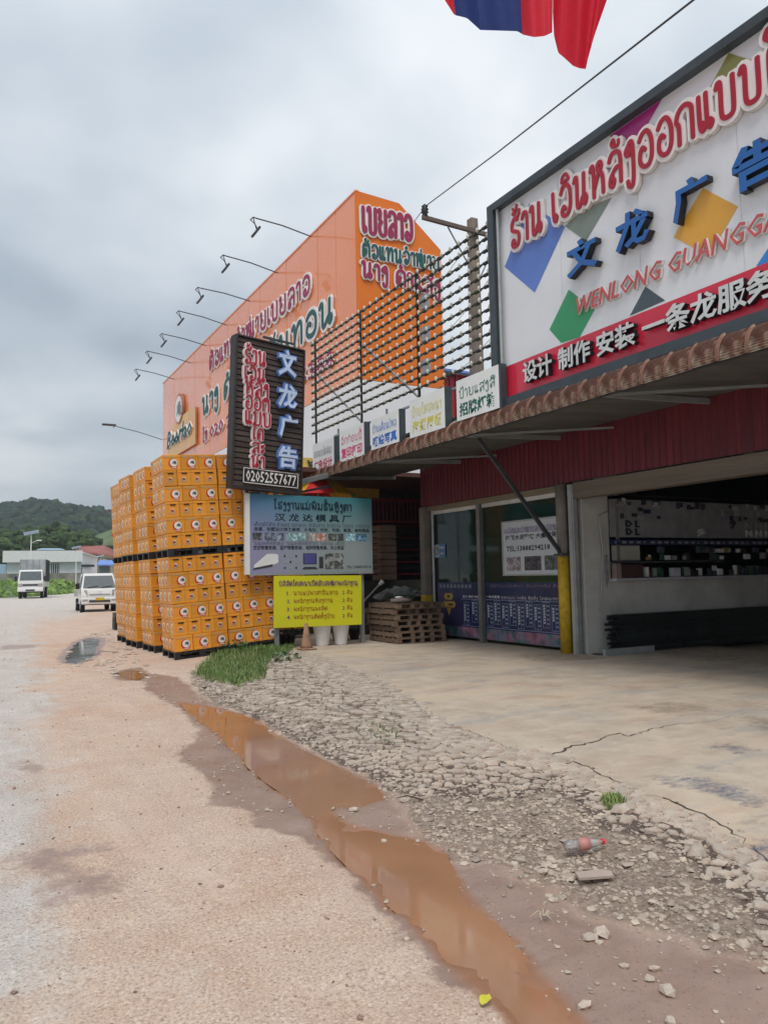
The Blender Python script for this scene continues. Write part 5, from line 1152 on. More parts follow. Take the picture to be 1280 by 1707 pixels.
# ================================================================== billboard on the roof
TB = frame((SX, 10.06, 4.2), (0, -1, 0), (0, 0, 1))
TBi = TB.inverted()
def B(x, y): return TBi @ onX(x, y, SX)
BW, BH = 7.6, 3.42
bb = thing('billboard', 'large white billboard with coloured squares, blue raised characters and red bottom strip', 'billboard', (SX, 10.06, 4.2))
M_bbw = mat('billboard_sheet', (.72, .735, .76), .35, var=.05, scale=.8, coat=.3, c2=(.62, .63, .66), c2amt=.5, c2scale=.6)
M_bbr = mat('billboard_red', (.62, .022, .055), .35, var=.08, scale=.8, coat=.4); M_frame = mat('billboard_frame', (.06, .075, .085), .45, var=.15, metal=.3)
q = MB()
for i in range(5): q.add([(i * 1.5 + .004 + .1, .66, -.002), (min(BW, i * 1.5 + 1.5 - .004 + .1), .66, -.002), (min(BW, i * 1.5 + 1.496 + .1), BH - .1, -.002), (i * 1.5 + .104, BH - .1, -.002)], [(0, 1, 2, 3)], M_bbw, TB)
q.box(.1, BW, .1, BH - .1, -.08, -.006, M_bbw, TB); q.build('sheet', bb)
q = MB(); q.box(.1, BW, .10, .665, -.07, .0, M_bbr, TB); q.build('bottom_strip', bb)
for nm, bx in (('frame_bar', (-.02, .14, -.02, BH + .02)),): 
    q = MB(); q.box(bx[0], bx[1], bx[2], bx[3], -.14, .13, M_frame, TB); q.build(nm, bb)
q = MB(); q.box(.14, BW, BH - .1, BH + .02, -.14, .13, M_frame, TB); q.build('frame_bar', bb)
q = MB(); q.box(.14, BW, -.02, .12, -.14, .10, M_frame, TB); q.build('frame_bar', bb)
q = MB(); q.tube([tuple(TB @ Vector((.19, .1, .07))), tuple(TB @ Vector((.19, BH - .1, .07)))], .025, M_lgrey, 8); q.build('frame_tube', bb)
def poly(name, pts, c, par, n=.002, dx=0):
    P_ = [B(800 + x / 2.44, y / 2.44) for x, y in pts]; a = sum(P_[i].x * P_[(i + 1) % len(P_)].y - P_[(i + 1) % len(P_)].x * P_[i].y for i in range(len(P_)))
    if a < 0: P_ = P_[::-1]
    q = MB(); q.add([(p.x, max(.667, min(BH - .105, p.y)), n) for p in P_], [tuple(range(len(P_)))], mat(name + '_print', c, .35, var=.1, scale=1.2, coat=.3), TB); q.build('coloured_square', par)
poly('blue_square', [(100, 1085), (200, 828), (345, 922), (222, 1190)], (.10, .19, .55), bb)
poly('sage_square', [(345, 920), (420, 850), (535, 803), (430, 980)], (.20, .24, .20), bb, .003)
poly('green_square', [(282, 1340), (360, 1178), (465, 1260), (405, 1380), (330, 1395)], (.03, .28, .11), bb)
poly('orange_square', [(785, 965), (905, 765), (1048, 840), (930, 1040)], (.70, .36, .045), bb)
poly('magenta_square', [(525, 553), (740, 400), (625, 603)], (.38, .02, .20), bb)
poly('olive_square', [(895, 425), (1008, 200), (1130, 252), (1125, 300), (1010, 370)], (.26, .26, .06), bb)
poly('slate_square', [(608, 1285), (672, 1165), (752, 1222)], (.06, .085, .10), bb)
poly('azure_square', [(1120, 1085), (1210, 950), (1300, 1010), (1300, 1050)], (.04, .22, .62), bb)
q = MB(); q.add([(6.2, 1.4, .002), (7.3, 1.2, .002), (7.0, 2.4, .002)], [(0, 1, 2)], mat('violet_print', (.2, .06, .3), .35, var=.1), TB); q.build('coloured_square', bb)
# pale folds and tape lines on the sheet
BSXN = [B(x, y) for x, y in [(857, 416), (900, 395), (1001, 336), (1066, 287), (1148, 246), (1267, 164)]]
bu = [p.x for p in BSXN]; bvv = [p.y for p in BSXN]
q = MB(); put_lao(q, 'ຮ້ານ ເວິນຫລົງອອກແບບໂຄສະນາ', TB, (.52, .52 + (4.97 - .52) / .735, 2.52, 2.98), M_crimson, .074, M_lwhite, .205, .05, .045, 4); q.build('lettering', bb)
M_blu = mat('blue_channel_letter', (.022, .12, .38), .4, var=.06); M_bdk = mat('dark_letter_side', (.015, .02, .03), .5)
for ch, x0, y0, x1, y1 in [('文', 951, 468, 1003, 392), ('龙', 1032, 427, 1090, 350), ('广', 1127, 384, 1187, 293)]:
    a, b = B(x0, y0), B(x1, y1); xs = sorted([a.x, b.x]); yb = min(B(x0, y0).y, B((x0 + x1) / 2, y0 - 6).y); 
    q = MB(); put_cjk(q, ch, TB, (xs[0] + .06, xs[1] + .02, 1.52, 2.02), M_blu, .02, .11, .035, 0, M_bdk); q.build('lettering', bb)
q = MB(); put_cjk(q, '告', TB, (B(1232, 300).x, B(1232, 300).x + .62, 1.52, 2.03), M_blu, .02, .11, .035, 0, M_bdk); q.build('lettering', bb)
q = MB(); put_cjk(q, 'WENLONG GUANGGAO', TB, (1.92, 5.36, .98, 1.24), M_lwhite, .01, .03, .03, .25); put_cjk(q, 'WENLONG GUANGGAO', TB, (1.935, 5.345, .99, 1.23), mat('pinkish_letter', (.55, .10, .10), .5), .045, .01, -.0, .25); q.build('lettering', bb)
for s_, u0_, u1_ in (('设计', .74, 1.42), ('制作', 1.55, 2.22), ('安装', 2.34, 3.04), ('一条龙服务', 3.16, 5.05)):
    q = MB(); put_cjk(q, s_, TB, (u0_, u1_, .24 if s_[0] != '一' else .23, .575), mat('silver_letter', (.62, .63, .62), .35, metal=.1), .02, .08, .028, 0, M_bdk); q.build('lettering', bb)
for i in range(4):   # props behind
    MB().bar((SX + .1, 9.6 - i * 2.2, 5.6), (SX + 1.9, 9.6 - i * 2.2, 4.34), .05, .05, M_frame).build('rear_strut', bb)

# ================================================================== rack of light bulb tubes
M_tube = mat('bulb_rail', (.025, .03, .022), .6, var=.4, scale=9); M_bulb = mat('bulb_glass', (.62, .60, .52), .25, var=.1); M_clip = mat('bulb_clip', (.30, .31, .28), .5)
rk = thing('bulb_rack', 'open steel rack of horizontal rails studded with white bulbs beside the billboard', 'sign rack', (SX, 14, 4.3))
RY0, RY1 = 10.10, 17.75; rows_ = 12
for r in range(rows_):
    z = 5.13 + r * (7.42 - 5.13) / (rows_ - 1); q = MB(); sg_ = .0
    q.tube([(SX - .0, RY0 - .02, z), (SX + .0, (RY0 + RY1) / 2, z + random.uniform(-.006, .006)), (SX, RY1, z)], .019, M_tube, 5); q.build('rail', rk)
    q = MB(); n = 27
    for i in range(n):
        y = RY0 + .12 + i * (RY1 - RY0 - .2) / (n - 1)
        q.box(SX - .028, SX + .024, y + .04, y + .16, z - .028, z + .012, M_tube)
        q.box(SX - .026, SX + .02, y - .03, y + .02, z - .022, z + .026, M_clip)
        q.lathe([(.001, -.04), (.018, -.034), (.027, -.01), (.026, .014), (.014, .034), (.006, .04)], M_bulb, 6, (SX - .03, y - .005, z + .026))
    o = q.build('bulbs', rk); o['kind'] = 'stuff'
for y in (10.14, 12.66, 15.15, 17.70):
    MB().box(SX + .025, SX + .065, y - .022, y + .022, 4.3, 7.5, M_tube).build('upright', rk)
MB().bar((SX + .06, 15.1, 6.7), (SX + .06, 12.75, 5.0), .035, .035, M_lgrey).build('diagonal', rk); MB().bar((SX + .06, 17.6, 6.6), (SX + .06, 15.2, 4.95), .035, .035, M_lgrey).build('diagonal', rk)
MB().bar((SX + .05, 16.6, 4.86), (SX + .05, 10.1, 4.86), .04, .04, M_lgrey).build('lower_rail', rk)
for y in (11.9, 14.0, 16.4): MB().bar((SX + .05, y, 4.3), (SX + .05, y, 5.0), .035, .035, M_grey).build('foot', rk)
for z in (6.85, 6.2, 5.55):
    MB().box(SX + .08, SX + .16, 12.40, 12.62, z - .14, z + .14, mat('power_box', (.5, .52, .54), .4)).build('power_box', rk)

# ================================================================== five roof edge signs
def rsign(x0, y0t, x1, y1t, xb, yb, lao, cj, mc, lab, mlao=None):
    X_ = SX - .17; a = onX(x0, y0t, X_); b = onX(x1, y1t, X_); c_ = onX(xb, yb, X_); h_ = a.z - c_.z; wd = a.y - b.y
    t = thing('roof_sign', lab, 'sign', (X_, a.y, c_.z), group='small square signs along the awning edge')
    T = frame((X_, a.y, c_.z), (0, -1, 0), (0, 0, 1))
    q = MB(); q.box(0, wd, 0, h_, -.02, 0, M_bbw if 0 else mat('sign_white', (.78, .80, .78), .4, var=.06, scale=2, c2=(.64, .66, .62), c2amt=.4), T); q.build('panel', t)
    q = MB(); q.box(wd + .002, wd + .05, -.02, h_ + .01, -.13, -.005, M_frame, T); q.box(.0, wd, h_ - .03, h_ - .005, -.12, -.022, M_frame, T); q.box(-.03, .01, 0, h_, -.12, -.022, M_frame, T); q.build('box_frame', t)
    q = MB(); put_lao(q, lao, T, (.07 * wd, .93 * wd, h_ * .54, h_ * .73), mlao or mc, .05, None, n=.004, sub=3); put_cjk(q, cj, T, (.07 * wd, .93 * wd, h_ * .08, h_ * .42), mc, .003, .0, .03); q.build('lettering', t)
rsign(521, 742, 556, 730, 527, 790, 'ອອກແບບໂຄສະນາ', '广告设计', mat('sign_crimson', (.50, .03, .10), .5), 'small white sign with dark red lettering, farthest along the awning edge', M_grey)
rsign(566, 720, 606, 706, 570, 770, 'ຈັກກ໋ອບປີ້', '复印打印', mat('sign_pink', (.66, .03, .17), .5), 'small white sign with pinkish red lettering, second from the far end')
rsign(618, 701, 664, 682, 622, 750, 'ປ້າຍເຄື່ອນໄຫວ', '喷绘写真', mat('sign_blue', (.03, .16, .55), .5), 'small white sign with blue lettering, third along the awning edge')
rsign(682, 669, 740, 650, 687, 730, 'ປ້າຍໂຄສະນາ', '海报展板', mat('sign_yellow', (.68, .60, .10), .5), 'small white sign with faded yellow lettering, left of the green one')
rsign(760, 636, 830, 612, 764, 702, 'ປ້າຍແສງສີ', '招牌灯箱', M_green, 'small white sign with green lettering right beside the billboard frame')

# ================================================================== brown slatted sign with raised letters
def from_px(o, r, ytop, Yd, dyaw):   # sign plane rotated about the vertical
    pass
SYa = 15.0
p0 = onY(387.5, 811, SYa); p1t = onY(388, 557, SYa)
hh_ = p1t.z - p0.z; ang = R(10)
# width so that the right edge meets pixel 502
uu = Vector((math.cos(ang), math.sin(ang), 0)); d = ray(502, 700)
s_ = (d.x * (p0.y) - d.y * (p0.x)) / (uu.x * d.y - uu.y * d.x); WDT = s_ * .975
TS = frame(p0, uu, (0, 0, 1)) @ Matrix.Rotation(R(-2.3), 4, 'Z')
M_slat = mat('brown_slat', (.060, .043, .036), .6, var=.35, scale=3, stretch=(.5, .5, 6), objvar=.2, spec=.3); M_bframe = mat('brown_frame', (.035, .03, .03), .5)
bs_ = thing('slatted_sign', 'tall dark brown slatted sign with raised pink and pale blue characters and phone number', 'sign', tuple(p0))
q = MB(); q.box(0, WDT, 0, hh_, -.16, -.05, M_bframe, TS); q.box(-.05, .0, -.02, hh_ + .02, -.19, .03, M_bframe, TS); q.box(WDT, WDT + .03, -.02, hh_ + .02, -.19, .03, M_bframe, TS); q.box(0, WDT, hh_, hh_ + .03, -.19, .03, M_bframe, TS); q.box(0, WDT, -.02, .03, -.19, .02, M_bframe, TS); q.build('frame', bs_)
nsl = 27
for i in range(nsl):
    h0 = .03 + i * (hh_ - .03) / nsl; h1 = h0 + (hh_ - .03) / nsl - .016; q = MB(); q.add([(.002, h0, -.045), (WDT - .002, h0, -.045), (WDT - .002, h0 + .008, .0), (.002, h0 + .008, .0), (WDT - .002, h1, -.014), (.002, h1, -.014), (WDT - .002, h1, -.049), (.002, h1, -.049)], [(0, 1, 2, 3), (3, 2, 4, 5), (5, 4, 6, 7)], M_slat, TS); q.build('slat', bs_)
TSi = TS.inverted()
def Sp(x, y):   # pixel -> plane coords
    n = TS.to_3x3() @ Vector((0, 0, 1)); d_ = ray(x, y); t_ = (TS.translation - CAM).dot(n) / d_.dot(n); return TSi @ (CAM + d_ * t_)
M_pinkb = mat('pink_letter_rim', (.80, .66, .66), .5); M_lblue = mat('pale_blue_letter', (.50, .60, .78), .45); M_bluerim = mat('blue_letter_rim', (.10, .20, .48), .45)
for s_, (x0, y0, x1, y1) in [('ຮ້ານ', (405, 605, 441, 590)), ('ເວິນ', (405, 632, 440, 618)), ('ຫລົງ', (406, 657, 445, 643)), ('ອອກ', (406, 681, 447, 667)), ('ແບບ', (406, 706, 449, 692)), ('ໂຄ', (418, 732, 437, 717)), ('ສະ', (417, 755, 439, 741)), ('ນາ', (416, 778, 439, 763))]:
    a, b = Sp(x0, y0), Sp(x1, y1); q = MB(); put_lao(q, s_, TS, (a.x, b.x, a.y, b.y + .0), M_crimson, .068, M_pinkb, .185, .05, .05, 4); q.build('lettering', bs_)
for ch, (x0, y0, x1, y1) in [('文', (459, 627, 493, 588)), ('龙', (459, 680, 494, 644)), ('广', (461, 730, 495, 695)), ('告', (459, 781, 494, 746))]:
    a, b = Sp(x0, y0), Sp(x1, y1); q = MB(); put_cjk(q, ch, TS, (a.x - .01, b.x + .01, a.y - .01, b.y + .01), M_bluerim, .02, .06, .075, 0, M_bluerim); put_cjk(q, ch, TS, (a.x + .025, b.x - .025, a.y + .025, b.y - .025), M_lblue, .084, .012, .028); q.build('lettering', bs_)
a, b = Sp(404, 806), Sp(496, 792); q = MB(); q.box(a.x, b.x, a.y + .02, b.y + .02, .0, .03, M_black, TS)
for bx in ((a.x, b.x, a.y + .02, a.y + .035), (a.x, b.x, b.y + .005, b.y + .02), (a.x, a.x + .014, a.y + .02, b.y + .02), (b.x - .014, b.x, a.y + .02, b.y + .02)): q.box(*bx, .028, .038, M_lwhite, TS)
put_cjk(q, '02052557677', TS, (a.x + .06, b.x - .05, a.y + .06, b.y - .02), M_lwhite, .04, 0, .012); q.build('phone_plate', bs_)
q = MB(); q.tube([tuple(TS @ Vector((WDT * .62, hh_, -.08))), tuple(TS @ Vector((WDT * .62, hh_ + .12, -.08)))], .02, M_lgrey, 6); q.bar(TS @ Vector((WDT * .40, hh_ + .13, -.08)), TS @ Vector((WDT * .86, hh_ + .13, -.06)), .05, .04, M_dark); q.build('hanger', bs_)
a = onY(415, 826, 15.35); b = onX(547, 792, 7.5); MB().bar(a, b, .07, .11, M_lgrey).build('sign_arm', aw); MB().bar(a + Vector((.1, .1, -.12)), b + Vector((.1, 0, -.25)), .05, .05, M_dark).build('lower_bar', aw)

# ================================================================== blue and yellow notice boards on posts
NY = 15.2
TN_o = onY(417, 957, NY); ub_ = Vector((math.cos(R(3)), math.sin(R(3)), 0)); a = onY(626, 955, NY); NW = (a - TN_o).length * 1.005; NHt = onY(421, 823, NY).z - TN_o.z
TN = frame(TN_o, ub_, (0, 0, 1))
nb_ = thing('notice_board', 'blue to grey printed notice board with small pictures on two posts', 'sign', tuple(TN_o))
M_np = bpy.data.materials.new('blue_print'); M_np.use_nodes = True; t_ = M_np.node_tree; p_ = t_.nodes['Principled BSDF']
co_ = t_.nodes.new('ShaderNodeTexCoord'); se_ = t_.nodes.new('ShaderNodeSeparateXYZ'); t_.links.new(co_.outputs['Generated'], se_.inputs[0]); rp = t_.nodes.new('ShaderNodeValToRGB'); t_.links.new(se_.outputs[2], rp.inputs[0])
rp.color_ramp.elements[0].color = (.42, .42, .47, 1); rp.color_ramp.elements[0].position = .35; rp.color_ramp.elements[1].color = (.07, .27, .34, 1); rp.color_ramp.elements[1].position = 1
rq = t_.nodes.new('ShaderNodeValToRGB'); t_.links.new(se_.outputs[0], rq.inputs[0]); rq.color_ramp.elements[0].color = (.55, .50, .85, 1); rq.color_ramp.elements[1].color = (.55, .72, .62, 1); rq.color_ramp.elements[1].position = .6
mm = t_.nodes.new('ShaderNodeMix'); mm.data_type = 'RGBA'; mm.blend_type = 'MULTIPLY'; mm.inputs[0].default_value = .75; t_.links.new(rp.outputs[0], mm.inputs[6]); t_.links.new(rq.outputs[0], mm.inputs[7]); t_.links.new(mm.outputs[2], p_.inputs['Base Color']); p_.inputs['Roughness'].default_value = .4
q = MB(); q.box(0, NW, 0, NHt, -.03, 0, M_np, TN); q.build('printed_panel', nb_)
q = MB(); q.box(-.09, -.012, -.01, NHt + .0, -.10, .005, M_white, TN); q.box(-.03, -.002, -.01, NHt, -.12, .008, M_white, TN); q.box(0, NW + .01, -.03, -.002, -.1, .004, M_lgrey, TN); q.build('frame_edge', nb_)
M_ink = mat('dark_ink', (.012, .03, .05), .5)
def rel(s_, kind, x0, x1, y0, y1, m=M_ink, b=.02, w=.07, sub=3):
    bx = (x0 * NW, x1 * NW, y0 * NHt, y1 * NHt); q = MB()
    put_lao(q, s_, TN, bx, m, w, None, n=.004, sub=sub) if kind == 'l' else put_cjk(q, s_, TN, bx, m, .003, 0, b)
    return q.build('lettering', nb_)
rel('ໂຮງງານແມ່ພິມຮັ້ນຫຼິງຕາ', 'l', .185, .82, .825, .905, w=.095)
rel('汉 龙 达 模 具 厂', 'c', .19, .82, .665, .765, b=.02)
rel('ເຄື່ອງມືກໍ່ສ້າງ ຕົບແຕ່ງ ອອກແບບ ສຳລັບບ້ານ ຫ້ອງການ ໂຮງງານ ພະລັງງານ', 'l', .03, .97, .60, .635, w=.05, sub=1)
rel('房建、别墅设计施工装修、水电站、光伏、市政、高速、高铁模具', 'c', .03, .975, .535, .585, b=.015)
rel('ຂາຍແລະຕິດຕັ້ງແອ ຂາຍແລະຕິດຕັ້ງກ້ອງ ຂາຍຄອມ ເຄື່ອງໃຊ້', 'l', .025, .75, .365, .40, w=.05, sub=1)
rel('空调销售安装、监控销售安装、电脑销售安装、办公用品', 'c', .025, .75, .30, .355, b=.02)
rel('TEL:13888294218', 'c', .77, .985, .055, .09, b=.01)
q = MB(); 
for x0, x1, c_ in ((.02, .09, (.05, .055, .06)), (.11, .26, (.09, .11, .15)), (.28, .43, (.22, .36, .38)), (.445, .51, (.16, .15, .14)), (.52, .60, (.38, .20, .16)), (.62, .69, (.07, .08, .07)), (.70, .75, (.05, .06, .05)), (.765, .85, (.16, .28, .36)), (.86, .95, (.05, .13, .20))):
    mp = mat('photo_%d_print' % int(x0 * 100), c_, .4, var=.7, scale=22, c2=tuple(min(1, v * 3 + .1) for v in c_), c2amt=.7, c2scale=9); q.add([(x0 * NW, .42 * NHt, .003), (x1 * NW, .42 * NHt, .003), (x1 * NW, .515 * NHt, .003), (x0 * NW, .515 * NHt, .003)], [(0, 1, 2, 3)], mp, TN); q.build('picture', nb_); q = MB()
q = MB(); T2 = TN
# air conditioner, camera dots, computer, office desks
q.add([(x * NW, y * NHt, .004) for x, y in ((.03, .07), (.19, .12), (.215, .14), (.215, .235), (.19, .25), (.13, .25), (.03, .11))], [(0, 1, 2, 3, 4, 5, 6)], M_white, T2); q.add([(x * NW, y * NHt, .006) for x, y in ((.02, .05), (.17, .09), (.17, .12), (.03, .075))], [(0, 1, 2, 3)], M_dark, T2)
for i in range(9):
    if i != 4 or 1: disc(q, (.265 + (i % 3) * .045) * NW, (.07 + (i // 3) * .075) * NHt, .024, .024, .001, .005, M_dark if i % 2 == 0 else M_lgrey, T2, 8)
q.add([(x * NW, y * NHt, .005) for x, y in ((.41, .115), (.52, .115), (.52, .255), (.41, .255))], [(0, 1, 2, 3)], M_dark, T2); q.add([(x * NW, y * NHt, .006) for x, y in ((.42, .125), (.51, .125), (.51, .245), (.42, .245))], [(0, 1, 2, 3)], mat('screen_print', (.08, .08, .28), .4), T2)
q.add([(x * NW, y * NHt, .005) for x, y in ((.40, .05), (.53, .05), (.51, .08), (.42, .08))], [(0, 1, 2, 3)], M_dark, T2); q.add([(x * NW, y * NHt, .005) for x, y in ((.54, .06), (.575, .06), (.575, .21), (.54, .21))], [(0, 1, 2, 3)], M_dark, T2)
q.add([(x * NW, y * NHt, .004) for x, y in ((.59, .05), (.745, .05), (.745, .255), (.59, .255))], [(0, 1, 2, 3)], mat('office_print', (.10, .11, .10), .4, var=.7, scale=16, c2=(.35, .38, .36), c2amt=.8, c2scale=8), T2); q.add([(x * NW, y * NHt, .006) for x, y in ((.60, .14), (.74, .17), (.74, .20), (.60, .18))], [(0, 1, 2, 3)], M_lgrey, T2)
q.build('picture_row', nb_)
for px_ in (461, 603):
    g = G(px_, 1073, 0); x_ = g.x if px_ == 461 else g.x
    yo_ = NY + .08 + (.14 if px_ == 603 else .0); b_ = onY(px_, 1000, yo_ + .04); MB().box(b_.x - .04, b_.x + .04, yo_, yo_ + .08, -.02, 3.2 if px_ == 603 else 3.3, M_grey).build('post', nb_)
TY_o = onY(456.5, 1047, NY - .02); a = onY(603, 1041, NY - .02); YW = (a - TY_o).length; YH = onY(456.5, 960, NY - .02).z - TY_o.z; uy = (a - TY_o).normalized()
TYf = frame(TY_o, uy, (0, 0, 1)); yb_ = thing('yellow_notice', 'bright yellow notice with purple lettering hung below the blue notice board', 'sign', tuple(TY_o))
M_yb = mat('yellow_board', (.62, .60, .02), .4, var=.04, scale=2); M_yi = mat('violet_ink', (.12, .02, .16), .5); M_yr = mat('maroon_ink', (.32, .05, .02), .5)
q = MB(); q.box(0, YW, 0, YH, -.02, 0, M_yb, TYf); q.build('panel', yb_)
q = MB(); put_lao(q, 'ບໍລິສັດໂຄສະນາເປີດຮັບສະໝັກພະນັກງານ', TYf, (.055 * YW, .95 * YW, .805 * YH, .88 * YH), M_yi, .09, None, n=.004); q.build('lettering', yb_)
for i, (s_, w_) in enumerate((('ນາຍແປພາສາຈີນ-ລາວ:', .72), ('ພະນັກງານຫ້ອງການ:', .66), ('ພະນັກງານຜະລິດ:', .60), ('ພະນັກງານຕິດຕັ້ງປ້າຍ:', .68))):
    y_ = .62 - i * .155; q = MB(); put_cjk(q, f'{i + 1}.', TYf, (.14 * YW, .185 * YW, y_ * YH, (y_ + .075) * YH), M_yi, .003, 0, .01); put_lao(q, s_, TYf, (.215 * YW, w_ * YW, (y_ + .005) * YH, (y_ + .07) * YH), M_yr, .07, None, n=.004)
    put_cjk(q, '2', TYf, (.77 * YW, .80 * YW, y_ * YH, (y_ + .075) * YH), M_yi, .003, 0, .01); put_lao(q, 'ຄົນ', TYf, (.825 * YW, .89 * YW, (y_ + .005) * YH, (y_ + .07) * YH), M_yr, .07, None, n=.004); q.build('lettering', yb_)

# ================================================================== things at the foot of the signs
g = G(511, 1083, 0); t = thing('traffic_cone', 'faded dirty brown traffic cone standing below the yellow notice', 'traffic cone', (g.x, g.y, .005)); M_cone = mat('faded_cone', (.33, .19, .12), .75, var=.25, scale=5)
MB().bbox(-.17, .17, -.17, .17, 0, .035, M_cone, .02).build('base', t, False, False); MB().lathe([(.13, .034), (.105, .1), (.035, .52), (.025, .54)], M_cone, 16).build('cone_body', t, True, False)
for px_, s_, lab in ((537, 1, 'tall tapered white planter below the yellow notice, left one'), (568, .96, 'tall tapered white planter below the yellow notice, right one')):
    g = onY(px_, 1060, NY + .22); t = thing('planter', lab, 'planter', (g.x, g.y, 0)); MB().lathe([(.13 * s_, 0), (.14 * s_, .02), (.21 * s_, .50), (.235 * s_, .52), (.235 * s_, .56), (.2 * s_, .56), (.19, .5)], mat('white_planter', (.74, .73, .72), .5, var=.1), 20).build('pot', t, True, False)
    q = MB(); leafy('', (0, 0, .5), .18, .22, 40, .09, '', mbonly=q); q.build('foliage', t, False, False)
for px_, yy, lab in ((482, 1066, 'black flower pot with a drooping plant just right of the left sign post'), (497, 1064, 'black flower pot behind the traffic cone'), (598, 1058, 'black flower pot with dark leaves at the right sign post'), (585, 1060, 'low black tub with leaves between planter and right sign post'), (620, 1056, 'black pot with trailing leaves left of the wooden pallets')):
    g = Vector((onY(px_, 1060, NY + .35).x - .1, NY + .35, 0)); t = thing('flower_pot', lab, 'flower pot', (g.x + .1, g.y + (1074 - yy) * .05, 0), group='black flower pots below the signs'); MB().lathe([(.10, 0), (.14, .22), (.155, .23), (.155, .26), (.13, .26)], M_black, 16).build('pot', t, True, False)
    q = MB(); leafy('', (0, 0, .22), .24, .34, 70, .09, '', mbonly=q, mt=mat('dark_leaf', (.035, .075, .035), .5, var=.3)); q.build('foliage', t, False, False)
# stack of wooden pallets
M_wood = mat('pallet_wood', (.17, .115, .08), .85, var=.3, scale=3, stretch=(1, 4, 4), objvar=.25)
g = G(735, 1066, 0); base = Vector((8.25, 14.62, 0))
WPB = [None]
def wood_pallet(k):
    t = thing('wooden_pallet', 'weathered brown wooden pallet, ' + ['bottom one', 'second from the bottom', 'third from the bottom', 'fourth from the bottom', 'third from the top', 'second from the top', 'top one'][k] + ' of the stack by the shop window', 'pallet', (base.x + random.uniform(-.04, .04), base.y + random.uniform(-.05, .05), k * .125), (0, 0, R(random.uniform(-2, 2))), 'wooden pallets stacked at the shop front')
    L_, D__ = 1.22, 1.35
    for i in range(7): MB().box(0, L_, i * (D__ - .1) / 6, i * (D__ - .1) / 6 + .09, .103, .121, M_wood).build('board', t, False, False)
    for i in range(3): MB().box(i * (L_ - .09) / 2, i * (L_ - .09) / 2 + .09, 0, D__, .02, .1025, M_wood).build('runner', t, False, False)
    for y_ in (0, .62, 1.25): MB().box(0, L_, y_, y_ + .1, .0, .0195, M_wood).build('board', t, False, False)
    for j in range(2): MB().box(.33 + .5 * j, .42 + .5 * j, .002, .09, .02, .1025, M_wood).build('block', t, False, False)
for k in range(7): wood_pallet(k)
t = thing('sack', 'flat dusty sack lying on top of the wooden pallets', 'sack', (base.x + .3, base.y + .3, .88)); q = MB(); q.add([(v.x * .32, v.y * .2, v.z * .07 + .05) for v in ICO_V], [tuple(f) for f in ICOF], mat('sack_cloth', (.22, .17, .15), .9)); q.build('sack_body', t, True, False); q = MB(); q.add([(v.x * .12 - .05, v.y * .08, v.z * .03 + .12) for v in ICO_V], [tuple(f) for f in ICOF], M_white); q.build('white_rag', t, True, False)
t = thing('awning_lamp', 'small spotlight on a slanted pipe between the notice boards and the pallets', 'lamp', (8.25, 16.3, 0)); a = onY(604, 1005, 16.2); b = onY(632, 975, 16.2); MB().tube([a, b], .02, M_lgrey, 6).build('pipe', t); MB().tube([b, b + (b - a).normalized() * .12], [.03, .06], M_white, 10).build('lamp_head', t)

# ================================================================== dark depot annex behind the signs
an = thing('depot_annex', 'dark open storage bay with red railings between the signs and the shop', 'building', (10, 19, 0))
MB().box(7.6, 12.6, 20.40, 20.5, 0, 4.6, M_dark).build('back_wall', an); MB().box(7.0, 13.2, 17.2, 20.5, 4.05, 4.16, mat('annex_roof', (.11, .05, .04), .6, var=.2)).build('roof', an)
MB().box(12.6, 12.7, 16.3, 20.5, 0, 4.1, M_dark).build('side_wall', an); MB().box(7.5, 12.6, 18.8, 18.95, 0, 1.35, mat('low_block_wall', (.10, .10, .085), .9)).build('low_wall', an)
M_rr = mat('red_railing', (.20, .02, .03), .5)
q = MB()
for i in range(36): x = 7.8 + i * .13; q.box(x, x + .025, 18.6, 18.63, 3.0, 3.55, M_rr)
q.box(7.7, 12.6, 18.59, 18.64, 3.55, 3.62, M_rr); q.box(7.7, 12.6, 18.59, 18.64, 2.95, 3.0, M_rr); o = q.build('railing', an); o['kind'] = 'stuff'
for i in range(9): MB().box(9.2, 12.5, 18.7, 18.74, 1.5 + i * .17, 1.53 + i * .17, M_dark if i % 2 else M_rr).build('slat', an)
for k in range(8):
    tag(MB().bbox(onY(634, 900, 18.5).x, onY(660, 900, 18.5).x, 18.5, 19.0, 1.36 + k * .19, 1.535 + k * .19, mat('tan_carton', (.24, .17, .13), .7, var=.15, objvar=.15), .01).build('carton'), f'tan carton in the dark storage bay, {ORD[k]} counted upwards in its stack', 'carton', 'tan cartons stacked in the storage bay')
for k in range(0): 
    o = bpy.data.objects.new('beer_crate', bl); COL.objects.link(o); o.matrix_world = Matrix.Translation((10.9, 18.96, 1.36 + k * LH)); tag(o, f'crate in the dark storage bay behind the pallets, layer {k + 1} up', 'crate', 'beer crates inside the storage bay')
V_, F_ = crown_mesh(3, 3); q = MB(); q.add([(10.4 + v[0] * 1.6, 17.9 + v[1] * .7, -.1 + abs(v[2]) * 1.15) for v in V_], [tuple(f) for f in F_], mat('dark_heap', (.055, .06, .05), .95, var=.4, scale=4, bump=.5)); tag(q.build('earth_heap'), 'dark heap of earth and scrap behind the wooden pallets', 'heap')
V_, F_ = crown_mesh(3, 1); q = MB(); q.add([(10.0 + v[0] * .6, 17.45 + v[1] * .3, .98 + v[2] * .16 + .05 * math.sin(v[0] * 14)) for v in V_], [tuple(f) for f in F_], mat('plastic_wrap', (.28, .30, .28), .3, var=.3, scale=8)); tag(q.build('plastic_sheet'), 'crumpled greyish plastic sheet lying on the dark heap', 'plastic sheet')
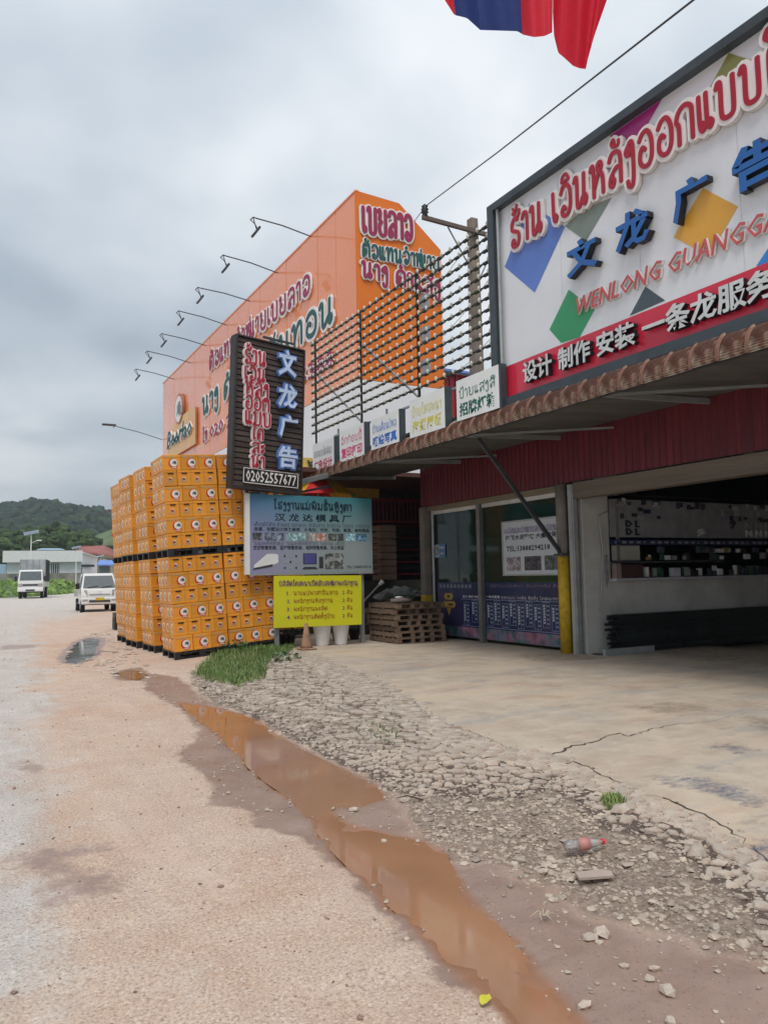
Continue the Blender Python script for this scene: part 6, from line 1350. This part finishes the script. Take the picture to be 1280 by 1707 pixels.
# yellow banner and beach umbrella of the depot
t = thing('depot_banner', 'yellow banner with dark lettering above the awning end behind the brown sign', 'banner', (8.0, 20, 4.5)); a = onY(500, 830, 20.0); b = onY(560, 766, 20.0)
q = MB(); q.prism([(a.x, 20, a.z), (b.x + 1.4, 20, a.z), (b.x + 1.4, 20, b.z), (a.x, 20, b.z)], (0, .05, 0), mat('banner_yellow', (.66, .47, .10), .5)); q.build('banner_sheet', t)
q = MB(); put_lao(q, 'ບໍ້ງກຕ', frame((a.x, 19.98, a.z), (1, 0, 0), (0, 0, 1)), (.1, 2.0, .55, .85), M_dark, .07, None, n=.004); q.build('lettering', t)
t = thing('depot_umbrella', 'red and yellow printed parasol hanging low under the awning end', 'parasol', (7.6, 17.6, 0)); c_ = onY(540, 822, 17.8)
q = MB(); M_uy = mat('parasol_yellow', (.70, .38, .02), .6); M_ur = mat('parasol_red', (.60, .03, .03), .6); M_ug = mat('parasol_green', (.02, .20, .10), .6)
for k in range(8):
    a0, a1 = 2 * math.pi * k / 8, 2 * math.pi * (k + 1) / 8; q.add([(c_.x - .15, 17.8, c_.z + .62), (c_.x - .15 + 1.0 * math.cos(a0), 17.8 + 1.0 * math.sin(a0), c_.z - .1), (c_.x - .15 + 1.0 * math.cos(a1), 17.8 + 1.0 * math.sin(a1), c_.z - .1)], [(0, 1, 2)], [M_uy, M_ur, M_uy, M_ur, M_uy, M_ur, M_uy, M_ug][k])
q.build('canopy', t); MB().tube([(c_.x - .15, 17.8, 0), (c_.x - .15, 17.8, c_.z + .6)], .02, M_lgrey, 6).build('pole', t)
# red building with blue roof further back, behind the rack
rb = thing('red_shed', 'red corrugated shed with blue roof seen through the bulb rack', 'building', (14, 22, 0)); a = onY(738, 640, 22.5); b = onY(850, 596, 22.5)
q = MB(); xx = a.x
corr_v = []
q.box(a.x - .2, a.x + 7, 22.5, 28, 0, a.z + .4, mat('red_sheet_wall', (.33, .02, .035), .5, var=.1)); q.build('wall', rb)
for i in range(30): MB().box(a.x - .2 + i * .24, a.x - .2 + i * .24 + .05, 22.46, 22.5, 0, a.z + .4, mat('red_sheet_wall', (.33, .02, .035), .5)).build('sheet_rib', rb)
q = MB(); q.prism([(a.x - .4, 22.2, a.z + .4), (a.x + 7.2, 22.2, a.z + .4), (a.x + 7.2, 25, a.z + 1.15), (a.x - .4, 25, a.z + 1.15)], (0, 0, .08), mat('blue_roof', (.13, .25, .62), .45)); q.build('roof', rb)
# utility pole with crossarm, insulators and wire
PX_, PYy = 11.55, 15.95
PX_, PYy = 11.6, 16.35
ztop = onY(788, 366, PYy).z; po = thing('utility_pole', 'old square concrete utility pole with crossarm and insulators behind the bulb rack', 'utility pole', (onY(788, 400, PYy).x, PYy, 0))
M_pole = mat('pole_concrete', (.21, .17, .14), .85, var=.25, scale=4, bump=.3)
q = MB(); w0, w1 = .19, .105; q.add([(-w0, -w0, 0), (w0, -w0, 0), (w0, w0, 0), (-w0, w0, 0), (-w1, -w1, ztop), (w1, -w1, ztop), (w1, w1, ztop), (-w1, w1, ztop)], [(0, 1, 5, 4), (1, 2, 6, 5), (2, 3, 7, 6), (3, 0, 4, 7), (4, 5, 6, 7)], M_pole); q.build('shaft', po, False, False)
a = onY(704, 362, PYy - .2); b = onY(836, 398, PYy - .2); MB().bar(a, b, .09, .10, mat('crossarm_wood', (.13, .10, .08), .8)).build('crossarm', po)
MB().bar(a + (b - a) * .32 + Vector((0, .05, -.05)), Vector((po.location.x - .1, PYy - .1, a.z - 1.15)), .03, .03, M_grey).build('arm_brace', po); MB().bar(a + (b - a) * .95 + Vector((0, .05, -.05)), Vector((po.location.x + .1, PYy - .1, a.z - 1.3)), .03, .03, M_grey).build('arm_brace', po)
for f_ in (.03, .88):
    c_ = a + (b - a) * f_ + Vector((0, 0, .04)); MB().lathe([(r__ * 1.35, z__ * 1.15) for r__, z__ in [(.035, 0), (.06, .02), (.04, .06), (.075, .09), (.045, .12), (.075, .16), (.045, .19), (.065, .23), (.03, .26), (.02, .28)]], M_black, 12, tuple(c_)).build('insulator', po, True)
w0_ = onY(710, 343, PYy - .2)
w1_ = w0_ + (CAM + ray(1155, 0) * 7.2 - w0_); w2_ = w0_ + (w1_ - w0_) * 3.2
q = MB(); q.tube([w0_, w0_ + (w1_ - w0_) * .5 - Vector((0, 0, .03)), w1_, w2_], [.013, .012, .011, .011], M_black, 6); tag(q.build('power_line'), 'thick black power line rising from the pole insulator to the top right', 'cable')
q = MB(); e2 = onY(692, 367, 20.5); q.tube([w0_ - Vector((.0, 0, .0)), e2, e2 + (e2 - w0_) * 3], .012, M_black, 5); tag(q.build('power_line'), 'short black line running from the insulator behind the orange gable', 'cable')
for k, (p_, r_, lab) in enumerate([((740, 560), (838, 430), 'thin wire sagging behind the bulb rack to the pole'), ((738, 640), (838, 540), 'lower thin wire behind the rack'), ((700, 500), (790, 395), 'thin guy wire from pole top to the gable')]):
    a = onY(*p_, 19.0); b = onY(*r_, 16.6); q = MB(); q.tube([a, (a + b) / 2 - Vector((0, 0, .15)), b], .007, M_black, 4); tag(q.build('thin_wire'), lab, 'cable')
# flags over the road, hanging from slanted staffs fixed to the billboard frame
def cloth(pts_bottom, pts_top, D0, D1, mats_at, name, par, folds, amp):
    nx_, nz_ = 48, 16; vs = []
    for i in range(nx_ + 1):
        u = i / nx_; xb = np.interp(u, np.linspace(0, 1, len(pts_bottom)), [p[0] for p in pts_bottom]); yb = np.interp(u, np.linspace(0, 1, len(pts_bottom)), [p[1] for p in pts_bottom]); xt = np.interp(u, np.linspace(0, 1, len(pts_top)), [p[0] for p in pts_top]); yt = np.interp(u, np.linspace(0, 1, len(pts_top)), [p[1] for p in pts_top])
        for j in range(nz_ + 1):
            v = j / nz_; dd = D0 + (D1 - D0) * u + amp * math.sin(u * folds * 6.28 + v * 1.3) + amp * .5 * math.sin(u * folds * 14 + 2 * v); vs.append(tuple(CAM + ray(xb + (xt - xb) * v, yb + (yt - yb) * v) * dd))
    q = MB()
    for i in range(nx_):
        q.add([vs[(i + a_) * (nz_ + 1) + j_] for j_ in range(nz_ + 1) for a_ in (0, 1)], [(2 * j, 2 * j + 1, 2 * j + 3, 2 * j + 2) for j in range(nz_)], mats_at(i / nx_))
    o = q.build(name, par, True); return o
def fmat(name, c, tr=.35):
    M = mat(name, c, .7, var=.06, scale=6); t = M.node_tree; p = t.nodes['Principled BSDF']; o_ = t.nodes['Material Output']; ts = t.nodes.new('ShaderNodeBsdfTranslucent'); ts.inputs[0].default_value = (*c, 1); mxs = t.nodes.new('ShaderNodeMixShader'); mxs.inputs[0].default_value = tr
    t.links.new(p.outputs[0], mxs.inputs[1]); t.links.new(ts.outputs[0], mxs.inputs[2]); t.links.new(mxs.outputs[0], o_.inputs[0]); return M
M_fr = fmat('flag_red_cloth', (.72, .03, .055)); M_fb = fmat('flag_blue_cloth', (.022, .045, .19)); M_fr2 = fmat('flag_crimson_cloth', (.62, .008, .03), .3)
f1 = thing('national_flag', 'red and blue striped flag at the top edge, left of the plain red one', 'flag', tuple(CAM + ray(925, -330) * 8.2), group='flags hanging over the shop front')
cloth([(741, 0), (757, 25), (778, 30), (800, 50), (830, 51), (862, 52), (872, 58), (890, 62), (908, 60), (920, 54)], [(700, -160), (760, -200), (820, -230), (880, -260), (925, -300)], 8.6, 8.2, lambda u: M_fr if u < .12 or u > .64 else M_fb, 'cloth', f1, 2.2, .06)
MB().tube([CAM + ray(925, -310) * 8.2, onX(1560, -190, SX + .1)], .02, M_lgrey, 8).build('staff', f1)
f2 = thing('red_flag', 'plain crimson flag hanging in at the top edge, right of the striped one', 'flag', tuple(CAM + ray(1060, -330) * 7.9), group='flags hanging over the shop front')
cloth([(921, 20), (923, 60), (930, 88), (942, 98), (955, 110), (966, 114), (976, 115), (979, 100), (990, 60), (1011, 0)], [(925, -250), (960, -290), (1000, -310), (1050, -330), (1070, -330)], 8.25, 7.95, lambda u: M_fr2, 'cloth', f2, 1.6, .05)
MB().tube([CAM + ray(1065, -345) * 7.9, onX(1640, -250, SX + .1)], .02, M_lgrey, 8).build('staff', f2)

# ================================================================== window prints and posters
FX = WX + .05
def fr(y0): return frame((FX, y0, 0), (0, -1, 0), (0, 0, 1))
M_film = mat('night_print', (.010, .026, .085), .35, var=.4, scale=1.4, c2=(.07, .04, .10), c2amt=.5, c2scale=.9); M_film2 = mat('dawn_print', (.06, .16, .20), .4, var=.5, scale=5, c2=(.40, .14, .22), c2amt=.8, c2scale=2)
M_fwhite = mat('film_white', (.50, .50, .55), .5); M_gold = mat('film_gold', (.50, .31, .05), .5); M_thin = mat('film_line', (.28, .33, .50), .5)
wf = thing('window_film', 'dark blue and purple printed film with white columns of text on the lower shop window', 'window film', (FX, 13.8, 0))
for y0, y1 in ((15.60, 13.88), (13.68, 11.02)):
    T = fr(y0); wd = y0 - y1; q = MB(); q.add([(.0, .30, 0), (wd, .30, 0), (wd, 1.30, 0), (0, 1.30, 0)], [(0, 1, 2, 3)], M_film, T); q.build('film_sheet', wf); q = MB(); q.add([(0, .07, 0), (wd, .07, 0), (wd, .298, 0), (0, .298, 0)], [(0, 1, 2, 3)], M_film2, T); q.build('city_print', wf)
T = fr(15.60); q = MB(); 
for i in range(9): q.add([(.1 + i * .15, 1.17, .003), (.2 + i * .15, 1.17, .003), (.2 + i * .15, 1.25, .003), (.1 + i * .15, 1.25, .003)], [(0, 1, 2, 3)], mat('film_dim', (.17, .19, .24), .5), T)
put_cjk(q, '设计 制作 安装', T, (1.05, 1.70, .955, 1.01), M_fwhite, .003, 0, .03)
q.build('lettering', wf)
q = MB(); T13 = fr(13.68); put_cjk(q, '一站式服务', T13, (.02, .52, .955, 1.02), M_fwhite, .003, 0, .03); put_lao(q, 'ອອກແບບ ຜະລິດ ຕິດຕັ້ງ ໂຄສະນາທຸກຊະນິດ', T13, (.56, 2.6, .955, 1.0), M_fwhite, .07, None, n=.004, sub=1); put_lao(q, 'ອອກແບບໂຄສະນາ ປ້າຍທຸກຊະນິດ ຕິດຕັ້ງ', T13, (.2, 2.6, 1.2, 1.245), mat('film_mauve', (.25, .18, .28), .5), .06, None, n=.004, sub=1); q.build('lettering', wf)
q = MB(); cols_txt = 0
k = 0
for T, xs in ((fr(15.60), (1.08, 1.40)), (T13, (.05, .30, .57, .83, 1.09, 1.35, 1.61, 1.87, 2.13, 2.38))):
    for x in xs:
        z0 = .36 + .05 * (k % 2); z1 = z0 + .50; w_ = .21
        for bx in ((x, x + w_, z0, z0 + .008), (x, x + w_, z1 - .008, z1), (x, x + .008, z0, z1), (x + w_ - .008, x + w_, z0, z1), (x + w_ * .5, x + w_ * .5 + .006, z0, z1)): q.box(*bx, .001, .003, M_thin, T)
        for i in range(5 if k % 3 else 7): q.add([(x + .025, z1 - .09 - i * .055, .004), (x + .075, z1 - .09 - i * .055, .004), (x + .08, z1 - .05 - i * .055, .004), (x + .03, z1 - .05 - i * .055, .004)], [(0, 1, 2, 3)], M_fwhite, T)
        for i in range(5): q.add([(x + .125, z1 - .09 - i * .085, .004), (x + .19, z1 - .09 - i * .085, .004), (x + .19, z1 - .06 - i * .085, .004), (x + .125, z1 - .06 - i * .085, .004)], [(0, 1, 2, 3)], M_thin, T)
        k += 1
for T, a_, b_ in ((fr(15.60), 1.0, 1.7), (T13, .0, 2.64)):
    for z_ in (.92, .325): q.box(a_, b_, z_, z_ + .010, .001, .003, M_thin, T)
o = q.build('text_columns', wf); o['kind'] = 'stuff'
T = fr(15.60); q = MB()
for bx, mm_ in (((.28, .66, .90, 1.05), M_gold), ((.20, .76, .72, .86), M_gold)): q.prism([(T @ Vector(p)) for p in ((bx[0], (bx[2] + bx[3]) / 2, .002), (bx[0] + .06, bx[2], .002), (bx[1] - .06, bx[2], .002), (bx[1], (bx[2] + bx[3]) / 2, .002), (bx[1] - .06, bx[3], .002), (bx[0] + .06, bx[3], .002))], T.to_3x3() @ Vector((0, 0, .004)), mm_)
q.add([(.38, .71, .004), (.48, .52, .004), (.58, .71, .004)], [(0, 1, 2)], M_gold, T); q.box(.42, .54, .95, 1.0, .007, .009, M_black, T); q.box(.47, .66, .765, .81, .007, .009, M_black, T); q.build('gold_badge', wf)
a = onX(838.5, 960, FX - .012); b = onX(935, 857, FX - .012); T = frame((FX - .012, a.y, a.z), (0, -1, 0), (0, 0, 1)); PWd = a.y - 11.03; PHh = onX(838, 870, FX - .012).z - a.z
ps = thing('window_poster', 'white framed poster with black phone number and three pictures on the right window pane', 'poster', tuple(a))
q = MB(); q.box(0, PWd, 0, PHh, -.01, 0, mat('poster_white', (.50, .53, .56), .4, var=.05), T); q.build('poster_sheet', ps); q = MB()
for bx in ((0, PWd, 0, .03), (0, PWd, PHh - .03, PHh), (0, .03, .03, PHh - .03), (PWd - .03, PWd, .03, PHh - .03)): q.box(*bx, .0, .012, M_lgrey, T)
q.build('poster_frame', ps)
q = MB(); put_lao(q, 'ຜະລິດແລະຈຳໜ່າຍລູກປູນຮອງເຫຼັກ', T, (.08, PWd - .1, PHh * .77, PHh * .86), mat('faint_violet', (.25, .2, .36), .5), .07, None, n=.004, sub=2); put_cjk(q, '梅花水泥垫块 大量现货', T, (.12, PWd - .28, PHh * .645, PHh * .74), M_ink, .003, 0, .025); put_cjk(q, 'TEL:13888294218', T, (.14, PWd - .48, PHh * .44, PHh * .54), M_ink, .003, 0, .02); q.build('lettering', ps)
q = MB()
for x0, x1, c_ in ((.07, .30, (.20, .17, .19)), (.36, .62, (.05, .045, .055)), (.67, .94, (.07, .08, .09))): q.add([(x0 * PWd, .09 * PHh, .003), (x1 * PWd, .09 * PHh, .003), (x1 * PWd, .34 * PHh, .003), (x0 * PWd, .34 * PHh, .003)], [(0, 1, 2, 3)], mat('poster_photo_%d' % int(x0 * 100), c_, .4, var=.7, scale=18, c2=tuple(v * 3 for v in c_), c2amt=.7, c2scale=8), T); q.build('picture', ps); q = MB()
a = onX(725, 930, FX - .01); T = frame((FX - .01, a.y, a.z), (0, -1, 0), (0, 0, 1)); st_ = thing('door_sticker', 'small blue and white sticker on the left window pane', 'sticker', tuple(a)); q = MB(); q.box(0, .46, 0, .32, -.004, 0, mat('sticker_blue', (.06, .16, .34), .4), T); q.box(.01, .19, .015, .305, .001, .003, M_lgrey, T); disc(q, .10, .16, .07, .10, .003, .006, M_dark, T, 14); disc(q, .10, .16, .045, .07, .006, .008, M_lgrey, T, 14); q.box(.22, .42, .21, .26, .001, .003, M_lgrey, T); q.box(.24, .38, .07, .12, .001, .003, M_lgrey, T); q.build('sticker_print', st_)

# ================================================================== workshop interior: sample wall and tube stack
IY = 10.62
T = frame((10.62, IY, 1.33), (1, 0, 0), (0, 0, 1))
dsp = thing('sample_wall', 'dark display wall crowded with letter samples and small signs inside the workshop', 'display', (10.75, IY, 1.46))
M_dk = mat('display_dark', (.06, .065, .085), .6, var=.4, scale=3); M_dg = mat('display_grey', (.27, .27, .29), .6, var=.25, scale=3); M_navy = mat('display_navy', (.02, .03, .10), .5, var=.3)
q = MB(); q.box(0, 6.1, .0, 1.60, -.06, -.02, M_dk, T); q.build('backing', dsp); q = MB(); q.box(.25, 6.1, 1.601, 2.62, -.06, -.02, M_black, T); q.build('darkening_sheet', dsp)  # black sheet above the samples, added to darken the pale upper wall
q = MB(); q.box(.02, 4.9, .80, 1.52, -.018, -.012, M_dg, T); q.build('upper_panel', dsp); q = MB(); q.box(.02, 6.1, .655, .75, -.018, .02, M_navy, T); [q.box(.1 + i * .19, .1 + i * .19 + (.11 if i % 4 else .05), .68, .725, .021, .023, M_dg, T) for i in range(24)]; q.build('title_strip', dsp)
q = MB(); q.box(0, 6.1, -.02, .02, -.05, .12, M_fwhite, T); q.box(.0, 3.0, .31, .335, -.03, .12, M_dk, T); q.build('shelf', dsp)
q = MB()
for r_, (s_, x0, x1, z0, z1, m_) in enumerate([('D L', .42, .78, .99, 1.12, M_black), ('D L', .42, .78, .84, .97, M_black), ('多', 2.4, 2.65, .83, .99, M_white), ('N N N', 3.9, 4.75, 1.00, 1.14, M_lgrey), ('N N N', 3.9, 4.75, .83, .97, M_white), ('9', 3.4, 3.6, .98, 1.2, M_black)]): put_cjk(q, s_, T, (x0, x1, z0, z1), m_, .0, .02, .03, 0)
o = q.build('letter_samples', dsp)
q = MB()
for _ in range(46):
    x = random.uniform(.1, 4.7); z = random.choice([1.3, 1.18, 1.42]) + random.uniform(-.05, .02); w_ = random.uniform(.06, .22); h_ = random.uniform(.05, .14); q.box(x, x + w_, z, z + h_, -.011, .004 + random.random() * .01, random.choice([M_dk, M_dg, M_navy, M_fwhite, M_lgrey, M_black]), T)
for _ in range(90):
    x = random.uniform(.8, 5.9); z = random.choice([.04, .36, .5]) ; w_ = random.uniform(.04, .16); h_ = random.uniform(.06, .2 if z < .3 else .13); q.box(x, x + w_, z, z + h_, -.015, .02 + random.random() * .05, random.choice([M_dk, M_white, M_lgrey, M_navy, M_white, M_black, M_dk, mat('sample_brass', (.3, .2, .06), .5), mat('sample_green', (.03, .09, .05), .5), mat('sample_maroon', (.12, .03, .03), .5)]), T)
o = q.build('small_samples', dsp); o['kind'] = 'stuff'
q = MB(); q.box(.05, .78, .36, .64, -.018, -.012, mat('blank_board', (.42, .40, .35), .7), T); q.build('blank_board', dsp)
q = MB(); q.box(.03, .16, .02, .30, -.02, .10, mat('box_pink', (.28, .2, .2), .6), T); q.box(.17, .75, .03, .28, -.02, .08, mat('box_maroon', (.07, .03, .03), .6), T); q.box(1.55, 1.75, .03, .2, -.01, .1, M_fwhite, T); q.build('boxes', dsp)
for x in (4.92, 5.55): MB().box(x, x + .03, 0, 1.6, -.02, .02, M_grey, T).build('divider', dsp)
pm = thing('wall_pipe', 'thin white conduit with tangled cables on the workshop wall beside the samples', 'pipe', (10.5, IY, .7)); a = onY(997, 860, IY - .02); b = onY(1000, 1020, IY - .02); MB().tube([onY(1016, 850, IY - .02), a, onY(1004, 918, IY - .02), b], .012, M_lgrey, 6).build('conduit', pm)
for k in range(5): a = onY(1008 + k, 925, IY - .03); MB().tube([a, a + Vector((.03 * math.sin(k * 2), 0, -.25)), a + Vector((.07 * math.cos(k), -.01, -.45 - .04 * k)), a + Vector((-.02, 0, -.3))], .005, M_grey, 4).build('cable', pm)
MB().box(10.80, 10.86, IY - .005, IY + .02, 1.4, 2.86, M_post).build('wall_batten', pm)
ca = thing('steel_channel', 'pale steel channel lying on the floor at the end of the dark tube stack', 'steel bar', (10.2, 10.4, 0)); MB().box(9.98, 11.2, 10.2, 10.26, .0, .11, M_lgrey).build('web', ca); MB().box(9.98, 11.2, 10.14, 10.2, .0, .012, M_lgrey).build('flange', ca)
M_st = mat('dark_tube_steel', (.028, .036, .038), .45, metal=.5, var=.3, objvar=.3)
tb = MB(); w_ = .046
tb.box(0, 6.4, 0, w_, 0, w_, M_st); tb.box(-.001, .0, .006, w_ - .006, .006, w_ - .006, M_black); TBM = tb.mesh('square_tube')
for r_ in range(14):
    for c_ in range(3):
        o = bpy.data.objects.new('square_tube', TBM); COL.objects.link(o); o.location = (10.15 + .3 * abs(math.sin(r_ * 1.7 + c_)) + (.02 * r_ if r_ < 8 else -.02 * (r_ - 14)) * .3, 10.30 + c_ * .052, .015 + r_ * .049); o.rotation_euler = (0, 0, random.uniform(-.003, .003)); tag(o, 'dark square steel tube in the long stack along the workshop wall', 'steel tube', 'dark steel tubes stacked in the workshop')
o = MB().box(9.95, 10.06, 10.3, 10.5, .0, .02, M_dark).build('floor_plate'); tag(o, 'small dark plate on the floor at the workshop corner', 'plate')
# thin damp air: near things stay clear, the far hill fades a little
HZ = bpy.data.materials.new('haze_air'); HZ.use_nodes = True; t_ = HZ.node_tree; t_.nodes.remove(t_.nodes['Principled BSDF']); v_ = t_.nodes.new('ShaderNodeVolumePrincipled')
v_.inputs['Color'].default_value = (.86, .92, 1, 1); v_.inputs['Density'].default_value = .0004; v_.inputs['Anisotropy'].default_value = .2; t_.links.new(v_.outputs[0], t_.nodes['Material Output'].inputs['Volume'])
q = MB(); q.box(-1250, 1300, -120, 1900, -1.3, 125, HZ); o = q.build('haze'); o['kind'] = 'stuff'; o['label'] = 'thin pale haze'
